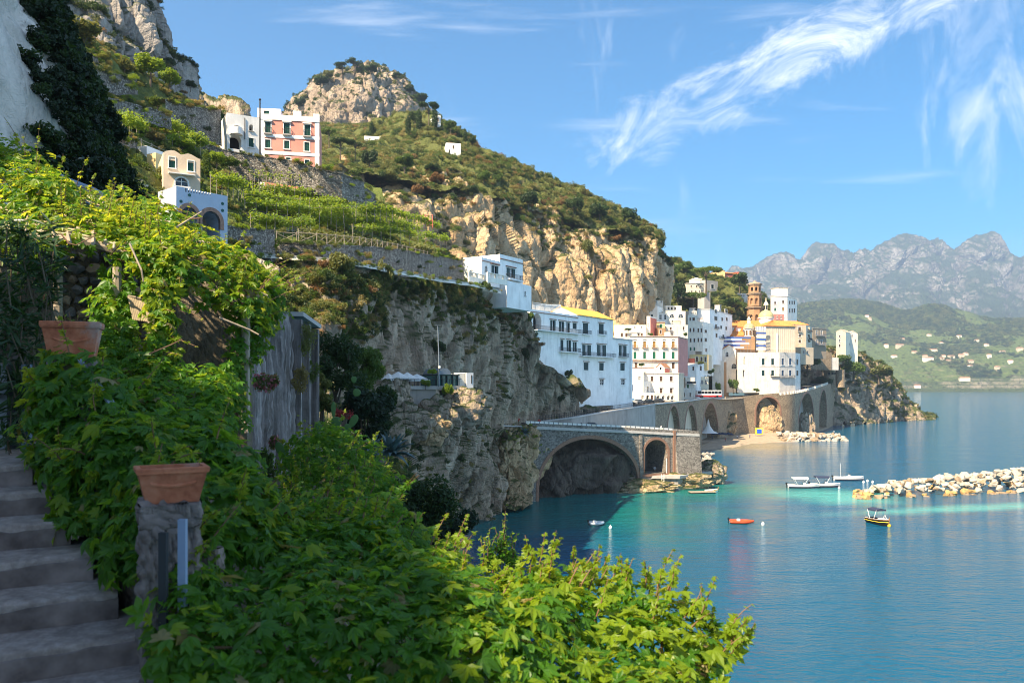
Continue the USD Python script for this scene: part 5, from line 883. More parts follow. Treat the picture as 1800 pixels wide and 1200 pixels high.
for k in range(120):
    px = g.uniform(1368, 1486); v = (px - 1368) / 118; d = H * F / ((776.5 - 1.5 * v) - HY) + g.uniform(0, 1) * (16 - 6 * v); zz = 3.2 * (1 - .4 * v) * np.clip((1490 - px) / 12, .2, 1)
    fr = (d - H * F / ((776.5 - 1.5 * v) - HY)) / (16 - 6 * v); sp.append(((xof(px, d), d, zz * min(1, fr * 2.2) - .2 + g.uniform(-.2, .3)), g.uniform(.8, 1.6), ('boulder_grey', 'boulder_white', 'boulder_brown')[int(g.integers(0, 3))]))
heap('groyne', 'short groyne of grey and cream boulders in front of the sunlit viaduct wall', sp, 'groyne')
sp = [((xof(px, d), d, z), r, m) for px, d, z, r, m in [(g.uniform(1236, 1252), g.uniform(255, 300), g.uniform(0, 1.2), g.uniform(.6, 1.3), 'boulder_grey') for k in range(26)]]
heap('shore_rocks', 'loose grey rocks on the shore at the end of the low bridge', sp, 'rocks')
sp = [((xof(px, d), d, z), r, m) for px, d, z, r, m in [(g.uniform(800, 852), g.uniform(160, 167), g.uniform(-.2, 2.2), g.uniform(1.0, 2.3), 'boulder_ochre') for k in range(16)]]
heap('waterline_rocks', 'sunlit ochre boulders at the foot of the shore cliff left of the headland', sp, 'rocks')
# rock inside the big arch and in the viaduct niche, quay below the bridge
def crag(name, label, c, s, m, seed, cat='rock'):
    b_ = T_.creation.icosphere(5); v = np.array(b_.vertices); a, b2, val = worley(v * 2.2 + 7, seed); d_ = (val - .5) * .35 + np.clip((b2 - a) * 2, 0, 1) * .12 + (fbm(v * 2.5, 5, seed) - .5) * .5
    b_.vertices = v * (1 + d_)[:, None] * s + c; return obj(name, b_, m, None, label, cat, smooth=True)
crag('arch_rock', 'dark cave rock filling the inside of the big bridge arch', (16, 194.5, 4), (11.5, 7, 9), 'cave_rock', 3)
crag('arch_rock', 'low brown rock at the waterline under the right foot of the big arch', (31, 192, 0), (7, 3, 2.6), 'rock_lit', 4)
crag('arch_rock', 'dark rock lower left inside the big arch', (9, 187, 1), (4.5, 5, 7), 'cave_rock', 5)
crag('niche_rock', 'pale boulder rock standing inside the tall sunlit viaduct arch', W(1348, 745, 388), (6.5, 2.6, 9), 'rock_lit', 6)
crag('niche_rock', 'rock in the shaded second arch of the curved viaduct', W(1417, 755, 411), (4, 3, 8), 'rock_grey', 7)
crag('niche_rock', 'sunlit rock beside the beach arch under the bus', W(1270, 742, 374), (6, 4, 6.5), 'rock_lit', 9)
crag('quay_rock', 'brown layered rock under the stone quay', W(1190, 848, 198), (8, 3.2, 2.4), 'rock_lit', 10); crag('quay_rock', 'dark pointed rock at the far end of the quay', W(1246, 832, 207), (4, 3, 3.4), 'rock_grey', 11); crag('quay_rock', 'sunlit flat rock at the waterline before the quay', W(1150, 855, 193), (5, 2, 1.4), 'rock_lit', 12)
crag('quay_rock', 'dark wet rock under the bridge pier', W(1100, 848, 196), (7, 3, 2.6), 'rock_grey', 13)
t = thing('quay', 'pale concrete quay slab on the rocks at the end of the bridge', 'quay'); q = [W(1128, 838, 194), W(1195, 841, 193.5), W(1262, 832, 206), W(1240, 828, 212), W(1128, 830, 206)]
m = extr(Polygon([p[:2] for p in q]), .7); m.apply_translation([0, 0, 2.9]); obj('slab', m, 'paving', t)
m = extr(Polygon([p[:2] for p in q]).buffer(-.7), 3.2); m.apply_translation([0, 0, -.35]); obj('footing', m, 'old_render', t)
for x, d in ((1172, 196), (1176, 197)):
    t = thing('quay_pole', f"pale pole standing on the quay, {'left' if x == 1172 else 'right'} of the pair", 'pole', W(x, 836, d), group='pair of quay poles'); obj('shaft', tube([(0, 0, -.5), (0, 0, 4.4)], .09, 6), 'white_trim', t); obj('cap', lathe([(.16, 4.4), (.16, 4.65), (0, 4.7)], 6), 'brick_red', t)
t = thing('quay_ladder', 'metal ladder frame going down from the quay into the water', 'ladder', W(1165, 841, 193));
for x in (-.3, .3): obj('stile', tube([(x, 0, -3.2), (x, 0, 1.2)], .05, 5), 'white_trim', t)
for z in np.arange(-3, .9, .4): obj('rung', tube([(-.3, 0, z), (.3, 0, z)], .035, 5), 'white_trim', t)

for k, (px, py, d, sz, m, la) in enumerate(((712, 745, 92, (3.2, 1.6, 2.2), 'rock_grey', 'rough rock under the left end of the restaurant wall'), (740, 752, 93.5, (3.0, 1.5, 2.0), 'rock_lit', 'sunlit rock under the middle of the restaurant wall'), (768, 745, 97, (2.6, 1.8, 2.8), 'rock_grey', 'rock at the right end of the restaurant wall'), (800, 720, 101, (3.4, 1.8, 2.6), 'rock_grey', 'rock spur under the green pavilion'), (826, 716, 104, (2.2, 1.6, 2.4), 'rock_grey', 'rock under the white annex'), (690, 710, 93, (2.0, 1.6, 2.6), 'rock_grey', 'rock left of the restaurant wall'))): crag('terrace_rock', la, W(px, py, d), sz, m, 40 + k)
crag('fork_rock', 'dark rock under the road fork behind the headland', W(868, 815, 181), (9, 5, 13), 'rock_grey', 61)
# ---------------------------------------------------------------- vegetation
leafmat('leaf_olive', (.08, .098, .026), (.165, .18, .05), (.25, .26, .085), trans=.25)
leafmat('leaf_dark', (.02, .042, .011), (.04, .075, .018), (.07, .11, .026), trans=.25)
leafmat('leaf_mid', (.045, .085, .015), (.095, .15, .026), (.16, .22, .038), trans=.3)
leafmat('leaf_bright', (.10, .17, .014), (.18, .26, .022), (.27, .34, .035), trans=.4)
leafmat('leaf_rust', (.14, .085, .035), (.22, .13, .055), (.28, .19, .09), trans=.3)
leafmat('leaf_straw', (.17, .15, .06), (.26, .22, .09), (.34, .29, .14), trans=.3)
leafmat('leaf_wall', (.012, .026, .012), (.022, .045, .018), (.04, .07, .028), trans=.2)
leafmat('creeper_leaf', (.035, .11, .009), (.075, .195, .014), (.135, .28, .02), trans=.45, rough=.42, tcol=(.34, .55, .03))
leafmat('creeper_young', (.12, .21, .010), (.20, .29, .014), (.30, .36, .02), trans=.5, rough=.42, tcol=(.62, .64, .04))  # yellow of new growth, also painted sunlight on the front hedge
leafmat('oleander_leaf', (.018, .045, .014), (.03, .075, .02), (.05, .11, .028), trans=.2, rough=.35)
leafmat('agave_leaf', (.09, .14, .14), (.13, .20, .20), (.18, .25, .24), trans=.05)
leafmat('cactus_pad', (.07, .15, .04), (.10, .20, .06), (.13, .25, .08), trans=.05); leafmat('petal_red', (.22, .03, .035), (.30, .045, .05), trans=.3); leafmat('petal_pink', (.32, .10, .13), (.42, .15, .18), trans=.3)
plain('bark', (.11, .085, .06), var=.3, scale=6., rough=.95, bump=.02); plain('vine_stem', (.16, .09, .05), var=.3, scale=8.); plain('weathered_pole', (.30, .25, .19), var=.25, scale=6., rough=.9); plain('reed', (.40, .33, .22), var=.25, scale=9., rough=.85)
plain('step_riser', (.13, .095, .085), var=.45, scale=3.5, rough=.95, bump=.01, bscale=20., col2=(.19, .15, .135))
mat('terracotta', {'g': ('geometry', {}), 'n1': ('noise_texture', dict(scale=9., detail=7., roughness=.7)), 'n2': ('noise_texture', dict(scale=3.2, detail=6., roughness=.65)), 'r': ('rgb_ramp', dict(ramp=[(.3, (.26, .075, .04)), (.5, (.43, .145, .075)), (.7, (.50, .21, .12))])), 'w': ('map_range', dict(from_min=.52, from_max=.68, to_min=0., to_max=.75, clamp=True)), 'mx': ('mix', dict(color2=(.40, .33, .29))), 'b': ('bump', dict(strength=.6, distance=.01)), 'p': ('principled_bsdf', dict(roughness=.85, specular_ior_level=.2))}, [('g.position', 'n1.vector'), ('g.position', 'n2.vector'), ('n1.fac', 'r.fac'), ('n2.fac', 'w.value'), ('r.color', 'mx.color1'), ('w.result', 'mx.fac'), ('mx.color', 'p.base_color'), ('n1.fac', 'b.height'), ('b.normal', 'p.normal')]); mat('step_concrete', {'g': ('geometry', {}), 'n1': ('noise_texture', dict(scale=14., detail=7., roughness=.7)), 'n2': ('noise_texture', dict(scale=1.7, detail=8., roughness=.7, distortion=.5)), 'r': ('rgb_ramp', dict(ramp=[(.3, (.22, .175, .15)), (.5, (.31, .25, .215)), (.7, (.43, .36, .32))])), 'w': ('map_range', dict(from_min=.50, from_max=.66, to_min=0., to_max=.7, clamp=True)), 'mx': ('mix', dict(color2=(.13, .098, .088))), 'b': ('bump', dict(strength=.9, distance=.02)), 'p': ('principled_bsdf', dict(roughness=.95, specular_ior_level=.15))}, [('g.position', 'n1.vector'), ('g.position', 'n2.vector'), ('n1.fac', 'r.fac'), ('n2.fac', 'w.value'), ('r.color', 'mx.color1'), ('w.result', 'mx.fac'), ('mx.color', 'p.base_color'), ('n1.fac', 'b.height'), ('b.normal', 'p.normal')]); plain('rough_mortar', (.17, .14, .125), var=.35, scale=7., rough=.95, bump=.03, bscale=22.)
def leaves(P, N, size, g, aspect=.55, spread=.55):
    """Kite-shaped leaves at P, facing roughly along N."""
    n = N + g.normal(size=N.shape) * spread; n /= np.linalg.norm(n, axis=1, keepdims=True) + 1e-9
    t = g.normal(size=N.shape); t -= n * (t * n).sum(1, keepdims=True); t /= np.linalg.norm(t, axis=1, keepdims=True) + 1e-9; b = np.cross(n, t)
    s = (size * g.uniform(.65, 1.35, len(P)))[:, None]
    v = np.stack([P - t * s * .5, P + b * s * aspect * .5 + n * s * .08, P + t * s * .5 - n * s * .1, P - b * s * aspect * .5 + n * s * .08], 1).reshape(-1, 3)
    i = np.arange(len(P))[:, None] * 4
    return T_.Trimesh(v, np.vstack([i + [0, 1, 2], i + [0, 2, 3]]), process=False)
def blob(n, lobes, g, size, aspect=.55, shell=.55):
    """Leaves filling a crown made of lobes (centre, radii)."""
    w = np.array([np.prod(np.asarray(r, float)) ** (2 / 3) for c, r in lobes]); k = g.choice(len(lobes), n, p=w / w.sum())
    C = np.array([c for c, r in lobes], float)[k]; R_ = np.array([np.broadcast_to(r, 3) for c, r in lobes], float)[k]
    d = g.normal(size=(n, 3)); d /= np.linalg.norm(d, axis=1, keepdims=True); r = g.uniform(shell ** 2, 1, (n, 1)) ** .5
    return leaves(C + d * R_ * r, d / R_ * R_.mean(), size, g, aspect)
def roundlobes(g, k=9, r=1., flat=.8, lob=.48):
    return [((0, 0, r * .1), (r * .62, r * .62, r * flat * .62))] + [(tuple(np.array([math.cos(a), math.sin(a), e]) * np.array([r * .62, r * .62, r * flat * .6])), (r * lob * g.uniform(.7, 1.15),) * 2 + (r * lob * g.uniform(.6, .9),)) for a, e in [(g.uniform(0, 6.3), g.uniform(-.5, 1.)) for _ in range(k)]]
SHRUBS = []
def shrub_proto(name, m, seed, n=240, kind='round'):
    g = np.random.default_rng(seed); p = proto(name)
    lb = roundlobes(g, 7, 1., .75); me = blob(n, lb, g, .26, .6)
    usdkit.mesh(stage, str(p.GetPath()) + '/foliage', me, MAT[m]); return name
def scatter(name, label, spots, mats, cat='shrubs', size=.21, n=380):
    """Scrub nobody could count: instanced bushes. spots: (position, scale, which of mats)."""
    pi = UsdGeom.PointInstancer.Define(stage, prim_path(name)); data(pi.GetPrim(), label, cat, kind='stuff'); rel = []
    for i, m in enumerate(mats):
        for k in range(2):
            g = np.random.default_rng(100 + 7 * i + k); q = f'{pi.GetPath()}/bush_{i}_{k}'; UsdGeom.Xform.Define(stage, q)
            usdkit.mesh(stage, q + '/foliage', blob(n, roundlobes(g, 7, 1., .72), g, size, .6), MAT[m]); rel.append(q)
    pi.CreatePrototypesRel().SetTargets([Sdf.Path(r) for r in rel]); g = np.random.default_rng(len(spots))
    pi.CreatePositionsAttr(Vt.Vec3fArray.FromNumpy(np.array([s[0] for s in spots], np.float32))); sc = np.array([s[1] for s in spots]); pi.CreateScalesAttr(Vt.Vec3fArray.FromNumpy((sc[:, None] * g.uniform(.8, 1.2, (len(sc), 3))).astype(np.float32)))
    pi.CreateProtoIndicesAttr([int(s[2]) * 2 + int(g.integers(0, 2)) for s in spots]); a = g.uniform(0, math.pi, len(spots)); pi.CreateOrientationsAttr(Vt.QuathArray([Gf.Quath(float(math.cos(x)), 0., 0., float(math.sin(x))) for x in a]))
def pxy(P): return HX + F * P[..., 0] / P[..., 1], HY - F * (P[..., 2] - H) / P[..., 1]
def pick(G, n, fn, seed, lo=.0):
    """Random points of a sheet where fn(px, py, P, N, noise) gives a probability above chance."""
    g = np.random.default_rng(seed); N, s = facing(G); A = np.linalg.norm(np.cross(G[1:, :-1] - G[:-1, :-1], G[:-1, 1:] - G[:-1, :-1]), axis=2).ravel()
    k = g.choice(A.size, n, p=A / A.sum()); i, j = np.divmod(k, G.shape[1] - 1); u, v = g.uniform(0, 1, (2, n, 1))
    P = G[i, j] * (1 - u) + G[i + 1, j] * u; P = P * (1 - v) + (G[i, j + 1] * (1 - u) + G[i + 1, j + 1] * u) * v; Nn = N[i, j] * (np.sign(N[i, j] @ [0, 0, 1.]) if False else 1)
    x, y = pxy(P); pr = fn(x, y, P, Nn, fbm(P / 9., 3, seed)); keep = g.uniform(0, 1, n) < pr
    return P[keep], Nn[keep], g
def snap(Gs, px, py, rad=5):
    """The nearest land point seen at a photo pixel."""
    best = None
    for G in Gs:
        x, y = pxy(G); m = (np.abs(x - px) < rad) & (np.abs(y - py) < rad) & (G[..., 1] > 1)
        if m.any():
            c = G[m]; xx, yy = x[m], y[m]; e = (xx - px) ** 2 + (yy - py) ** 2; c = c[e < e.min() + 6]; q = c[np.argmin(c[:, 1])]
            if best is None or q[1] < best[1]: best = q
    return best
# scrub on the hills
def sc(P, N, g, lo, hi, w): return list(zip(P + N * .15, lo + (hi - lo) * g.uniform(0, 1, len(P)) ** 1.4, g.choice(len(w), len(P), p=np.array(w) / np.sum(w))))
P, N, g = pick(GH, 12000, lambda x, y, P, N, f: np.clip((f - .32) * 4.5, 0, 1) * (y > 100), 1); scatter('scrub', 'olive green scrub covering the hill under the rock peak', sc(P, N, g, .8, 2.4, (.50, .10, .26, .12, .02)), ('leaf_olive', 'leaf_dark', 'leaf_mid', 'leaf_straw', 'leaf_rust'))
P, N, g = pick(GC, 16000, lambda x, y, P, N, f: np.clip((f - .50) * 6, 0, 1) * (np.clip((N[:, 2] - .18) * 3.5, 0, 1) * np.clip(1.3 - (y - np.interp(x, [600, 760, 1000, 1170], [330, 370, 410, 460])) / 60, .12, 1)) + .55 * (y < np.interp(x, [600, 740, 850, 1050, 1170], [318, 352, 366, 418, 452])) * (f > .42), 2); scatter('cliff_scrub', 'green and rust coloured scrub on the ledges of the sunlit cliff', sc(P, N, g, .6, 1.7, (.3, .2, .22, .18, .1)), ('leaf_olive', 'leaf_dark', 'leaf_mid', 'leaf_straw', 'leaf_rust'))
P, N, g = pick(GE, 5000, lambda x, y, P, N, f: np.clip((N[:, 2] - .35) * 2.5, 0, 1) * (f > .45) + .8 * (y > 218) + .35 * (y < np.interp(x, [500, 545, 600, 645, 700, 760], [205, 160, 132, 124, 140, 190])), 3); scatter('peak_scrub', 'dark scrub along the edges and foot of the rock peak', sc(P, N, g, .9, 2.4, (.3, .5, .2)), ('leaf_olive', 'leaf_dark', 'leaf_mid'))
P, N, g = pick(GK, 5000, lambda x, y, P, N, f: .75 * (f > .3), 4); scatter('town_scrub', 'bushes covering the slope behind the town', sc(P, N, g, .9, 2.3, (.35, .3, .35)), ('leaf_olive', 'leaf_dark', 'leaf_mid'))
P, N, g = pick(GL, 6000, lambda x, y, P, N, f: np.clip((f - .38) * 5, 0, 1) * np.clip(1.25 - (y - np.interp(x, [1380, 1500, 1600], [612, 625, 690])) / 60, 0, 1), 5); scatter('promontory_scrub', 'green bushes on top of the rocky promontory', sc(P, N, g, .9, 2.3, (.35, .35, .2, .1)), ('leaf_olive', 'leaf_dark', 'leaf_mid', 'leaf_straw'))
P, N, g = pick(GB, 5000, lambda x, y, P, N, f: np.clip((N[:, 2] - .2) * 2.2, 0, 1) * (f > .47), 6); scatter('crag_scrub', 'dark shrubs clinging to the ledges of the upper left crag', sc(P, N, g, .5, 1.3, (.3, .6, .1)), ('leaf_olive', 'leaf_dark', 'leaf_rust'))
P, N, g = pick(GBL, 16000, lambda x, y, P, N, f: (np.clip((f - .40) * 6, 0, 1) * np.clip(1.15 - (y - np.interp(x, [455, 640, 700, 900], [450, 476, 486, 522])) / np.interp(x, [455, 640, 700, 900], [190, 130, 55, 38]), 0, 1)) + .35 * (f > .6) * (N[:, 2] > .12), 7); scatter('bluff_scrub', 'green, straw and rust scrub along the upper edge of the bluff', sc(P, N, g, .35, 1.05, (.32, .22, .2, .19, .07)), ('leaf_olive', 'leaf_dark', 'leaf_mid', 'leaf_straw', 'leaf_rust'))
P, N, g = pick(GI, 9000, lambda x, y, P, N, f: np.clip((f - .44) * 6, 0, 1) * np.clip((N[:, 2] - .0) * 2, .12, 1) * np.clip((760 - x) / 60, .12, 1), 8); scatter('shore_scrub', 'dark shrubs and dry grass tufts on the cliff below the restaurant', sc(P, N, g, .25, .8, (.25, .4, .15, .2)), ('leaf_olive', 'leaf_dark', 'leaf_mid', 'leaf_straw'))
P, N, g = pick(GHD, 1400, lambda x, y, P, N, f: np.clip((f - .42) * 5, 0, 1) * np.clip((820 - y) / 60, .05, 1), 9); scatter('headland_scrub', 'yellow green tufts on the sunlit headland rock', sc(P, N, g, .25, .65, (.5, .5)), ('leaf_bright', 'leaf_straw'))
P, N, g = pick(GT, 16000, lambda x, y, P, N, f: np.clip((f - .38) * 4, 0, .9) * (y < 470) * (x > 90), 10); scatter('terrace_scrub', 'low green growth on the terraced hillside', sc(P, N, g, .25, .85, (.28, .06, .3, .24, .12)), ('leaf_olive', 'leaf_dark', 'leaf_mid', 'leaf_bright', 'leaf_straw'))
P, N, g = pick(GN, 9000, lambda x, y, P, N, f: .55 * (P[:, 1] > 12.5) * (x > 330) + 0 * x, 11); scatter('slope_scrub', 'dark undergrowth on the near slope below the stairs', sc(P, N, g, .18, .5, (.25, .45, .3)), ('leaf_olive', 'leaf_dark', 'leaf_mid'), size=.2)
P, N, g = pick(GA, 40000, lambda x, y, P, N, f: (P[:, 1] > 12) * (P[:, 1] < 40) * np.clip((x - np.interp(y, [-200, 0, 120, 200, 330], [22, 30, 48, 40, 20]) + (fbm(P / 1.6, 3, 5) - .5) * 110) / 18, 0, 1) * .9, 12); scatter('hanging_creeper', 'dark creeper hanging down the shaded cliff on the left', sc(P, N, g, .2, .5, (.6, .4)), ('leaf_wall', 'leaf_dark'), size=.3)
# woods and olive rows on the far coast
P, N, g = pick(GM[:206], 60000, lambda x, y, P, N, f: np.clip((fbm(P / 150., 4, 3) - .44 + (600 - y) * .0016) * 5, 0, .95) * (x > 1380), 13); scatter('far_woods', 'far woods and olive rows on the green coast across the bay', sc(P, N, g, 4., 12., (.45, .4, .15)), ('leaf_olive', 'leaf_dark', 'leaf_mid'), n=150, size=.4)
P, N, g = pick(GM, 30000, lambda x, y, P, N, f: .5 * (x > 1400) * (y > 560) * (np.abs((P[:, 2] / 11.) % 1 - .4) < .22), 15); scatter('far_groves', 'rows of olive and lemon trees along the far terraces', sc(P, N, g, 2., 5.5, (.6, .4)), ('leaf_olive', 'leaf_mid'), n=60, size=.5)
# --- trees one can tell apart
def tree_proto(name, kind, m, seed):
    g = np.random.default_rng(seed); p = proto(name); pt = str(p.GetPath())
    if kind == 'round': lb = [(np.array(c) + [0, 0, .58], np.array(np.broadcast_to(r, 3)) * 1.0) for c, r in roundlobes(g, 11, .42, .85)]; n, sz, hh = 1300, .10, .3
    elif kind == 'pine': lb = [((.40 * math.cos(a) * q, .40 * math.sin(a) * q, .80 + .08 * (1 - q) + g.uniform(-.03, .03)), (.19, .19, .085)) for a, q in [(g.uniform(0, 6.3), g.uniform(.15, 1) ** .6) for _ in range(15)]]; n, sz, hh = 1500, .065, .74
    elif kind == 'cypress': lb = [((0, 0, z), (.12 * math.sin(min(1, (1.02 - z) * 2.2) * math.pi / 2) + .01,) * 2 + (.12,)) for z in np.linspace(.1, .92, 12)]; n, sz, hh = 1000, .06, .2
    else: lb = [(np.array(c) * [1.25, 1.25, .8] + [0, 0, .36], np.array(np.broadcast_to(r, 3))) for c, r in roundlobes(g, 12, .42, .8)]; n, sz, hh = 1300, .10, .2
    usdkit.mesh(stage, pt + '/crown', blob(n, lb, g, sz, .6), MAT[m])
    tk = [tube([(0, 0, -.12), (.01, .01, hh * .5), (.0, .02, hh + .1)], [.035, .026, .016], 6)]
    for a in np.linspace(0, 6.28, 6)[:-1]: tk.append(tube([(0, 0, hh * .75), (.16 * math.cos(a), .16 * math.sin(a), hh + .06)] if kind != 'cypress' else [(0, 0, .1), (0, 0, .5)], [.016, .007], 4))
    usdkit.mesh(stage, pt + '/trunk', cat_(tk), MAT['bark']); return p
TP = {(k, m): [tree_proto(f'{k}_{m}_{i}', k, m, 40 + i + 7 * j) for i in range(2)] for j, (k, m) in enumerate((('round', 'leaf_mid'), ('round', 'leaf_dark'), ('round', 'leaf_bright'), ('round', 'leaf_olive'), ('pine', 'leaf_dark'), ('pine', 'leaf_mid'), ('cypress', 'leaf_dark'), ('cypress', 'leaf_mid'), ('bush', 'leaf_mid'), ('bush', 'leaf_olive'), ('bush', 'leaf_rust'), ('bush', 'leaf_dark'), ('bush', 'leaf_bright'), ('bush', 'leaf_straw')))}
ALL = (GE, GH, GC, GB, GT, GBL, GI, GHD, GK, GL)
tn = 0
def tree(kind, m, px, py, hpx, wpx, label, d=None, name=None, cat=None, group=None):
    """A tree or shrub whose foot is seen at (px, py), hpx tall and wpx wide in the photo."""
    global tn
    p = W(px, py, d) if d else snap(ALL, px, py)
    if p is None: p = W(px, py, 200.)
    s = p[1] / F; w0 = {'round': .98, 'pine': 1.1, 'cypress': .26, 'bush': 1.25}[kind]; h0 = {'round': 1.05, 'pine': .95, 'cypress': 1.03, 'bush': .74}[kind]
    tn += 1; nm = name or {'round': 'tree', 'pine': 'pine_tree', 'cypress': 'cypress_tree', 'bush': 'shrub'}[kind]
    return dup(TP[kind, m][tn % 2], nm, label, cat or {'round': 'tree', 'pine': 'pine tree', 'cypress': 'cypress', 'bush': 'shrub'}[kind], p, tn * 1.7, (wpx * s / w0, wpx * s / w0, hpx * s / h0), group)
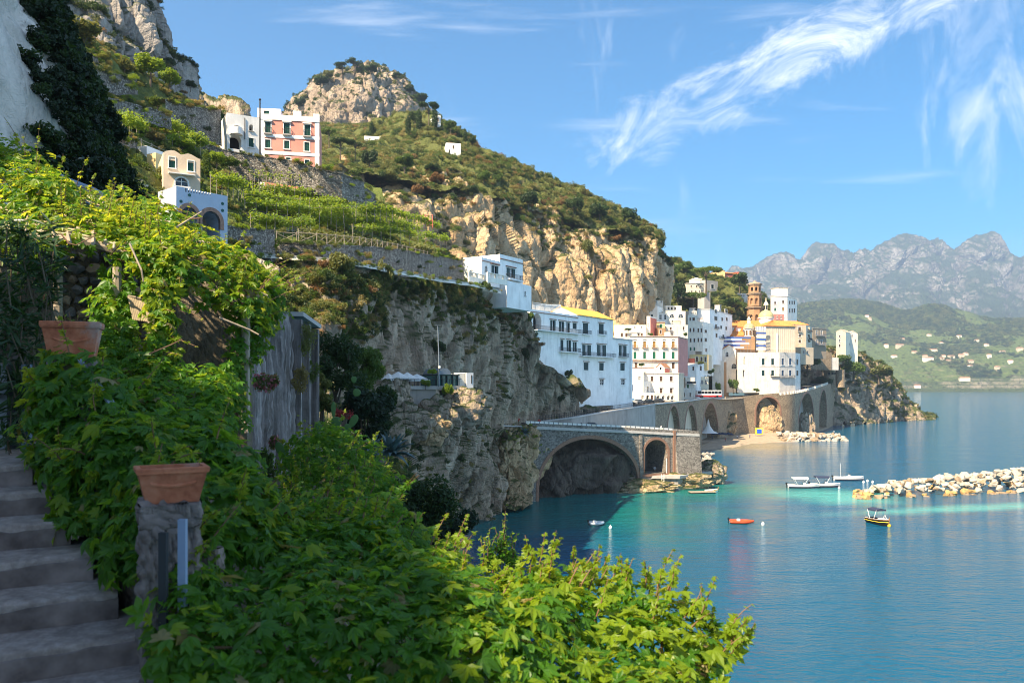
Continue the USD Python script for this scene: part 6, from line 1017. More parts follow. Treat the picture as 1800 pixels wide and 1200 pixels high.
for q in (('round', 'leaf_dark', 562, 155, 24, 30, 'dark round tree leftmost on top of the rock peak'), ('round', 'leaf_olive', 578, 146, 26, 22, 'olive green tree second from the left on the rock peak'), ('pine', 'leaf_dark', 602, 136, 26, 34, 'wide dark pine left of the tallest pine on the rock peak'), ('pine', 'leaf_dark', 624, 131, 28, 34, 'tallest dark pine on the summit of the rock peak'), ('cypress', 'leaf_dark', 638, 128, 20, 8, 'thin cypress on the summit of the rock peak'), ('round', 'leaf_dark', 654, 130, 20, 26, 'low dark tree just right of the rock peak summit'), ('pine', 'leaf_dark', 697, 146, 18, 22, 'single small pine on the right shoulder of the rock peak'), ('round', 'leaf_dark', 722, 166, 20, 18, 'dark tree on the right slope of the rock peak'), ('round', 'leaf_dark', 740, 186, 26, 32, 'large dark tree at the right foot of the rock peak'), ('round', 'leaf_dark', 528, 196, 28, 22, 'dark tree at the left foot of the rock peak'),
          ('cypress', 'leaf_dark', 716, 234, 34, 11, 'cypress left of the pine group on the hill'), ('cypress', 'leaf_dark', 736, 226, 36, 11, 'tall cypress in the middle of the pine group on the hill'), ('cypress', 'leaf_dark', 762, 226, 40, 12, 'tallest cypress right of the pine group on the hill'), ('cypress', 'leaf_dark', 653, 234, 22, 9, 'lone cypress below the rock peak'), ('pine', 'leaf_dark', 752, 222, 44, 40, 'big dark pine of the group on the hill crest'), ('round', 'leaf_dark', 728, 222, 30, 26, 'dark tree left in the pine group on the hill crest'), ('round', 'leaf_mid', 790, 235, 28, 26, 'round tree right of the white hut on the crest'), ('cypress', 'leaf_dark', 817, 247, 20, 8, 'small cypress on the crest right of the pine group'), ('round', 'leaf_dark', 832, 258, 20, 16, 'dark tree at the right end of the crest trees'),
          ('pine', 'leaf_dark', 598, 280, 40, 40, 'dark pine left on the slope beside the pink house'), ('pine', 'leaf_dark', 622, 282, 36, 36, 'dark pine on the slope below the rock peak'), ('bush', 'leaf_dark', 650, 292, 34, 40, 'large dark shrub above the cliff left of the round green tree'), ('round', 'leaf_mid', 713, 306, 36, 36, 'round green tree standing alone over the cliff'), ('pine', 'leaf_mid', 580, 262, 34, 34, 'green pine close to the right of the pink house'), ('bush', 'leaf_mid', 850, 320, 24, 34, 'green shrub on the hill above the cliff edge'), ('bush', 'leaf_dark', 760, 300, 16, 34, 'dark shrub below the little white hut'), ('bush', 'leaf_rust', 770, 322, 22, 34, 'rust coloured bush right of the round green tree'), ('bush', 'leaf_rust', 735, 345, 24, 28, 'rust bush on the upper edge of the cliff'), ('bush', 'leaf_dark', 830, 345, 24, 30, 'dark bush on the cliff edge under the hill'), ('bush', 'leaf_dark', 930, 366, 34, 44, 'dark leafy shrub halfway along the cliff edge'), ('bush', 'leaf_dark', 1010, 372, 30, 44, 'dark shrub on the cliff top right of the middle'), ('bush', 'leaf_dark', 1055, 384, 30, 50, 'broad dark shrub near the right end of the cliff top'), ('round', 'leaf_dark', 1108, 396, 40, 32, 'tallest dark tree at the right end of the cliff top'), ('bush', 'leaf_dark', 1075, 412, 26, 44, 'dark shrub hanging over the cliff edge'), ('bush', 'leaf_rust', 1085, 425, 16, 24, 'orange bush on the cliff edge near the right end'), ('bush', 'leaf_olive', 1130, 414, 24, 34, 'olive shrub at the far right of the cliff top'), ('bush', 'leaf_olive', 1035, 450, 34, 28, 'olive shrub clinging to the middle of the cliff face'),
          ('round', 'leaf_olive', 150, 92, 60, 78, 'large pale olive tree on the terrace under the crag'), ('round', 'leaf_olive', 184, 117, 34, 30, 'small round olive tree on the upper left terrace'), ('round', 'leaf_bright', 266, 148, 56, 58, 'bright green tree at the foot of the crag'), ('round', 'leaf_bright', 300, 162, 46, 42, 'second bright tree right at the foot of the crag'), ('bush', 'leaf_olive', 222, 128, 28, 46, 'olive bush between the olive tree and the bright tree'), ('round', 'leaf_mid', 278, 196, 30, 32, 'round green tree above the vine terraces'), ('bush', 'leaf_straw', 345, 188, 16, 34, 'yellowish bush at the end of the upper terrace wall'), ('cypress', 'leaf_mid', 364, 306, 48, 16, 'green cypress right of the yellow house'), ('round', 'leaf_bright', 382, 300, 42, 32, 'bright green tree beside the cypress'), ('round', 'leaf_mid', 404, 306, 36, 38, 'green tree left below the pink house'), ('bush', 'leaf_bright', 440, 318, 26, 32, 'bright bush under the wall of the pink house'), ('bush', 'leaf_rust', 492, 272, 18, 34, 'reddish bush in front of the pink house wall'), ('round', 'leaf_mid', 420, 262, 20, 26, 'small green tree in front of the white wing'), ('bush', 'leaf_mid', 395, 262, 18, 26, 'green bush left in front of the white wing'), ('bush', 'leaf_dark', 440, 268, 12, 34, 'low dark hedge in front of the white wing'), ('bush', 'leaf_bright', 575, 308, 24, 38, 'yellow green bush right of the pink house'), ('bush', 'leaf_straw', 275, 248, 24, 42, 'dry brownish bush above the yellow house'), ('bush', 'leaf_bright', 320, 264, 26, 56, 'bright vine bush above the yellow house'), ('round', 'leaf_dark', 333, 158, 20, 22, 'dark tree on the dark rock behind the crag'), ('bush', 'leaf_olive', 283, 312, 24, 20, 'climbing plant on the steps left of the yellow house'), ('bush', 'leaf_dark', 235, 312, 18, 26, 'dark bush above the stone shed roof'),
          ('bush', 'leaf_olive', 603, 490, 52, 60, 'big olive green bush below the path railing'), ('bush', 'leaf_olive', 676, 512, 62, 44, 'tall olive bush on the corner of the bluff'), ('bush', 'leaf_rust', 535, 462, 18, 24, 'rust bush under the path at the left end of the bluff'), ('bush', 'leaf_rust', 570, 476, 24, 26, 'orange brown bush left of the big olive bush'), ('bush', 'leaf_mid', 740, 512, 34, 44, 'green bush on the bluff below the path'), ('bush', 'leaf_rust', 828, 540, 28, 30, 'orange bush on the bluff below the cliff path house'), ('bush', 'leaf_mid', 845, 520, 30, 38, 'green bush on the bluff edge left of the white house'), ('bush', 'leaf_straw', 785, 500, 18, 26, 'pale dry bush on the bluff edge'), ('bush', 'leaf_olive', 880, 530, 24, 36, 'olive bush at the right end of the bluff edge'), ('bush', 'leaf_mid', 930, 570, 26, 26, 'green bush at the left corner of the big white house'), ('bush', 'leaf_dark', 955, 628, 22, 26, 'dark shrub on the rock under the left end of the white house'), ('bush', 'leaf_dark', 1000, 664, 18, 20, 'dark shrub on the rock below the balconies'), ('bush', 'leaf_dark', 985, 708, 18, 22, 'dark shrub on the bluff above the road'), ('bush', 'leaf_dark', 770, 625, 34, 36, 'dark shrub hanging in the middle of the bluff'), ('bush', 'leaf_dark', 925, 640, 34, 24, 'dark shrub on the bluff face near the house')):
    tree(*q)
for q in (('pine', 'leaf_mid', 1241, 514, 46, 56, 'large umbrella pine behind the cream villa', 418), ('pine', 'leaf_mid', 1219, 553, 40, 48, 'smaller umbrella pine above the white houses', 405), ('round', 'leaf_dark', 1300, 512, 38, 34, 'dark tree in front of the red hilltop villa', 446), ('round', 'leaf_mid', 1185, 495, 36, 30, 'green tree on the slope right of the cliff', 440), ('round', 'leaf_mid', 1205, 482, 26, 34, 'green tree at the top of the slope behind the town', 455), ('bush', 'leaf_dark', 1192, 535, 46, 40, 'dark shaded shrub at the foot of the cliff', 430), ('bush', 'leaf_mid', 1290, 545, 24, 50, 'green shrubs left of the bell tower', 428), ('bush', 'leaf_olive', 1275, 560, 26, 44, 'olive shrub above the church roof', 424), ('bush', 'leaf_mid', 1482, 640, 20, 36, 'green bush in front of the twin-gabled house', 496), ('bush', 'leaf_mid', 1172, 702, 9, 10, 'small green bush at the foot of the low white palazzo', 287), ('bush', 'leaf_mid', 1205, 592, 9, 10, 'roof garden shrub at the right end of the palazzo roof', 304), ('bush', 'leaf_mid', 1143, 591, 7, 12, 'roof garden plants in the middle of the palazzo roof', 302), ('bush', 'leaf_olive', 1232, 642, 9, 14, 'shrub on the terrace above the corner house', 348), ('bush', 'leaf_mid', 1250, 660, 14, 14, 'green shrub left of the white buttress', 372), ('bush', 'leaf_dark', 1128, 645, 8, 14, 'dark climbing plants on the terrace railings', 293), ('bush', 'leaf_mid', 1330, 690, 9, 14, 'low bushes at the foot of the round house', 389), ('round', 'leaf_mid', 1420, 655, 40, 52, 'large green tree on the promontory beside the round house', 462), ('round', 'leaf_dark', 1448, 690, 34, 40, 'dark tree on the promontory below the ruined tower', 484), ('round', 'leaf_mid', 1500, 668, 40, 50, 'green tree on top of the promontory', 502), ('round', 'leaf_olive', 1545, 672, 34, 50, 'olive tree at the right end of the promontory', 528), ('bush', 'leaf_mid', 1289, 688, 26, 22, 'green bush between the church porch and the round house', 388), ('bush', 'leaf_bright', 1262, 694, 26, 12, 'climbing plant at the foot of the white buttress', 390), ('pine', 'leaf_dark', 1104, 596, 20, 14, 'little palm on the terrace behind the big white house', 308)):
    tree(*q[:7], d=q[7])
# --- terrace walls and vines
WALLPTS = []
def twall(label, pts, hpx, m='dry_stone', name='terrace_wall', cope=True, deep=.8):
    """A retaining wall: pts are (px, py, d) of its top, hpx its height in photo pixels at each point."""
    top = np.array([W(*p) for p in pts]); hp = np.broadcast_to(hpx, len(pts)); t = thing(name, label, 'wall'); ms = []; n = 8; L = np.linspace(0, len(pts) - 1, (len(pts) - 1) * n + 1)
    T2 = np.stack([np.interp(L, range(len(pts)), top[:, k]) for k in range(3)], 1); h_ = np.interp(L, range(len(pts)), [h * p[2] / F for h, p in zip(hp, pts)])
    nn = np.column_stack([np.gradient(T2[:, 1]), -np.gradient(T2[:, 0])]); nn /= np.linalg.norm(nn, axis=1, keepdims=True); nn *= np.sign((nn * -T2[:, :2]).sum(1, keepdims=True))
    nn = np.column_stack([nn, 0 * L]); z = np.array([0, 0, 1.])
    wob = (fbm(T2 * .8, 3, 4)[:, None] - .5) * .5
    T2 = T2 + z * wob * .6; R_ = [T2 - nn * 1.2, T2 + nn * 0, T2 - z * h_[:, None] * .5 + nn * (.08 + wob * .3), T2 - z * (h_[:, None] + deep) + nn * .2]
    obj('wall', gmesh(np.stack(R_)), m, t); WALLPTS.append((T2, nn, h_))
    if cope:
        c = [T2 - nn * .5 + z * .0, T2 - nn * .5 + z * .14, T2 + nn * .07 + z * .14, T2 + nn * .07 - z * .02]; obj('coping', gmesh(np.stack(c)), 'kerb_stone' if cope == 2 else m, t)
    return t
for q in (('high shaded stone wall under the pink house', [(352, 246, 112), (385, 262, 113), (430, 272, 114.5), (480, 279, 116), (523, 285, 116.5), (560, 298, 117), (600, 306, 119), (640, 322, 123)], [30, 34, 34, 34, 34, 36, 34, 28]),
          ('long stone terrace wall, its sunlit middle stretch above the path', [(486, 426, 88.5), (540, 430, 90), (566, 431, 91)], [18, 22, 24]), ('long stone terrace wall, its right stretch above the path railing', [(566, 432, 91.5), (630, 433, 101), (690, 438, 113), (745, 447, 128), (790, 455, 142), (815, 458, 150)], [24, 30, 36, 36, 34, 30]),
          ('shaded stone terrace wall right of the arched house', [(400, 398, 78), (440, 402, 82), (482, 406, 87)], [46, 44, 42]), ('stone wall under the big olive tree, upper left', [(108, 76, 88), (140, 86, 92), (172, 102, 97)], 14), ('long stone wall across the upper left terraces', [(126, 108, 84), (165, 120, 88), (205, 132, 93), (240, 141, 98)], [14, 22, 24, 14]), ('stone wall ending in a square block left of the white wing', [(290, 176, 108), (330, 188, 112), (365, 192, 116), (388, 193, 119)], [20, 30, 46, 56]), ('rough stone wall of the second vine terrace', [(185, 172, 86), (240, 186, 94), (300, 202, 104)], [12, 14, 16]), ('grey stone wall behind the yellow house roofs', [(178, 252, 74), (200, 250, 77), (222, 246, 80), (240, 252, 83)], 36), ('low stone wall under the vine rows in the middle', [(405, 366, 92), (450, 372, 98), (500, 378, 104), (540, 384, 110)], 18), ('stone wall behind the trellis posts, right of the pink house', [(600, 322, 132), (640, 330, 138), (660, 344, 142)], 30), ('stone wall along the left foot of the vine hill', [(160, 226, 71), (195, 232, 76), (235, 238, 82)], 14)):
    twall(*q)
twall('pale path parapet running along the top of the bluff to the white house', [(452, 447, 84), (520, 452, 85.5), (590, 456, 88), (640, 465, 94), (700, 478, 106), (770, 490, 120), (830, 499, 138), (880, 512, 152)], 3.5, 'pale_cream_plaster', 'path_parapet', 2, .1)
def trellis(label, pts, wid, npost, n, m='leaf_bright', hgt=1.7, seed=0, sag=.5):
    """A vine pergola row: posts and rails carrying a mat of bright leaves."""
    g = np.random.default_rng(seed + 60); A = np.array([W(*p) for p in pts]); t = thing('vine_row', label, 'vine'); k = np.linspace(0, len(pts) - 1, npost); T2 = np.stack([np.interp(k, range(len(pts)), A[:, i]) for i in range(3)], 1)
    for p in T2: obj('post', tube([p + [0, 0, -hgt - .6], p + [g.uniform(-.1, .1), 0, .35]], .045, 5), 'weathered_pole', t)
    obj('rail', tube(T2, .035, 4), 'weathered_pole', t)
    u = g.uniform(0, len(pts) - 1, n); C = np.stack([np.interp(u, range(len(pts)), A[:, i]) for i in range(3)], 1); f = fbm(np.column_stack([u * 5, u * 0, u * 0]) + seed, 3, seed)
    C += np.column_stack([g.normal(0, .35, n), g.uniform(-.2, wid, n), np.abs(g.normal(0, .3, n)) * (.4 + 1.4 * f) - sag * g.uniform(0, 1, n) ** 2 * 1.3 + .1])
    C = C[g.uniform(0, 1, n) < np.clip((f - .25) * 4, .15, 1)]
    obj('foliage', leaves(C, np.tile([0, -.4, .9], (len(C), 1)), .30 * (A[:, 1].mean() / 100) ** .6, g, .8, .6), m, t); return t
for i, q in enumerate(((('vine row just below the stone wall with trellis posts'), [(432, 322, 107), (500, 332, 112), (560, 342, 118)], 3.0, 12, 1500), ('bright vine row second below the pink house', [(425, 340, 99), (490, 348, 104), (560, 352, 112), (620, 352, 122)], 4.5, 13, 2600), ('widest bright vine row in the middle of the terraces', [(430, 356, 95), (500, 362, 101), (570, 366, 109), (650, 364, 121), (690, 366, 130)], 4., 16, 3200), ('vine row in the lower left of the vineyard', [(440, 382, 90), (490, 388, 94), (545, 388, 101)], 3., 8, 1500), ('vine row across the lower right of the vineyard', [(545, 380, 106), (610, 384, 116), (680, 388, 130), (735, 398, 143)], 3.5, 14, 2400), ('lowest vine row above the rustic fence', [(620, 398, 112), (680, 402, 124), (740, 410, 138), (785, 418, 150)], 2.5, 12, 1400), ('vine row on the right under the red frame', [(690, 372, 140), (740, 384, 150), (770, 396, 156)], 3., 9, 900), ('upper left vine row on the terraces', [(190, 196, 87), (250, 206, 97), (330, 222, 112)], 4., 10, 2600), ('left vine row above the stone shed', [(145, 190, 74), (195, 200, 81), (240, 214, 88)], 3., 8, 1400), ('vine canopy on tall posts above the yellow house', [(292, 246, 98), (325, 242, 102), (352, 242, 105)], 3., 7, 1400), ('vine row beside the small cypress', [(370, 312, 90), (400, 316, 94), (428, 322, 98)], 2.2, 7, 700), ('vine row with bare trellis posts under the pink house', [(440, 306, 113), (500, 312, 115), (560, 320, 119), (640, 340, 128)], .6, 26, 500))):
    trellis(*q[:4], int(q[4] * (2.2 if i < 11 else 1)), seed=i, hgt=1.7)
def rustic(label, pts, step=2.2):
    A = np.array([W(*p) for p in pts]); L = np.r_[0, np.cumsum(np.linalg.norm(np.diff(A, axis=0), axis=1))]; n = int(L[-1] / step); T2 = np.stack([np.interp(np.linspace(0, L[-1], n + 1), L, A[:, i]) for i in range(3)], 1); t = thing('rustic_fence', label, 'fence'); z = np.array([0, 0, 1.])
    for p in T2: obj('post', tube([p - z * 1.3, p + z * .15], .05, 5), 'weathered_pole', t)
    for a, b in zip(T2[:-1], T2[1:]):
        obj('rail', tube([a, b], .035, 4), 'weathered_pole', t); obj('brace', tube([a - z * 1.1, b - z * .1], .03, 4), 'weathered_pole', t); obj('brace', tube([a - z * .1 + [0, -.07, 0], b - z * 1.1 + [0, -.07, 0]], .03, 4), 'weathered_pole', t)
rustic('rustic wooden fence with crossed braces above the terrace wall', [(486, 408, 89), (560, 411, 91), (630, 417, 101), (700, 430, 117), (752, 443, 132)]); rustic('rustic wooden fence beside the stone wall above the yellow house', [(208, 236, 80), (236, 240, 84), (262, 252, 86), (292, 266, 90)], 1.6); rustic('short rustic fence over the stone shed roof', [(184, 296, 72), (206, 290, 74), (226, 283, 76)], 1.5)
for i, (a, b) in enumerate(((525, 620), (622, 700), (700, 760))):
    trellis(f"pale olive hedge behind the rustic fence, {('left', 'middle', 'right')[i]} part", [(a, np.interp(a, [520, 760], [406, 440]), np.interp(a, [520, 760], [91, 136])), (b, np.interp(b, [520, 760], [406, 440]), np.interp(b, [520, 760], [91, 136]))], 1.2, 2, 1300, 'leaf_olive', seed=30 + i, sag=.9)
t = thing('garden_gate', 'small red metal gate frame at the right end of the vine rows', 'frame', W(754, 398, 152))
for x in (-.7, .7): obj('leg', tube([(x, 0, -.5), (x, 0, 2.1)], .09, 5), 'red_plaster', t)
for z in (.2, 1.1, 2.1): obj('bar', tube([(-.8, 0, z), (.8, 0, z)], .09, 5), 'red_plaster', t)
for k, (px, py, wd, hp, lab) in enumerate(((797, 268, 26, 17, 'small white house with two dark windows on the hill crest'), (770, 222, 10, 20, 'tall white hut behind the pine group on the crest'), (655, 247, 30, 8, 'long low pale wall house below the rock peak'))):
    p = snap(ALL, px, py); s_ = p[1] / F; h = House('hill_house', lab, 'house'); h.block((px - wd / 2, p[1] - 3), (px + wd / 2, p[1] - 2), 7, py - hp, py + 6, 'white_plaster'); x_ = px - wd / 4
    if k < 2: h.win(h.f, px - 1.4, px + 1.4, py - hp * .72, py - hp * .38, 'n').win(h.f, px - wd * .3, px - wd * .3 + 2.2, py - hp * .3, py + 1, 'k', frame=None)
    h.done()

g = np.random.default_rng(91); sp = []
for T2, nn, h_ in WALLPTS:
    for k in range(int(len(T2) * 1.4)):
        i = int(g.integers(0, len(T2))); q = g.uniform(0, 1); sp.append((T2[i] + nn[i] * (.15 + .3 * (q > .6)) + [0, 0, .15 if q < .6 else -h_[i] * g.uniform(.3, 1.)] + g.normal(size=3) * [.4, .4, .1], g.uniform(.2, .62), int(g.choice(5, p=(.25, .2, .25, .15, .15)))))
scatter('wall_growth', 'plants growing along the tops and feet of the terrace walls', sp, ('leaf_olive', 'leaf_dark', 'leaf_mid', 'leaf_bright', 'leaf_straw'))
# ---------------------------------------------------------------- boats, vehicles, people, restaurant
plain('boat_white', (.80, .80, .78), rough=.3, var=.04); plain('boat_navy', (.012, .018, .04), rough=.3); plain('boat_black', (.012, .012, .013), rough=.35); plain('boat_red', (.62, .07, .02), rough=.5, var=.1); plain('boat_grey', (.30, .31, .32), rough=.5); plain('canvas_navy', (.03, .04, .08), rough=.9); plain('canvas_white', (.80, .79, .75), rough=.9, var=.04); plain('varnish', (.30, .13, .04), rough=.3); plain('rubber', (.015, .015, .015), rough=.8); plain('buoy_yellow', (.75, .52, .03)); plain('skin', (.50, .30, .20)); plain('hair', (.03, .02, .015)); plain('shirt_red', (.55, .04, .03)); plain('shirt_white', (.75, .75, .75)); plain('shirt_blue', (.06, .12, .3)); plain('trousers_dark', (.03, .035, .06)); plain('trousers_tan', (.35, .28, .18)); plain('car_black', (.012, .013, .016), rough=.2, spec=.6); plain('car_red', (.55, .025, .02), rough=.25, spec=.6); plain('bus_red', (.52, .03, .03), rough=.3); plain('bus_white', (.78, .78, .77), rough=.3); plain('sign_blue', (.02, .09, .55)); plain('sign_yellow', (.75, .60, .05)); plain('lamp_glass', (.7, .68, .6), rough=.3); plain('teal_glass', (.05, .17, .16), rough=.15, spec=.6)
def hullmesh(L, B, Hh, sheer=.25, keel=.3, n=14, bow=2.2):
    x = np.linspace(0, 1, n); half = B / 2 * np.where(x < .55, .88 + .12 * np.sin(x / .55 * math.pi / 2), np.cos(np.clip((x - .55) / .45, 0, 1) ** 1.3 * math.pi / 2)) + .001; top = Hh + sheer * x ** 2; bot = -keel * np.cos(np.clip((x - .6) / .4, 0, 1) * math.pi / 2) + (x > .97) * .3
    rows = [np.column_stack([x * L - L / 2, s * half * w, bot + (top - bot) * h]) for s, w, h in ((1, 1, 1), (1, .92, .55), (1, .6, .15), (1, 0.02, 0), (-1, .6, .15), (-1, .92, .55), (-1, 1, 1))]
    G = np.stack(rows); m = gmesh(G); tr = hull(G[:, 0] + np.array([[-.02, 0, 0]])) if False else T_.Trimesh(np.vstack([G[:, 0], G[:, 0].mean(0)]), [[k, k + 1, 7] for k in range(6)] + [[6, 0, 7]], process=False)
    r2 = [np.column_stack([x * L * .96 - L / 2 + .08, s * half * .9, top - .02]) for s in (1, -1)]; return cat_([m, tr]), G, half, top, x
def rim(G, r, n=5): return cat_([tube(np.vstack([G[0], G[-1][::-1]]), r, n)])
def deckm(L, half, top, x, dz, f=.93, x0=0., x1=1.):
    k = (x >= x0 - 1e-6) & (x <= x1 + 1e-6); return gmesh(np.stack([np.column_stack([x[k] * L - L / 2, s * half[k] * f, np.full(k.sum(), 0.) + (top[k] if np.ndim(dz) == 0 and dz > -.2 else 0) + dz]) for s in (-1, 1)]))
def boat(name, label, px, py, L, B, Hh, rz, hm, kind, canopy=None):
    d = H * F / (py - HY); t = thing(name, label, 'boat', W(px, py, d) * [1, 1, 0] + [0, 0, .0], rz)
    m, G, half, top, x = hullmesh(L, B, Hh); obj('hull', m, hm, t, smooth=35)
    obj('rubbing_strake', rim(G, .045), 'boat_white' if kind != 'gozzo' else 'varnish', t); obj('deck', cat_([deckm(L, half, top, x, -.03, .97, .58, 1.), deckm(L, half, top, x, -Hh * .55 - .25, .95, 0, .62)]), 'boat_white', t)
    obj('side_deck', [bx((-L * .22, s * B * .43, Hh + .03), (L * .5, .14, .08)) for s in (-1, 1)], 'boat_white', t)
    obj('seat', bev((-L * .36, 0, Hh * .55), (.55, B * .7, .4), .08), 'boat_white', t); obj('sun_pad', bev((L * .2, 0, top[9] + .06), (L * .26, B * .55, .12), .05), 'canvas_white', t)
    if kind != 'gozzo':
        obj('console', hull([(L * .02 + a, b, c) for a in (-.3, .25) for b in (-.35, .35) for c in (0, Hh + .45)] + [(L * .02 - .1, b, Hh + .75) for b in (-.3, .3)]), 'boat_white', t)
        obj('windscreen', hull([(L * .02 + .28 - c * .3, b, Hh + .45 + c * .5) for b in (-.34, .34) for c in (0, 1)] + [(L * .02 + .25 - c * .3, b, Hh + .45 + c * .5) for b in (-.34, .34) for c in (0, 1)]), 'window_glass', t)
        e = obj('outboard_engine', cat_([hull([(-L / 2 - .42 + a, b, c) for a, b, c in ((-.2, -.17, Hh + .1), (.25, -.17, Hh + .1), (-.2, .17, Hh + .1), (.25, .17, Hh + .1), (-.12, -.13, Hh + .55), (.2, -.13, Hh + .5), (-.12, .13, Hh + .55), (.2, .13, Hh + .5))]), bx((-L / 2 - .36, 0, Hh * .3), (.18, .12, Hh + .5))]), 'boat_black', t)
        obj('boot_stripe', rim(G * [1., 1.0, .34], .14), 'boat_navy', t)
    else:
        obj('stripe', rim(G * [1.002, 1.01, .62], .05), 'sign_yellow', t); obj('engine_box', bev((-L * .05, 0, Hh * .6), (1.1, .8, .6), .08), 'boat_white', t); obj('stem_post', tube([(L / 2 - .06, 0, .2), (L / 2 + .1, 0, Hh + .75)], .06, 6), 'varnish', t)
    if canopy:
        z = Hh + 1.75; c = -L * .12; w = B * .45; l = L * .24
        a = gmesh(np.stack([[(c + l * q, w * s, z + .22 * (1 - s * s)) for q in (-1, -.3, .3, 1)] for s in np.linspace(-1, 1, 7)])); b = a.copy(); b.vertices = np.array(b.vertices) - [0, 0, .05]; b.invert(); obj('canopy', cat_([a, b] + [bx((c, s * w, z - .1), (2 * l, .04, .28)) for s in (-1, 1)] + [bx((c + s * l, 0, z - .02), (.04, 2 * w, .3)) for s in (-1, 1)]), canopy, t)
        for sx in (-1, 1):
            for s in (-1, 1): obj('canopy_pole', tube([(c + sx * l * .4, w * 1.05 * s, Hh), (c + sx * l * .95, w * s, z)], .045, 5), 'boat_white', t)
    return t
def rib(name, label, px, py, L, B, rz, m):
    d = H * F / (py - HY); t = thing(name, label, 'boat', W(px, py, d) * [1, 1, 0], rz); a = np.linspace(0, 1, 18)
    y = B / 2 * np.where(a < .6, 1, np.cos(np.clip((a - .6) / .4, 0, 1) * math.pi / 2)); x = a * L - L / 2; z = .32 + .35 * np.clip(a - .5, 0, 1) ** 1.5
    P = np.vstack([np.column_stack([x, y, z]), np.column_stack([x, -y, z])[::-1][1:]]); r = np.full(len(P), .24); r[0] = r[-1] = .12
    obj('tube', tube(P, r, 8), m, t, smooth=40); obj('hull', cat_([gmesh(np.stack([np.column_stack([x, s * y * .95, .28 + 0 * x]) for s in (-1, 1)])), hull([(-L / 2, s * B * .4, .2) for s in (-1, 1)] + [(L * .35, 0, .3), (-L / 2, 0, -.25), (L * .2, 0, -.25)])]), 'boat_grey', t)
    obj('seat', bev((-L * .12, 0, .55), (.6, B * .45, .5), .08), 'boat_white', t); obj('outboard_engine', cat_([bev((-L / 2 - .2, 0, .75), (.35, .3, .5), .1), bx((-L / 2 - .2, 0, .2), (.14, .1, .7))]), 'boat_black', t); obj('grab_line', tube(P * [1, 1.02, 1] + [0, 0, .22], .02, 4), 'boat_black', t); return t
boat('motor_boat', 'white motor boat with navy lower hull and white sun canopy', 1413, 857, 7.6, 2.5, .75, -.12, 'boat_white', 'm', 'canvas_white'); boat('motor_boat', 'white motor boat with a dark blue canopy in the middle of the three', 1451, 855.5, 7.2, 2.5, .8, -.1, 'boat_white', 'm', 'canvas_navy')
t = boat('motor_boat', 'open white motor boat with a thin mast, rightmost of the three', 1492, 844, 7.8, 2.5, .85, -.1, 'boat_white', 'm'); obj('mast', tube([(-2.2, 0, .8), (-2.2, 0, 4.6)], .045, 6), 'boat_white', t)
boat('wooden_boat', 'black wooden boat with a dark awning moored beside the breakwater', 1545, 921, 5.2, 2.3, .95, -1.3, 'boat_black', 'gozzo', 'canvas_navy')
rib('inflatable_boat', 'red inflatable boat moored alone in open water', 1303, 919, 4.2, 1.75, -.18, 'boat_red'); rib('inflatable_boat', 'small white inflatable dinghy near the headland', 1048, 922, 2.6, 1.5, .1, 'boat_white')
d = H * F / (866 - HY); t = thing('pontoon', 'floating grey swim raft tied up before the quay rocks', 'raft', W(1234, 866, d) * [1, 1, 0], .12)
for k in range(6): obj('board', bev((-2.6 + k * 1.05, 0, .28), (1.0, 2.2, .16), .02), 'weathered_pole', t)
for s in (-.8, .8): obj('float', tube([(-3, s, .08), (3, s, .08)], .2, 8), 'boat_black', t)
t = boat('rowing_boat', 'little white rowing boat lying beside the grey swim raft', 1252, 864, 3.4, 1.4, .45, .3, 'boat_white', 'gozzo')
for k, (px, py, m, la) in enumerate(((1073, 928, 'boat_white', 'white mooring buoy beside the white dinghy'), (1341, 922, 'canvas_white', 'white mooring buoy right of the red inflatable'), (1563, 925, 'buoy_yellow', 'yellow mooring buoy at the bow of the black boat'), (1518, 848, 'boat_white', 'white buoy just right of the boat with the mast'), (1525, 846, 'boat_white', 'middle white buoy right of the boat with the mast'), (1534, 848, 'boat_white', 'white buoy farthest right of the boat with the mast'), (1475, 858, 'boat_white', 'white buoy in front of the moored motor boats'))):
    d = H * F / (py - HY); t = thing('mooring_buoy', la, 'buoy', W(px, py, d) * [1, 1, 0]); s = .3
    obj('float', lathe([(0, -.2), (s * .8, -.15), (s, .12), (s * .8, .38), (s * .25, .5), (0, .5)], 10), m, t, smooth=True); obj('ring', lathe([(.05, .5), (.12, .56), (.05, .66), (0, .66)], 8), 'steel_grey', t)
d0 = H * F / (921 - HY); p0 = W(1553, 921, d0); t = obj('mooring_rope', tube([W(1556, 905, d0 - 1.2), W(1560, 916, d0 - 1.8), W(1563, 924, d0 - 2.0)], .03, 4), 'canvas_white', None, 'white rope from the black boat to its yellow buoy', 'rope')
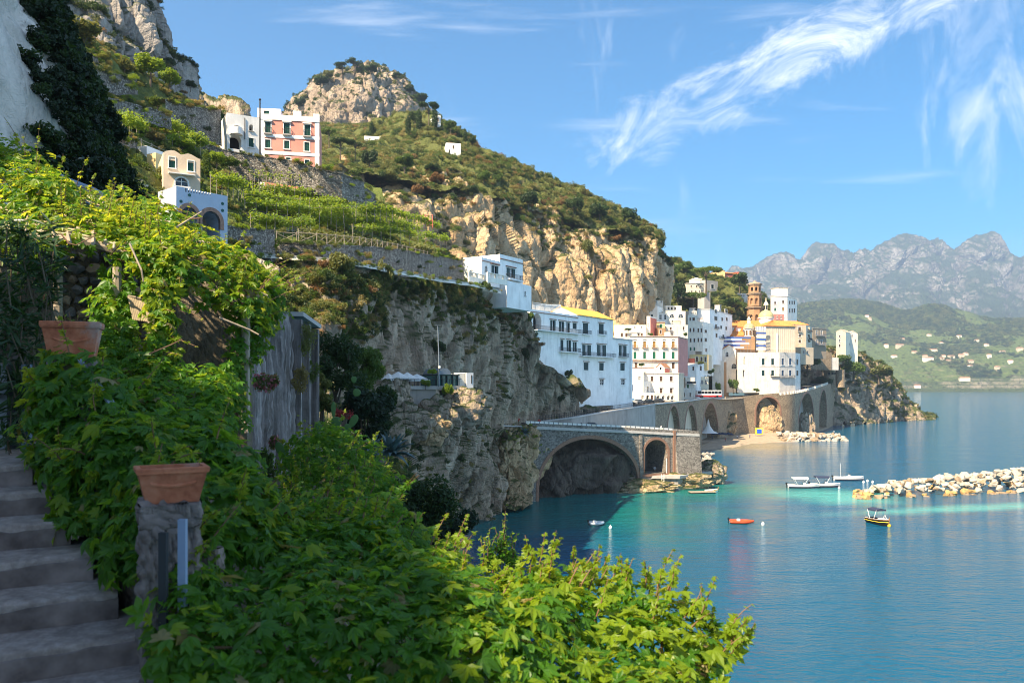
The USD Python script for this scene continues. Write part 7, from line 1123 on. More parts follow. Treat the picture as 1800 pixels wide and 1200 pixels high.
# vehicles
def car(name, label, p, rz, m):
    t = thing(name, label, 'car', p, rz)
    pr = [(-2.05, .35), (-2.05, .75), (-1.9, .95), (-1.0, .98), (1.0, .92), (1.85, .75), (2.05, .6), (2.05, .35)]
    obj('body', T_.Trimesh(*(lambda q: (np.column_stack([q.vertices[:, 0], q.vertices[:, 2] - .82, q.vertices[:, 1]]), q.faces[:, ::-1]))(extr(Polygon(pr), 1.64)), process=False), m, t)
    obj('cabin', hull([(x, y, z) for x, z, w in ((-1.55, .95, .8), (1.05, .93, .8), (-1.1, 1.42, .66), (.35, 1.42, .66)) for y in (-w, w)]), 'window_glass', t); obj('roof', hull([(x, y, z) for x, z, w in ((-1.1, 1.42, .67), (.36, 1.42, .67), (-1.0, 1.47, .6), (.25, 1.47, .6)) for y in (-w, w)]), m, t)
    for x in (-1.3, 1.3):
        for s in (-1, 1): w = obj('wheel', T_.Trimesh(*(lambda q: (np.column_stack([q.vertices[:, 0] + x, q.vertices[:, 2] + s * .76, q.vertices[:, 1] + .32]), q.faces))(T_.creation.cylinder(.32, .2, sections=14))), 'rubber', t)
    for s in (-1, 1): obj('headlight', bx((2.03, s * .6, .66), (.1, .3, .14)), 'lamp_glass', t)
    return t
for k, (px, wdt) in enumerate(((1001, 0), (1030, 0), (1056, 0))):
    u = br.u(px); q = br.at(u); car('parked_car', f"black car parked behind the bridge railing, {('leftmost', 'middle', 'rightmost')[k]} of three", (q[0] - 1.4, q[1] + 5.2, q[2] - .75), .28, 'car_black')
u = vp.u(1424); q = vp.at(u); car('red_car', 'red car driving round the curve on the viaduct', (q[0] - 2.2, q[1] + 2.5, q[2] - .9), 4.0, 'car_red')
for k in range(6): px = 1118 + k * 16; u = vp.u(px + 8); q = vp.at(u); n = vp.nrm(u); car('parked_car', f"small dark car below the white palazzo on the upper road, {('first', 'second', 'third', 'fourth', 'fifth', 'sixth')[k]} from the left", (q[0] - 5.5, q[1] + 3.5, q[2] - .9), .75, ('car_black', 'car_black', 'boat_grey')[k % 3])
t = thing('bus', 'red and white bus with dark windows driving over the viaduct', 'bus', (*W(1245.5, 697, 343)[:2], float(vp.at(vp.u(1246))[2]) - .5), .12); L = 10.8
obj('body', bev((0, 0, 1.75), (L, 2.5, 2.7), .12), 'bus_white', t); obj('skirt', bev((0, 0, .75), (L + .04, 2.54, .8), .06), 'bus_red', t)
for s in (-1, 1):
    for k in range(7): obj('window', bev((-4.5 + k * 1.5, s * 1.24, 2.3), (1.38, .08, 1.15), .03), 'boat_black', t)
obj('windscreen', bev((L / 2 - .01, 0, 2.1), (.08, 2.2, 1.5), .03), 'window_glass', t)
for x in (-3.2, 3.4):
    for s in (-1, 1): obj('wheel', T_.Trimesh(*(lambda q: (np.column_stack([q.vertices[:, 0] + x, q.vertices[:, 2] + s * 1.14, q.vertices[:, 1] + .5]), q.faces))(T_.creation.cylinder(.5, .3, sections=16))), 'rubber', t)
# people: one continuous body each, clothes as children
def person(label, p, rz, shirt, trous, arm=.15, hgt=1.72, sit=False):
    t = thing('person', label, 'person', p, rz); k = hgt / 1.72
    def chain(pts): return [m3.Manifold.hull_points(np.vstack([T_.creation.icosphere(1, r).vertices + np.array(c) for c, r in (a, b)]).astype(np.float32)) for a, b in zip(pts[:-1], pts[1:])]
    lg = lambda s: [((s * .1, 0, .92), .10), ((s * .11, .02, .5), .07), ((s * .12, -.02, .09), .045)]
    am = lambda s: [((s * .19, 0, 1.40), .06), ((s * (.24 + arm), .02, 1.13), .045), ((s * (.26 + arm * 1.2), -.06, .88), .035), ((s * (.26 + arm * 1.2), -.08, .80), .03)]
    torso = [((0, 0, .95), .15), ((0, 0, 1.2), .14), ((0, 0, 1.36), .16), ((0, 0, 1.47), .07), ((0, -.01, 1.56), .06), ((0, -.01, 1.63), .10)]
    ft = lambda s: [((s * .12, .0, .05), .045), ((s * .13, -.16, .035), .032)]
    b = m3.Manifold.batch_boolean(sum([chain(c) for c in (torso, lg(1), lg(-1), am(1), am(-1), ft(1), ft(-1))], []), m3.OpType.Add); m = unman(b); m.apply_scale(k); obj('body', m, 'skin', t, smooth=True)
    sh = m3.Manifold.batch_boolean(sum([chain(c) for c in ([((0, 0, .93), .165), ((0, 0, 1.2), .155), ((0, 0, 1.37), .17)], [((.17, 0, 1.41), .08), ((.23 + arm * .7, .02, 1.2), .065)], [((-.17, 0, 1.41), .08), ((-.23 - arm * .7, .02, 1.2), .065)])], []), m3.OpType.Add); m = unman(sh); m.apply_scale(k); obj('shirt', m, shirt, t, smooth=True)
    tr = m3.Manifold.batch_boolean(sum([chain([((s * .09, 0, .93), .115), ((s * .11, .02, .5), .085), ((s * .12, -.01, .2), .07)]) for s in (1, -1)], []), m3.OpType.Add); m = unman(tr); m.apply_scale(k); obj('trousers', m, trous, t, smooth=True)
    m = T_.creation.icosphere(2, .112 * k); m.vertices = np.array(m.vertices) * [1, 1.05, .9] + np.array([0, .02, 1.66]) * k; obj('hair', m, 'hair', t, smooth=True); return t
q = br.at(br.u(948)); person('person in a red shirt walking behind the white panels of the bridge', (q[0], q[1] + 1.3, q[2] - .75), .4, 'shirt_red', 'trousers_dark'); q = br.at(br.u(912)); person('person in red beside the warning sign at the fork', (q[0], q[1] + 4., q[2] - .75), 2.4, 'shirt_red', 'trousers_tan')
q = br.at(br.u(1164)); person('person in white standing at the right end of the white panels', (q[0], q[1] + 1.2, q[2] - .75), 1., 'shirt_white', 'trousers_dark')
person('person in white on the quay under the small arch', W(1151, 832, 200) * [1, 1, 0] + [0, 0, 3.6], .2, 'shirt_white', 'trousers_tan'); person('person in blue on the quay under the small arch', W(1156, 832, 200.6) * [1, 1, 0] + [0, 0, 3.6], 1.2, 'shirt_blue', 'trousers_dark'); person('person in a pale shirt at the tip of the boulder groyne', (*W(1466, 757, 362)[:2], 3.0), .8, 'shirt_white', 'trousers_tan')
def beachz(px, d): return float(Gs[np.unravel_index(np.argmin(np.abs(pxy(Gs)[0] - px) + np.abs(Gs[..., 1] - d)), Gs.shape[:2])][2])
for k, (px, d, la, sh) in enumerate(((1252, 352, 'person in blue walking on the beach under the bus', 'shirt_blue'), (1275, 345, 'person in red standing near the water on the beach', 'shirt_red'), (1296, 358, 'person in white in the middle of the beach', 'shirt_white'), (1318, 362, 'person in blue at the right end of the beach', 'shirt_blue'))): person(la, (xof(px, d), d, beachz(px, d) - .03), k * 1.3, sh, 'trousers_dark')
# beach tents and sign
t = thing('beach_tent', 'white pointed canvas tent under the beach arch', 'tent', (xof(1245, 352), 352, 1.2)); obj('canopy', lathe([(4.4, 3.0), (2.4, 3.9), (.9, 6.0), (.12, 9.0), (0, 9.1)], 12), 'canvas_white', t); obj('pole', tube([(0, 0, -.6), (0, 0, 8.8)], .07, 6), 'weathered_pole', t)
for k in range(6): a = k * 1.047; obj('guy_pole', tube([(4.2 * math.cos(a), 4.2 * math.sin(a), -.6), (4.2 * math.cos(a), 4.2 * math.sin(a), 3.05)], .05, 5), 'weathered_pole', t)
def parasol(label, p, r, m, hgt=2.4, group=None):
    t = thing('parasol', label, 'parasol', p, .3, group); obj('canopy', lathe([(r, hgt - .35), (r * .5, hgt), (.06, hgt + .35), (0, hgt + .36)], 8), m, t); obj('pole', tube([(0, 0, -.3), (0, 0, hgt + .3)], .035, 6), 'weathered_pole', t); obj('valance', lathe([(r, hgt - .55), (r + .01, hgt - .34)], 8), m, t); return t
for k in range(7): px = 1255 + k * 5; d = 357 + (k % 2) * 3; parasol(f"dark blue beach parasol, {['first', 'second', 'third', 'fourth', 'fifth', 'sixth', 'seventh'][k]} from the white tent", (xof(px, d), d, beachz(px, d)), 1.3, 'canvas_navy')
t = thing('beach_sign', 'yellow and blue sign board at the foot of the sunlit viaduct wall', 'sign', (xof(1334, 372), 372, beachz(1334, 372))); obj('board', bev((0, 0, 2.2), (3.6, .15, 3.), .03), 'sign_yellow', t); obj('panel', bx((.2, -.1, 2.2), (2.2, .08, 2.)), 'sign_blue', t)
for x in (-1.4, 1.4): obj('leg', tube([(x, 0.1, -.4), (x, .1, 1.)], .08, 5), 'steel_grey', t)
# restaurant terrace on the bluff
t = thing('terrace_restaurant', 'small cliff terrace restaurant with green glass pavilion and white annex', 'restaurant'); f = Face(V2((672, 95)), V2((835, 103)))
def fb(x0, x1, y0, y1, o0, o1): (u0, z1), (u1, _) = f.hit(x0, y0), f.hit(x1, y0); z0 = f.hit((x0 + x1) / 2, y1)[1]; z1 = f.hit((x0 + x1) / 2, y0)[1]; return f.box(min(u0, u1), max(u0, u1), z0, z1, o0, o1)
obj('terrace_floor', fb(672, 812, 678, 684, -5, .3), 'paving', t); obj('retaining_wall', fb(700, 766, 684.5, 735, -4, 0), 'old_render', t); obj('back_wall', fb(676, 770, 652, 677.5, -4.8, -4.5), 'brown_plaster', t)
obj('pavilion', fb(768, 806, 660, 677.8, -4, -.2), 'teal_glass', t)
for x in (768, 777, 786, 796, 805): obj('pavilion_post', fb(x - .7, x + .7, 659, 677.8, -.19, .0), 'dark_green_shutter', t)
u0, z0 = f.hit(772, 660); u1, _ = f.hit(794, 660); obj('arched_roof', f.prism(archpoly(u0, u1, z0, z0 + .95, 12), -4, -.1), 'steel_grey', t); obj('pavilion_eave', fb(767, 807, 658, 660, -4.2, .15), 'dark_green_shutter', t)
obj('annex', fb(820, 832, 655, 688, -3, .0), 'white_plaster', t); obj('annex_window', fb(828.2, 829.8, 659, 674, .0, .03), 'dark_opening', t); obj('annex_foot', hull([*[fb(820, 832, 687.9, 688, -3, 0).vertices][0], *(fb(821, 824, 694, 695, -3, -1).vertices)]), 'white_plaster', t); obj('brick_front', fb(806.2, 819.8, 656, 690, -3, -.3), 'pale_cream_plaster', t)
for k in range(22): u = .3 + k * .5; z = f.hit(690, 678)[1]; obj('baluster', f.box(u, u + .05, z, z + .8, .1, .15), 'railing_iron', t)
obj('handrail', f.box(.2, 11.2, z + .8, z + .86, .08, .17), 'railing_iron', t)
for k, (px, py, r, la) in enumerate(((683, 660, 1.2, 'white parasol at the left end of the restaurant terrace'), (700, 657, 1.4, 'second white parasol on the restaurant terrace'), (716, 658, 1.25, 'third white parasol on the restaurant terrace'), (733, 661, 1.65, 'largest white parasol in front on the restaurant terrace'))):
    p = W(px, py, 97.5 + k * .6); parasol(la, (p[0], p[1], zof(678, p[1]) + .02), r, 'canvas_white', hgt=float(p[2] - zof(678, p[1])) - .1)
for k in range(4): p = W(690 + k * 15, 678, 98.2 + .5 * k); tb_ = thing('restaurant_table', f"small table under the parasols, {['first', 'second', 'third', 'fourth'][k]} from the left", 'table', (p[0], p[1], p[2]), .2 * k); obj('top', bev((0, 0, .74), (.8, .8, .05), .02), 'canvas_white', tb_); obj('foot', tube([(0, 0, 0), (0, 0, .72)], .05, 6), 'railing_iron', tb_)
for q in (('bush', 'leaf_bright', 668, 668, 30, 18, 'bright yellow green plant left of the white parasols', 94), ('bush', 'leaf_bright', 760, 660, 14, 22, 'yellow climbing plant on the pavilion roof', 99), ('bush', 'leaf_bright', 748, 682, 18, 22, 'bright plant in front of the restaurant terrace', 98), ('bush', 'leaf_bright', 787, 700, 30, 26, 'yellow green bush under the green pavilion', 99), ('bush', 'leaf_rust', 694, 690, 14, 22, 'rust coloured plant hanging from the terrace', 95), ('bush', 'leaf_bright', 725, 694, 20, 14, 'small yellow plant growing on the terrace wall', 98.4)): tree(*q[:7], d=q[7])
t = thing('lamp_post', 'tall grey lamp post rising above the restaurant', 'lamp post', W(771.5, 668, 99)); hh = 95 / F * 99; obj('shaft', tube([(0, 0, -.8), (-.05, 0, hh * .6), (-.15, 0, hh)], [.09, .07, .05], 7), 'steel_grey', t); obj('lantern', lathe([(0, 1.4), (.14, 1.45), (.17, 1.6), (.1, 1.78), (0, 1.8)], 10, (.1, -.1, 0)), 'lamp_glass', t)
# ---------------------------------------------------------------- the viewer's terrace: stairs, pots, pergola, creepers
def palmate(droop=.28, fold=.07, n=5):
    v, f = [(0, 0, 0)], []
    for a, l in zip(np.radians(np.linspace(-82, 82, n)), np.interp(np.abs(np.linspace(-1, 1, n)), [0, 1], [1., .66])):
        c, s = math.sin(a), math.cos(a); w = .21 * l; k = len(v)
        for r, o, z in ((.30, -w * .75, 0), (.30, 0, -fold * .7), (.30, w * .75, 0), (.62, -w, -droop * .25), (.62, 0, -fold - droop * .3), (.62, w, -droop * .25), (1.0, 0, -droop)): v.append((c * r * l + s * o, s * r * l - c * o, z * l))
        f += [(0, k, k + 1), (0, k + 1, k + 2), (k, k + 3, k + 4), (k, k + 4, k + 1), (k + 1, k + 4, k + 5), (k + 1, k + 5, k + 2), (k + 3, k + 6, k + 4), (k + 4, k + 6, k + 5)]
    return np.array(v, float), np.array(f)
def ovate(w=.42, droop=.15, fold=.08):
    v = [(0, 0, 0)]
    for r, q in ((.25, .8), (.55, 1.), (.82, .6)): v += [(-w / 2 * q, r, 0 - droop * r * r), (0, r, -fold * q - droop * r * r), (w / 2 * q, r, -droop * r * r)]
    v.append((0, 1, -droop)); f = [(0, 1, 2), (0, 2, 3)]
    for k in (1, 4): f += [(k, k + 3, k + 4), (k, k + 4, k + 1), (k + 1, k + 4, k + 5), (k + 1, k + 5, k + 2)]
    return np.array(v, float), np.array(f + [(7, 10, 8), (8, 10, 9)])
PALM, OVAL, LANCE = palmate(), ovate(), ovate(.17, .2, .03)
_r = np.random.default_rng(8); PALM3 = (palmate(.42, .10)[0] * [.85, 1.05, 1] * np.r_[1., np.repeat([.2, 1, 1, 1, .2], 7)][:, None], PALM[1]); PALM4 = (palmate(.02, .13)[0] * [1.1, .8, 1] + _r.normal(size=PALM[0].shape) * .025, PALM[1])
def setleaves(P, N, Tn, size, tmpl):
    """Copies of a leaf: P base, N upper side, Tn direction of the tip; returns (k, vertices, 3) and the faces."""
    n = N / (np.linalg.norm(N, axis=1, keepdims=True) + 1e-9); t = Tn - n * (Tn * n).sum(1, keepdims=True); t /= np.linalg.norm(t, axis=1, keepdims=True) + 1e-9; b = np.cross(t, n)
    v, f = tmpl; s = np.broadcast_to(size, len(P))[:, None, None]
    return P[:, None] + s * (v[None, :, 0:1] * b[:, None] + v[None, :, 1:2] * t[:, None] + v[None, :, 2:3] * n[:, None]), f
def tomesh(V, f): k = V.shape[1]; return T_.Trimesh(V.reshape(-1, 3), (f[None] + (np.arange(len(V)) * k)[:, None, None]).reshape(-1, 3), process=False)
def creeper(name, label, ctrl, n, size, seed, mats=('creeper_leaf', 'creeper_young'), young=.12, youngx=None, depth=.28, lump=.22, parts=300, tmpl=None, cat='creeper', jit=.55, up=.45, stems=10, hang=.5):
    """A mat of leaves over a sheet through (px, py, d) rows: lumpy, several leaves deep; the leaves that show largest are parts of their own."""
    g = np.random.default_rng(seed); G = patch(ctrl, 60, 60); N0, s = facing(G); tmpl = tmpl or PALM
    L = (fbm(G / .55, 3, seed) - .5) * lump * 2.4; G = G + N0 * L[..., None]; N1 = gnormals(G); N1 *= np.sign((N1 * N0).sum(-1, keepdims=True))
    A = np.linalg.norm(np.cross(G[1:, :-1] - G[:-1, :-1], G[:-1, 1:] - G[:-1, :-1]), axis=2).ravel() / (G[:-1, :-1, 1].ravel() ** .8)
    k = g.choice(A.size, n, p=A / A.sum()); i, j = np.divmod(k, 59); u, v = g.uniform(0, 1, (2, n, 1))
    P = G[i, j] * (1 - u) * (1 - v) + G[i + 1, j] * u * (1 - v) + G[i, j + 1] * (1 - u) * v + G[i + 1, j + 1] * u * v; N = N1[i, j]
    off = -np.abs(g.normal(0, depth * .5, n)) + g.uniform(0, .06, n) + (g.uniform(0, 1, n) < .06) * g.uniform(0, .14, n); P = P + N * off[:, None]
    n_ = N * .8 + np.array([0, 0, up]) + g.normal(size=(n, 3)) * jit * .6; t_ = N * .6 + np.array([0, 0, -hang]) + g.normal(size=(n, 3)) * .55
    sz = size * g.uniform(.35, 1.3, n); kd_ = g.choice(3, n, p=(.36, .34, .30)); V, f = setleaves(P, n_, t_, sz, tmpl)
    if tmpl is PALM:
        for q, tm in ((1, PALM3), (2, PALM4)): V[kd_ == q] = setleaves(P[kd_ == q], n_[kd_ == q], t_[kd_ == q], sz[kd_ == q], tm)[0]
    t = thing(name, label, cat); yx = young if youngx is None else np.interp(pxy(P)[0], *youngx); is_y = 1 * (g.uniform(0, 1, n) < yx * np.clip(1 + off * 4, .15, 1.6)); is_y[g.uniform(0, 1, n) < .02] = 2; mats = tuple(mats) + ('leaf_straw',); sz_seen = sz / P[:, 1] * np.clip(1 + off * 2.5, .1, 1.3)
    x, y = pxy(P); big = np.argsort(-sz_seen * ((x > -10) & (x < 1810) & (y < 1210)))[:parts]; m = np.ones(n, bool); m[big] = False
    for q in big: obj('leaf', T_.Trimesh(V[q], f, process=False), mats[int(is_y[q])], t)
    for w in (0, 1, 2):
        sel = m & (is_y == w)
        if sel.any(): obj('foliage', tomesh(V[sel], f), mats[w], t, kind='stuff')
    for q in range(stems):
        c = int(g.integers(0, 60)); rr = np.sort(g.integers(0, 60, 2)); 
        if rr[1] - rr[0] > 12: c2 = np.clip(c + np.cumsum(g.integers(-1, 2, rr[1] - rr[0])), 0, 59); pp = G[np.arange(rr[0], rr[1]), c2] - N1[np.arange(rr[0], rr[1]), c2] * .12; obj('stem', tube(pp[::3], .009, 4, False), 'vine_stem', t)
    return t, G, N1
def shoot(t, p, d, L, g, m='creeper_young', size=.07, tmpl=None, k=9, bend=.5):
    """A young shoot with leaves that grow smaller towards its tip."""
    d = np.asarray(d, float); s = np.linspace(0, 1, 8)[:, None]; sd = g.normal(size=3) * .25; pts = np.asarray(p) + d * L * s + (sd * bend + [0, 0, -.28 * bend]) * L * s ** 2
    sp = obj('shoot', tube(pts, np.linspace(.006, .0025, 8), 4), 'vine_stem', t); q = g.uniform(.15, 1, k); P = np.stack([np.interp(q, s[:, 0], pts[:, a]) for a in range(3)], 1)
    V, f = setleaves(P, g.normal(size=(k, 3)) * .5 + [0, -.3, .8], g.normal(size=(k, 3)) + d * .6, size * (1.15 - .75 * q), tmpl or PALM); obj('foliage', tomesh(V, f), m, sp, kind='stuff')
plain('wall_stone', (.13, .12, .11), var=.35, scale=5., rough=.95, bump=.03)
# stairs
e = np.array([.87, .49]); asc = np.array([-.49, .87]); R5 = np.array([-2.16, 4.70]); dR = np.array([-.315, .30])
t = thing('staircase', 'worn grey concrete stairs climbing to a landing on the left', 'stairs')
def step(k, dep, w=2.6, hgt=.6):
    r = R5 + (5 - k) * dR; zt = H - (.62 + .17 * k); q = [r, r - e * w, r - e * w + asc * dep, r + asc * dep]
    m = extr(Polygon(q), hgt); m.apply_translation([0, 0, zt - hgt]); m = T_.Trimesh(*T_.remesh.subdivide_to_size(m.vertices, m.faces, .07)); m.merge_vertices(); v = np.array(m.vertices)
    ed = np.exp(-np.abs((v[:, :2] - r) @ asc) / .03) * np.exp(-np.abs(v[:, 2] - zt) / .03)
    v[:, 2] -= ed * (.012 + .03 * np.clip(fbm(v * 4, 3, k) - .45, 0, 1)) + (fbm(v * 3, 3, k + 9) - .5) * .008; v[:, :2] += asc * (ed * (.008 + .05 * np.clip(fbm(v * 5, 3, k + 3) - .5, 0, 1)))[:, None] - asc * ((fbm(v * 6, 3, 4) - .5) * .012)[:, None]
    return T_.Trimesh(v, m.faces, process=False)
for k in range(0, 9):
    if k: sp_ = obj('step', step(k, .62), 'step_concrete', t, smooth=50)
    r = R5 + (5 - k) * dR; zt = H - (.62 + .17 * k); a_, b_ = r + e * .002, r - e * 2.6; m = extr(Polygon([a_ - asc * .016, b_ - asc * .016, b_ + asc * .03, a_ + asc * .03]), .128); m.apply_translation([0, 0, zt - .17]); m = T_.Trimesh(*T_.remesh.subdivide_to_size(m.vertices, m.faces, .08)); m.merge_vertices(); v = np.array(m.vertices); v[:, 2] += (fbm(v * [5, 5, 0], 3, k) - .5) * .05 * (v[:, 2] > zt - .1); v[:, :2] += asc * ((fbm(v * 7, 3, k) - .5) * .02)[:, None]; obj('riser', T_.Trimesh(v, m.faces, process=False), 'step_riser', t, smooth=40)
obj('landing', step(0, 2.6, 3.2), 'step_concrete', t, smooth=50)
# low wall beside the stairs, pillars, pots, rail
def rough_block(c, s, seed, rz=0., amp=.05, res=.02):
    m = bx((0, 0, 0), s); m = T_.Trimesh(*T_.remesh.subdivide_to_size(m.vertices, m.faces, res * 2)); m.merge_vertices(); v = np.array(m.vertices); n = np.array(m.vertex_normals); a, b, val = worley(v * 13. + 50, seed); d_ = (val - .5) * amp * .7 + np.clip((b - a) * 2.5, 0, .5) * amp * .9 + (fbm(v * 11, 4, seed) - .5) * amp
    v = v + n * d_[:, None]; cs, sn = math.cos(rz), math.sin(rz); v = v @ np.array([[cs, sn, 0], [-sn, cs, 0], [0, 0, 1]]) + c; return T_.Trimesh(v, m.faces, process=False)
pc = W(298, 900, 4.55); rz = .45
t = thing('stone_pillar', 'rough mortared stone pillar carrying the front terracotta pot', 'pillar'); zt = zof(884, 4.55); obj('shaft', rough_block((pc[0], pc[1], zt - .8), (.27, .30, 1.6), 3, rz, .05), 'rough_mortar', t, smooth=True); obj('cap', rough_block((pc[0] + .0, pc[1], zt - .05), (.30, .33, .12), 4, rz, .03), 'rough_mortar', t, smooth=True)
pc2 = W(128, 640, 6.75); t = thing('stone_pillar', 'leaf-covered stone pillar under the upper terracotta pot', 'pillar'); zt2 = zof(637, 6.75); obj('shaft', rough_block((pc2[0], pc2[1], zt2 - .7), (.32, .34, 1.4), 5, .5, .05, .05), 'rough_mortar', t, smooth=True)
t = thing('stair_wall', 'low stone wall hidden under the creeper beside the stairs', 'wall'); a_, b_ = pc + [.05, .25, 0], pc2 + [.1, 0, 0]
for k in range(9): q = a_ + (b_ - a_) * (k + .5) / 9; zz = H - .95 + .05 * k; obj('block', rough_block((q[0], q[1], zz - .55 + .07 * k), (.36, .30, 1.0), 20 + k, math.atan2(b_[1] - a_[1], b_[0] - a_[0]), .04, .06), 'rough_mortar', t)
def pot(name, label, c, L, B, h, rz):
    t = thing(name, label, 'flower pot', c, rz)
    P_ = lambda l, b, z: [(x * l / 2, y * b / 2, z) for x in (-1, 1) for y in (-1, 1)]
    so = m3.Manifold.hull_points(np.array(P_(L * .74, B * .68, 0) + P_(L * .96, B * .94, h * .86), np.float32)) - m3.Manifold.hull_points(np.array(P_(L * .66, B * .58, .03) + P_(L * .88, B * .84, h), np.float32)); obj('body', unman(so), 'terracotta', t)
    r_ = m3.Manifold.hull_points(np.array(P_(L, B, h * .84) + P_(L * 1.03, B * 1.04, h * .9) + P_(L * 1.03, B * 1.04, h * .98) + P_(L * 1.0, B * 1.0, h), np.float32)) - m3.Manifold.hull_points(np.array(P_(L * .85, B * .8, h * .5) + P_(L * .88, B * .84, h * 1.1), np.float32)); obj('rim', unman(r_), 'terracotta', t)
    obj('soil', hull(P_(L * .84, B * .78, h * .7) + P_(L * .8, B * .74, h * .66)), 'near_soil', t)
    for s in (-1, 1):                                # the moulded swag on each long side
        x = np.linspace(-.32, .32, 9) * L; obj('swag', tube(np.column_stack([x, s * (B * .40 + B * .02 + 0 * x), h * .58 - .09 * h * (1 - (x / (.32 * L)) ** 2)]), .010, 5), 'terracotta', t)
    return t
pot('terracotta_pot', 'weathered empty rectangular terracotta pot on the front stone pillar', (pc[0] + .02, pc[1] - .02, zt + .015), .37, .23, .20, .5)
t = pot('terracotta_pot', 'terracotta pot with a small seedling on the upper pillar', (pc2[0], pc2[1], zt2 + .01), .44, .26, .33, .35); g = np.random.default_rng(3)
t = thing('seedling', 'small bright green seedling growing in the upper terracotta pot', 'plant', (pc2[0], pc2[1], zt2 + .24))
for k in range(5): shoot(t, (.02 * k - .05, 0, 0), (.25 * (k - 2), -.1, 1.), .2, g, 'leaf_bright', .055, OVAL, 6, .3)
t = thing('handrail', 'flat blue steel handrail running down beside the stairs', 'handrail')
hr = [W(138, 632, 6.6), W(166, 670, 6.25), W(194, 706, 6.0), W(250, 800, 5.75), W(300, 905, 5.0)]
for a, b in zip(hr[:-1], hr[1:]): dirn = (b - a) / np.linalg.norm(b - a); sd = np.cross(dirn, [0, 0, 1.]); sd /= np.linalg.norm(sd); up = np.cross(sd, dirn); obj('bar', hull([p + s * sd * .026 + u * up * .008 for p in (a, b) for s in (-1, 1) for u in (-1, 1)]), 'pale_blue_steel', t)
for q in (hr[1], hr[3]): obj('post', bx(q - [0, 0, .5], (.035, .035, .98)), 'pale_blue_steel', t)
for px, y0, y1, d, m in ((287, 935, 1230, 4.25, 'railing_iron'), (321, 912, 1150, 4.3, 'pale_blue_steel')): a, b = W(px, y0, d), W(px, y1, d); obj('post', bx((a + b) / 2, (.042, .03, a[2] - b[2])), m, t)
# pergola: poles, reed roof, stone back wall
t = thing('pergola', 'wooden pergola of rough poles and reeds over the dark terrace', 'pergola'); g = np.random.default_rng(12)
fr, bk = [W(x, y, d) for x, y, d in ((-60, 395, 9.0), (150, 415, 9.0), (320, 462, 9.1), (470, 520, 9.7))], [W(x, y, d) for x, y, d in ((-60, 290, 12.4), (150, 330, 12.2), (320, 400, 12.), (490, 470, 12.))]
frp, bkp = np.array(fr), np.array(bk); fi = lambda A, u: np.array([np.interp(u * 3, range(4), A[:, k]) for k in range(3)])
for k in range(26): u = (k + g.uniform(0, .5)) / 26; a, b = fi(frp, u), fi(bkp, u + g.uniform(-.03, .03)); a = a + (a - b) * g.uniform(-.02, .12); obj('pole', tube([a, (a + b) / 2 + [0, 0, g.uniform(-.05, .05)], b], g.uniform(.014, .03), 5), 'weathered_pole', t)
obj('beam', tube(frp - [0, 0, .06], .05, 6), 'weathered_pole', t); obj('beam', tube(bkp - [0, 0, .06], .05, 6), 'weathered_pole', t)
for k in range(34): v = g.uniform(0, 1); a, b = fi(frp, 0) * (1 - v) + fi(bkp, 0) * v, fi(frp, 1) * (1 - v) + fi(bkp, 1) * v; mid_ = fi(frp, .5) * (1 - v) + fi(bkp, .5) * v; obj('reed', tube([a, fi(frp, .33) * (1 - v) + fi(bkp, .33) * v, fi(frp, .67) * (1 - v) + fi(bkp, .67) * v, b], .013, 4), 'reed', t)
for px, y0, y1, d in ((206, 470, 720, 8.9), (268, 480, 720, 8.7), (432, 520, 760, 9.3), (102, 420, 700, 9.2)): a, b = W(px, y0, d), W(px, y1, d); obj('post', tube([a, b], .05, 8), 'weathered_pole', t)
mt = obj('reed_mat', tube([W(226, 520, 8.75), W(276, 530, 8.7)], .012, 5), 'weathered_pole', t)
for k in range(17): x = 226 + k * 3.1; obj('cane', tube([W(x, 520 + k * .6, 8.75), W(x + 9, 562 + k * .4, 8.72)], .011, 5), 'reed', mt)
t = thing('loose_twigs', 'bare vine branches hanging from the pergola edge', 'branches')
for pts, r in (([W(228, 428, 8.3), W(240, 455, 8.25), (W(249, 475, 8.2)), W(252, 495, 8.2)], .012), ([W(108, 412, 8.6), W(122, 428, 8.6), W(134, 431, 8.6), W(168, 414, 8.6)], .009), ([W(385, 558, 8.9), W(440, 580, 9.0), W(455, 588, 9.)], .012), ([W(262, 622, 7.6), W(300, 606, 7.7), W(320, 596, 7.8)], .008), ([W(310, 400, 8.9), W(355, 372, 8.9)], .012), ([W(330, 385, 8.9), W(352, 384, 8.9)], .010)): obj('twig', tube(pts, np.linspace(r, r * .6, len(pts)), 5), 'vine_stem' if r < .012 else 'weathered_pole', t)
t = thing('stone_wall', 'dark rubble stone wall at the back of the pergola', 'wall'); f = Face(V2((-40, 12.0)), V2((470, 12.6))); obj('core', f.prism(Polygon([(-.2, H - 1.2), (f.hit(432, 500)[0], H - 1.2), (f.hit(432, 500)[0], f.hit(432, 505)[1]), (f.hit(300, 450)[0], f.hit(300, 432)[1]), (f.hit(150, 400)[0], f.hit(150, 385)[1]), (-.2, f.hit(-30, 345)[1])]), -.6, -.12), 'near_soil', t); g = np.random.default_rng(77); z = H - .35; kk = 0
while z < H + 1.95 and kk < 290:
    hh = g.uniform(.13, .2); u = 1.0
    while u < f.hit(262, 500)[0] and kk < 290:
        w = g.uniform(.14, .28); pts = g.normal(size=(14, 3)); pts /= np.linalg.norm(pts, axis=1, keepdims=True); pts = pts * [w * .52, .1, hh * .52]; o = np.array([f.pt(u + w / 2 + p[0], z + hh / 2 + p[2], -.06 + p[1] + 0) for p in pts]); obj('stone', hull(o), ('wall_stone', 'wall_stone', 'boulder_brown')[kk % 3], t); u += w * 1.04; kk += 1
    z += hh * 1.02
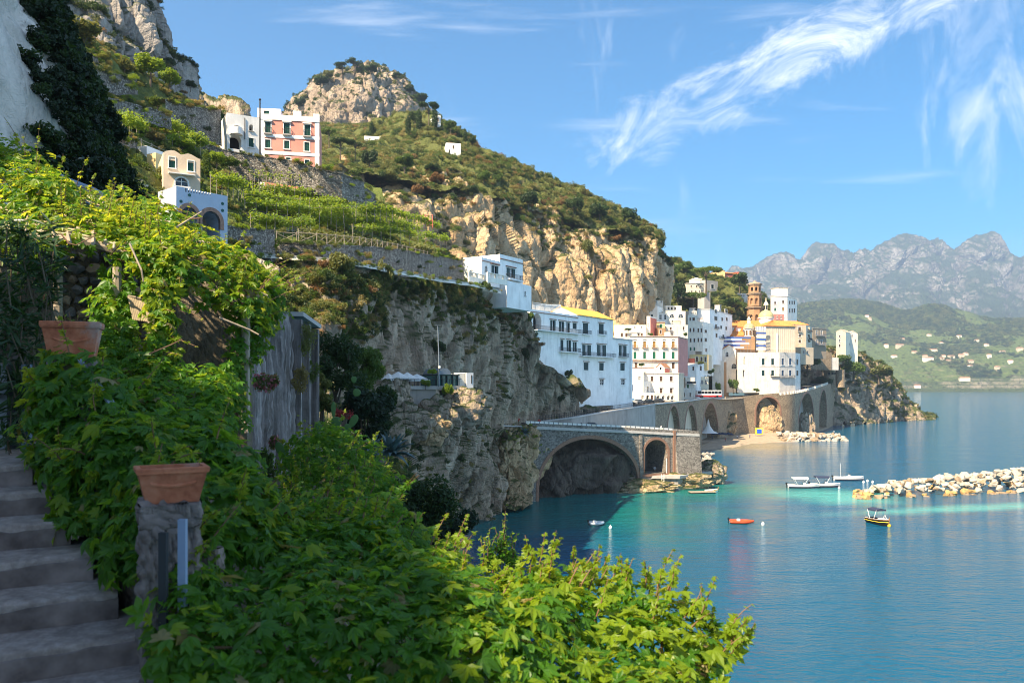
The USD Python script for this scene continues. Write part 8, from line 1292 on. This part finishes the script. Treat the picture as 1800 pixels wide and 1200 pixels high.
# creepers
G1 = [[(-60, 235, 12.2), (30, 250, 11.6), (95, 295, 11.2), (150, 335, 10.8), (235, 372, 10.4)], [(-60, 315, 10.2), (40, 325, 9.8), (110, 350, 9.6), (170, 382, 9.5), (240, 400, 9.5)], [(-60, 400, 9.2), (50, 400, 9.0), (110, 400, 9.0), (170, 408, 9.0), (225, 425, 9.1)], [(-60, 500, 8.7), (20, 440, 8.7), (60, 430, 8.8), (110, 425, 8.9), (170, 430, 9.0)]]
ca, G_, N_ = creeper('pergola_vine', 'sunlit creeper mounded over the left end of the pergola roof', G1, 2600, .105, 201, young=.5, depth=.35); g = np.random.default_rng(5)
for k in range(26): i, j = int(g.integers(2, 30)), int(g.integers(5, 59)); shoot(ca, G_[i, j], N_[i, j] * .6 + [0, 0, .5], g.uniform(.25, .5), g)
G2 = [[(170, 348, 11.4), (250, 346, 11.0), (330, 382, 10.8), (410, 424, 10.8), (462, 458, 11), (492, 486, 11.2)], [(185, 395, 9.5), (260, 402, 9.3), (335, 428, 9.2), (405, 466, 9.3), (462, 500, 9.7), (496, 530, 10.2)], [(205, 430, 9.0), (262, 455, 8.8), (325, 480, 8.8), (390, 505, 8.9), (450, 520, 9.2), (490, 570, 9.8)], [(235, 440, 8.75), (270, 500, 8.6), (320, 515, 8.7), (385, 520, 8.8), (442, 545, 9.0), (478, 590, 9.5)]]
cb, G_, N_ = creeper('pergola_vine', 'yellow green creeper over the right half of the pergola roof', G2, 3000, .105, 202, young=.5, depth=.35)
for k in range(34): i, j = int(g.integers(2, 45)), int(g.integers(2, 59)); shoot(cb, G_[i, j], N_[i, j] * .7 + [.2, 0, .3], g.uniform(.25, .5), g)
cc, G_, N_ = creeper('hanging_vine', 'bright creeper strand hanging down in front of the reed mat', [[(225, 425, 8.9), (270, 430, 8.7), (318, 450, 8.7)], [(248, 480, 8.6), (280, 500, 8.5), (318, 510, 8.6)], [(262, 545, 8.5), (285, 570, 8.4), (308, 580, 8.5)], [(270, 610, 8.3), (290, 640, 8.3), (304, 650, 8.4)]], 700, .10, 203, young=.45, depth=.2, parts=150)
for k in range(10): i, j = int(g.integers(20, 59)), int(g.integers(2, 59)); shoot(cc, G_[i, j], N_[i, j] * .6 + [.4, 0, -.4], g.uniform(.2, .4), g)
cd, G_, N_ = creeper('cascading_creeper', 'green creeper cascading from the right end of the pergola', [[(425, 470, 9.9), (465, 490, 10.2), (496, 535, 10.6)], [(425, 560, 9.3), (462, 580, 9.6), (486, 600, 10.0)], [(395, 640, 8.9), (420, 660, 9.0), (434, 670, 9.3)], [(360, 720, 8.3), (392, 740, 8.4), (408, 760, 8.6)], [(340, 800, 7.6), (380, 810, 7.6), (400, 810, 7.8)]], 1900, .085, 204, young=.14)
creeper('wall_creeper', 'shaded creeper on the wall below the pergola opening', [[(180, 520, 9.0), (235, 560, 8.8), (300, 640, 8.4), (350, 640, 8.4), (405, 640, 8.8)], [(185, 590, 8.4), (260, 640, 8.0), (330, 680, 7.8), (370, 690, 7.8), (400, 700, 8.2)], [(180, 650, 7.9), (260, 700, 7.4), (330, 740, 7.2), (375, 770, 7.1), (405, 790, 7.4)], [(190, 740, 7.4), (280, 790, 6.9), (350, 820, 6.8), (400, 850, 6.7), (430, 860, 6.9)]], 2200, .10, 205, young=.1, parts=200)
creeper('upright_creeper', 'creeper climbing the pale post in the dark pergola opening', [[(180, 462, 9.2), (205, 470, 9.1), (240, 480, 9.1)], [(165, 520, 9.1), (200, 530, 8.9), (225, 530, 9.0)], [(150, 590, 8.8), (195, 600, 8.6), (230, 600, 8.7)], [(150, 660, 8.4), (190, 670, 8.2), (230, 670, 8.3)]], 420, .12, 206, young=.08, parts=120)
ce, G_, N_ = creeper('stair_creeper', 'dark green creeper tumbling over the low wall beside the stairs', [[(30, 668, 6.9), (92, 612, 6.6), (165, 622, 6.5), (240, 690, 6.4), (320, 738, 6.5), (400, 770, 6.3), (468, 836, 6.1), (508, 884, 6.4)], [(36, 735, 6.4), (80, 735, 6.05), (145, 740, 5.75), (225, 780, 5.4), (285, 805, 5.2), (365, 820, 5.5), (440, 860, 5.5), (492, 900, 5.9)], [(46, 780, 6.15), (80, 830, 5.8), (138, 880, 5.45), (200, 915, 5.1), (246, 915, 4.9), (350, 885, 5.1), (435, 900, 5.2), (484, 925, 5.6)], [(60, 800, 6.3), (95, 880, 5.9), (150, 945, 5.45), (200, 985, 5.1), (240, 1010, 4.9), (345, 960, 4.9), (430, 960, 5.0), (480, 960, 5.3)]], 3000, .115, 207, young=.10, depth=.25)
for k in range(22): i, j = int(g.integers(0, 40)), int(g.integers(2, 59)); shoot(ce, G_[i, j], N_[i, j] * .7 + [.1, 0, .35], g.uniform(.18, .4), g)
cx_ = [265, 330, 430, 540, 640, 720, 800, 880, 955, 1035, 1120, 1200, 1255, 1285]
top = [(x, y, d) for x, y, d in zip(cx_, (1015, 930, 896, 890, 880, 912, 965, 1005, 990, 1008, 1040, 1072, 1104, 1150), (4.5, 4.9, 5.7, 6.5, 7., 7., 6.7, 6.3, 6.1, 6.0, 5.9, 5.7, 5.5, 5.4))]
m1 = [(x - 4, y, d) for x, y, d in zip(cx_, (1070, 985, 960, 955, 950, 975, 1015, 1045, 1040, 1060, 1090, 1120, 1140, 1175), (4.2, 4.45, 5.0, 5.5, 5.8, 5.8, 5.6, 5.4, 5.3, 5.3, 5.2, 5.1, 5.1, 5.2))]
m2 = [(x - 8, y, d) for x, y, d in zip(cx_, (1140, 1080, 1060, 1050, 1050, 1065, 1085, 1105, 1110, 1125, 1145, 1165, 1185, 1200), (4.0, 4.1, 4.3, 4.6, 4.75, 4.75, 4.7, 4.65, 4.65, 4.7, 4.7, 4.8, 4.9, 5.1))]
m3_ = [(x - 12, 1250, d) for x, d in zip(cx_, (3.9, 3.8, 3.8, 3.9, 4.0, 4.0, 4.0, 4.0, 4.1, 4.2, 4.3, 4.5, 4.8, 5.1))]
cf, G_, N_ = creeper('front_creeper', 'large creeper hedge across the bottom, its right end lit yellow', [top, m1, m2, m3_], 6400, .105, 208, youngx=([300, 700, 950, 1150, 1340], [.10, .14, .35, .62, .8]), depth=.30, lump=.26, stems=24)  # yellow leaf share rises to the right: sunlight put into leaf colour
for k in range(90): i, j = int(abs(g.normal(0, 9))), int(g.integers(3, 59)); i = min(i, 50); shoot(cf, G_[i, j], N_[i, j] * .5 + [.25, 0, .55], g.uniform(.12, .32), g, 'creeper_young' if j > 24 or k % 2 else 'creeper_leaf', .075)
for x, y, d in ((1045, 1010, 6.), (1058, 1010, 6.), (965, 990, 6.2), (1200, 1075, 5.7), (1140, 1045, 5.9), (1250, 1105, 5.5), (1280, 1140, 5.4), (1230, 1095, 5.6), (1005, 1005, 6.1), (1090, 1030, 5.9)): shoot(cf, W(x, y + 8, d), (.12, 0, 1.), g.uniform(.22, .36), g, 'creeper_young', .065, PALM, 12, .35)
t = thing('upright_shrub', 'dark upright leafy sprigs standing over the hedge against the sea', 'shrub'); g = np.random.default_rng(31)
for k in range(16): shoot(t, W(850 + k * 4 + g.uniform(-8, 8), 1010, 7.4 + .02 * k), (g.uniform(-.16, .16), 0, 1.), g.uniform(.35, .78) * (1 - abs(k - 8) / 18), g, 'creeper_leaf' if k % 4 else 'leaf_bright', .085, OVAL, 26, .2)
t = thing('oleander', 'dark oleander with narrow leaves at the left edge', 'shrub'); g = np.random.default_rng(33)
for k in range(120):
    px, py = g.uniform(-25, 100), g.uniform(385, 790); 
    if px > np.interp(py, [385, 450, 600, 700, 790], [95, 100, 75, 60, 20]): continue
    d = 7.7 + g.uniform(-.5, .5) - (py - 385) * .001; c = W(px, py, d); m = 16; P = np.repeat(c[None], m, 0) + g.normal(size=(m, 3)) * .02; dr = g.normal(size=(m, 3)) + [.25, -.35, .75]
    V, f = setleaves(P, g.normal(size=(m, 3)) * .6 + [0, -.3, 1], dr, g.uniform(.12, .2, m), LANCE); sp = obj('twig', tube([c - [g.uniform(-.05, .15), -.15, .35], c], [.008, .005], 4), 'bark', t); obj('rosette', tomesh(V, f), 'oleander_leaf', sp, kind='stuff')
# bush, cactus, agave and thicket down the slope
cm, G_, N_ = creeper('ivy_bush', 'rounded dense green creeper bush in the middle of the slope', [[(490, 830, 15), (530, 775, 15.2), (585, 748, 15.6), (640, 770, 15.6), (680, 840, 15)], [(478, 880, 13.2), (530, 830, 13.0), (590, 815, 12.8), (645, 840, 13.0), (695, 890, 13.3)], [(480, 940, 12.2), (530, 910, 12), (600, 910, 11.8), (660, 920, 12), (710, 950, 12.3)], [(470, 1010, 11.5), (540, 1010, 11.), (610, 1010, 11.), (670, 1010, 11.2), (720, 1010, 11.5)]], 4600, .10, 209, young=.12, depth=.5, lump=.5)
for k in range(40): i, j = int(g.integers(0, 35)), int(g.integers(2, 59)); shoot(cm, G_[i, j], N_[i, j] * .7 + [0, 0, .4], g.uniform(.2, .5), g, 'creeper_young', .08)
def cactus(label, pads, d):
    t = thing('prickly_pear', label, 'cactus')
    for px, py, w, h, a in pads:
        c = W(px, py, d); s = d / F; m = T_.creation.icosphere(3, 1.); v = np.array(m.vertices); v = v * [1, .16, 1]; v[:, 0] *= 1 + .18 * v[:, 2]; v = v * [w * s / 2, w * s / 2, h * s / 2]; ca_, sa = math.cos(a), math.sin(a); v = v @ np.array([[ca_, 0, -sa], [0, 1, 0], [sa, 0, ca_]]); m.vertices = v + c; obj('pad', m, 'cactus_pad', t, smooth=True)
cactus('prickly pear with tall narrow pads left of the ivy bush', [(494, 792, 15, 34, -.45), (503, 790, 10, 26, .1), (507, 812, 24, 26, .3), (536, 790, 11, 22, 0), (541, 776, 7, 13, .1)], 15.6); cactus('prickly pear standing behind the top of the ivy bush', [(586, 720, 8, 28, 0), (591, 742, 18, 20, .1), (621, 740, 13, 26, .5), (611, 752, 12, 16, 0), (560, 750, 14, 16, -.4), (627, 690, 14, 14, .4), (622, 667, 10, 12, 0)], 17.5)
def agave(label, px, py, d, wpx, n, seed):
    g = np.random.default_rng(seed); t = thing('agave', label, 'agave'); c = W(px, py, d); R = wpx * d / F / 2
    for k in range(n):
        a, el = k * 2.4, g.uniform(.1, 1.35); dr = np.array([math.cos(a) * math.cos(el), math.sin(a) * math.cos(el), math.sin(el)]); s = np.linspace(0, 1, 7)[:, None]; pts = c + dr * R * s * g.uniform(.8, 1.1) - np.array([0, 0, 1.]) * R * .45 * s ** 2.2 * math.cos(el); w = R * .085 * np.array([.9, 1.1, 1.15, 1., .75, .4, .03]); sd = np.cross(dr, [0, 0, 1.]); sd /= np.linalg.norm(sd); u = np.cross(sd, dr)
        m = gmesh(np.stack([pts - sd * w[:, None] + u * w[:, None] * .35, pts - u * 0, pts + sd * w[:, None] + u * w[:, None] * .35])); b = m.copy(); b.vertices = np.array(b.vertices) - u * R * .018; b.invert(); obj('leaf', cat_([m, b]), 'agave_leaf', t, smooth=50)
agave('large blue grey agave on the slope right of the ivy bush', 688, 800, 20, 105, 60, 1); agave('second blue grey agave behind the large one', 655, 790, 21.5, 70, 36, 2); agave('small pale agave on top of the sunlit headland', 922, 762, 171, 34, 26, 3)
for k, q in enumerate((('leaf_dark', 590, 690, 118, 95, 33, 'dark green thicket beside the concrete wall'), ('leaf_mid', 632, 690, 90, 70, 36, 'mid green thicket in the middle of the slope'), ('leaf_wall', 640, 790, 130, 90, 27, 'dark olive thicket above the agaves'), ('leaf_dark', 672, 760, 90, 60, 30, 'dark shrub at the right edge of the slope thicket'), ('leaf_olive', 566, 730, 100, 50, 30, 'dry twiggy shrub at the foot of the concrete wall'), ('leaf_dark', 740, 930, 90, 120, 26, 'dark thicket under the agaves at the edge of the slope'), ('leaf_wall', 790, 960, 60, 80, 30, 'low dark bushes where the slope meets the water'), ('petal_red', 604, 738, 18, 34, 24, 'red flowering patch behind the prickly pear'))):
    g = np.random.default_rng(400 + k); m, px, py, hp, wp, d, la = q; s = d / F; c = W(px, py, d); t = thing('thicket' if k < 7 else 'flowers', la, 'shrub' if k < 7 else 'flowers')
    lb = [(c + np.array([g.uniform(-.4, .4) * wp * s, g.uniform(-.3, .3) * wp * s, g.uniform(.15, .8) * hp * s]), np.array([1, 1, .9]) * g.uniform(.16, .28) * wp * s) for _ in range(14)]; obj('foliage', blob(5200 if k < 7 else 500, lb, g, .14 if k < 7 else .06, .55, .4), m, t)
    for _ in range(5): obj('stem', tube([c + [g.uniform(-.1, .1), 0, -.4], c + [g.uniform(-.35, .35) * wp * s, 0, hp * s * .6]], [.05, .02], 5), 'bark', t)
mat('streaked_concrete', {'g': ('geometry', {}), 'm': ('mapping', dict(mapping_type='point', scale=(2.6, 2.6, .16))), 'n1': ('noise_texture', dict(scale=1.1, detail=7., roughness=.72)), 'n2': ('noise_texture', dict(scale=1.6, detail=7., roughness=.7)), 'r': ('rgb_ramp', dict(ramp=[(.32, (.05, .042, .04)), (.46, (.19, .165, .155)), (.60, (.36, .325, .305)), (.72, (.50, .46, .43))])), 'r2': ('map_range', dict(from_min=.44, from_max=.68, to_min=0., to_max=.75, clamp=True)), 'mx': ('mix', dict(color2=(.10, .085, .07))), 'b': ('bump', dict(strength=.8, distance=.08)), 'p': ('principled_bsdf', dict(roughness=.95, specular_ior_level=.1))}, [('g.position', 'm.vector'), ('m.vector', 'n1.vector'), ('g.position', 'n2.vector'), ('n1.fac', 'r.fac'), ('r.color', 'mx.color1'), ('n2.fac', 'r2.value'), ('r2.result', 'mx.fac'), ('mx.color', 'p.base_color'), ('n2.fac', 'b.height'), ('b.normal', 'p.normal')])
# concrete wall with buttresses, block pier, gate posts, railing upper left
t = thing('concrete_wall', 'tall streaked grey concrete retaining wall with buttresses', 'wall'); f = Face(V2((425, 21)), V2((520, 25.5))); z1 = f.hit(470, 548)[1]
cw = f.prism(Polygon([(0, H - 8), (f.L, H - 8), (f.L, f.hit(520, 556)[1]), (0, z1 + .5)]), -1, 0); cw = T_.Trimesh(*T_.remesh.subdivide_to_size(cw.vertices, cw.faces, .16)); cw.merge_vertices(); cv = np.array(cw.vertices); cu = (cv[:, :2] - f.A) @ f.t; cd = (np.abs(2 * fbm(np.column_stack([cu * 1.6, cu * 0, cv[:, 2] * .12]), 4, 5) - 1) - .4) * .5 + (fbm(cv * 2.5, 4, 6) - .5) * .22 - .10 * (np.abs((cu % .62) - .31) < .05); cv[:, :2] += f.n * cd[:, None]; obj('wall', T_.Trimesh(cv, cw.faces, process=False), 'streaked_concrete', t, smooth=True)
f2 = Face(V2((520.1, 25.6)), V2((552, 29.5))); obj('wall', f2.prism(Polygon([(0, H - 8), (f2.L, H - 8), (f2.L, f2.hit(552, 578)[1]), (0, f2.hit(520, 558)[1])]), -1, -.3), 'streaked_concrete', t)
for px in (521, 536, 551): u = f2.hit(px, 600)[0]; obj('buttress', f2.box(u - .22, u + .22, H - 6, f2.hit(px, 562 + (px - 521) * .55)[1], -.31, .18), 'streaked_concrete', t)
obj('coping', f2.prism(Polygon([(-.1, f2.hit(520, 556)[1]), (f2.L + .1, f2.hit(552, 577)[1]), (f2.L + .1, f2.hit(552, 577)[1] + .14), (-.1, f2.hit(520, 556)[1] + .14)]), -1.05, .25), 'grey_plaster', t)
for k, (px, py, wd, hp) in enumerate(((452, 668, 40, 22), (520, 590, 34, 40), (470, 772, 24, 16), (512, 655, 22, 60), (535, 640, 26, 50), (455, 800, 20, 40))):
    g = np.random.default_rng(430 + k); u, z = (f if px < 515 else f2).hit(px, py); c = (f if px < 515 else f2).pt(u, z, .25); s = c[1] / F; t = thing('wall_plant', f"wall plant on the concrete wall: {['pink flowered one above left', 'grey green one hanging from the top', 'small pink one low down', 'grey one at the corner', 'dark one on the buttress', 'green one at the foot'][k]}", 'plant'); lb = [(c + np.array([g.uniform(-.45, .45) * wd * s, 0, g.uniform(-.4, .4) * hp * s]) - [0, 0, .1], np.array([.45, .3, .6]) * g.uniform(.5, 1.) * min(wd, hp) * s) for _ in range(12)]; obj('foliage', blob(800, lb, g, .09, .4, .0), ('leaf_olive', 'leaf_olive', 'leaf_olive', 'leaf_straw', 'leaf_mid', 'leaf_mid')[k], t)
    if k in (0, 2): obj('flower', blob(110, lb, g, .10, .8, .8), 'petal_pink', t)
t = thing('block_pier', 'pier of grey concrete blocks at the left end of the concrete wall', 'pier')
for k in range(6): a = W(424, 690 + k * 22, 13.5); obj('block', bev((a[0], a[1], a[2]), (.24, .3, .2), .012), 'grey_plaster', t)
t = thing('gate_posts', 'dark grey blue steel posts beside the landing', 'gate')
for px, m in ((8, 'steel_grey'), (24, 'railing_iron'), (47, 'pale_blue_steel')): a, b = W(px, 640, 7.6), W(px, 800, 7.6); obj('post', bx((a + b) / 2, (.075, .05, a[2] - b[2])), m, t)
a, b = W(0, 700, 7.7), W(48, 700, 7.7); obj('panel', bx((a + b) / 2 - [.1, -.1, .1], (.34, .03, 1.2)), 'rough_mortar', t)
t = thing('metal_railing', 'pale grey steel railing sloping down above the creeper, upper left', 'railing'); ra = [W(88, 300, 15), W(118, 316, 15.2), (W(160, 332, 15.5)), W(198, 350, 15.8)]
for dz in (0, -.28, -.5): obj('rail', tube(np.array(ra) + [0, 0, dz], .03 if dz else .05, 6), 'pale_blue_steel', t)
for q in ra[:-1]: obj('post', tube([q + [0, 0, .02], q + [0, 0, -1.3]], .04, 6), 'pale_blue_steel', t)
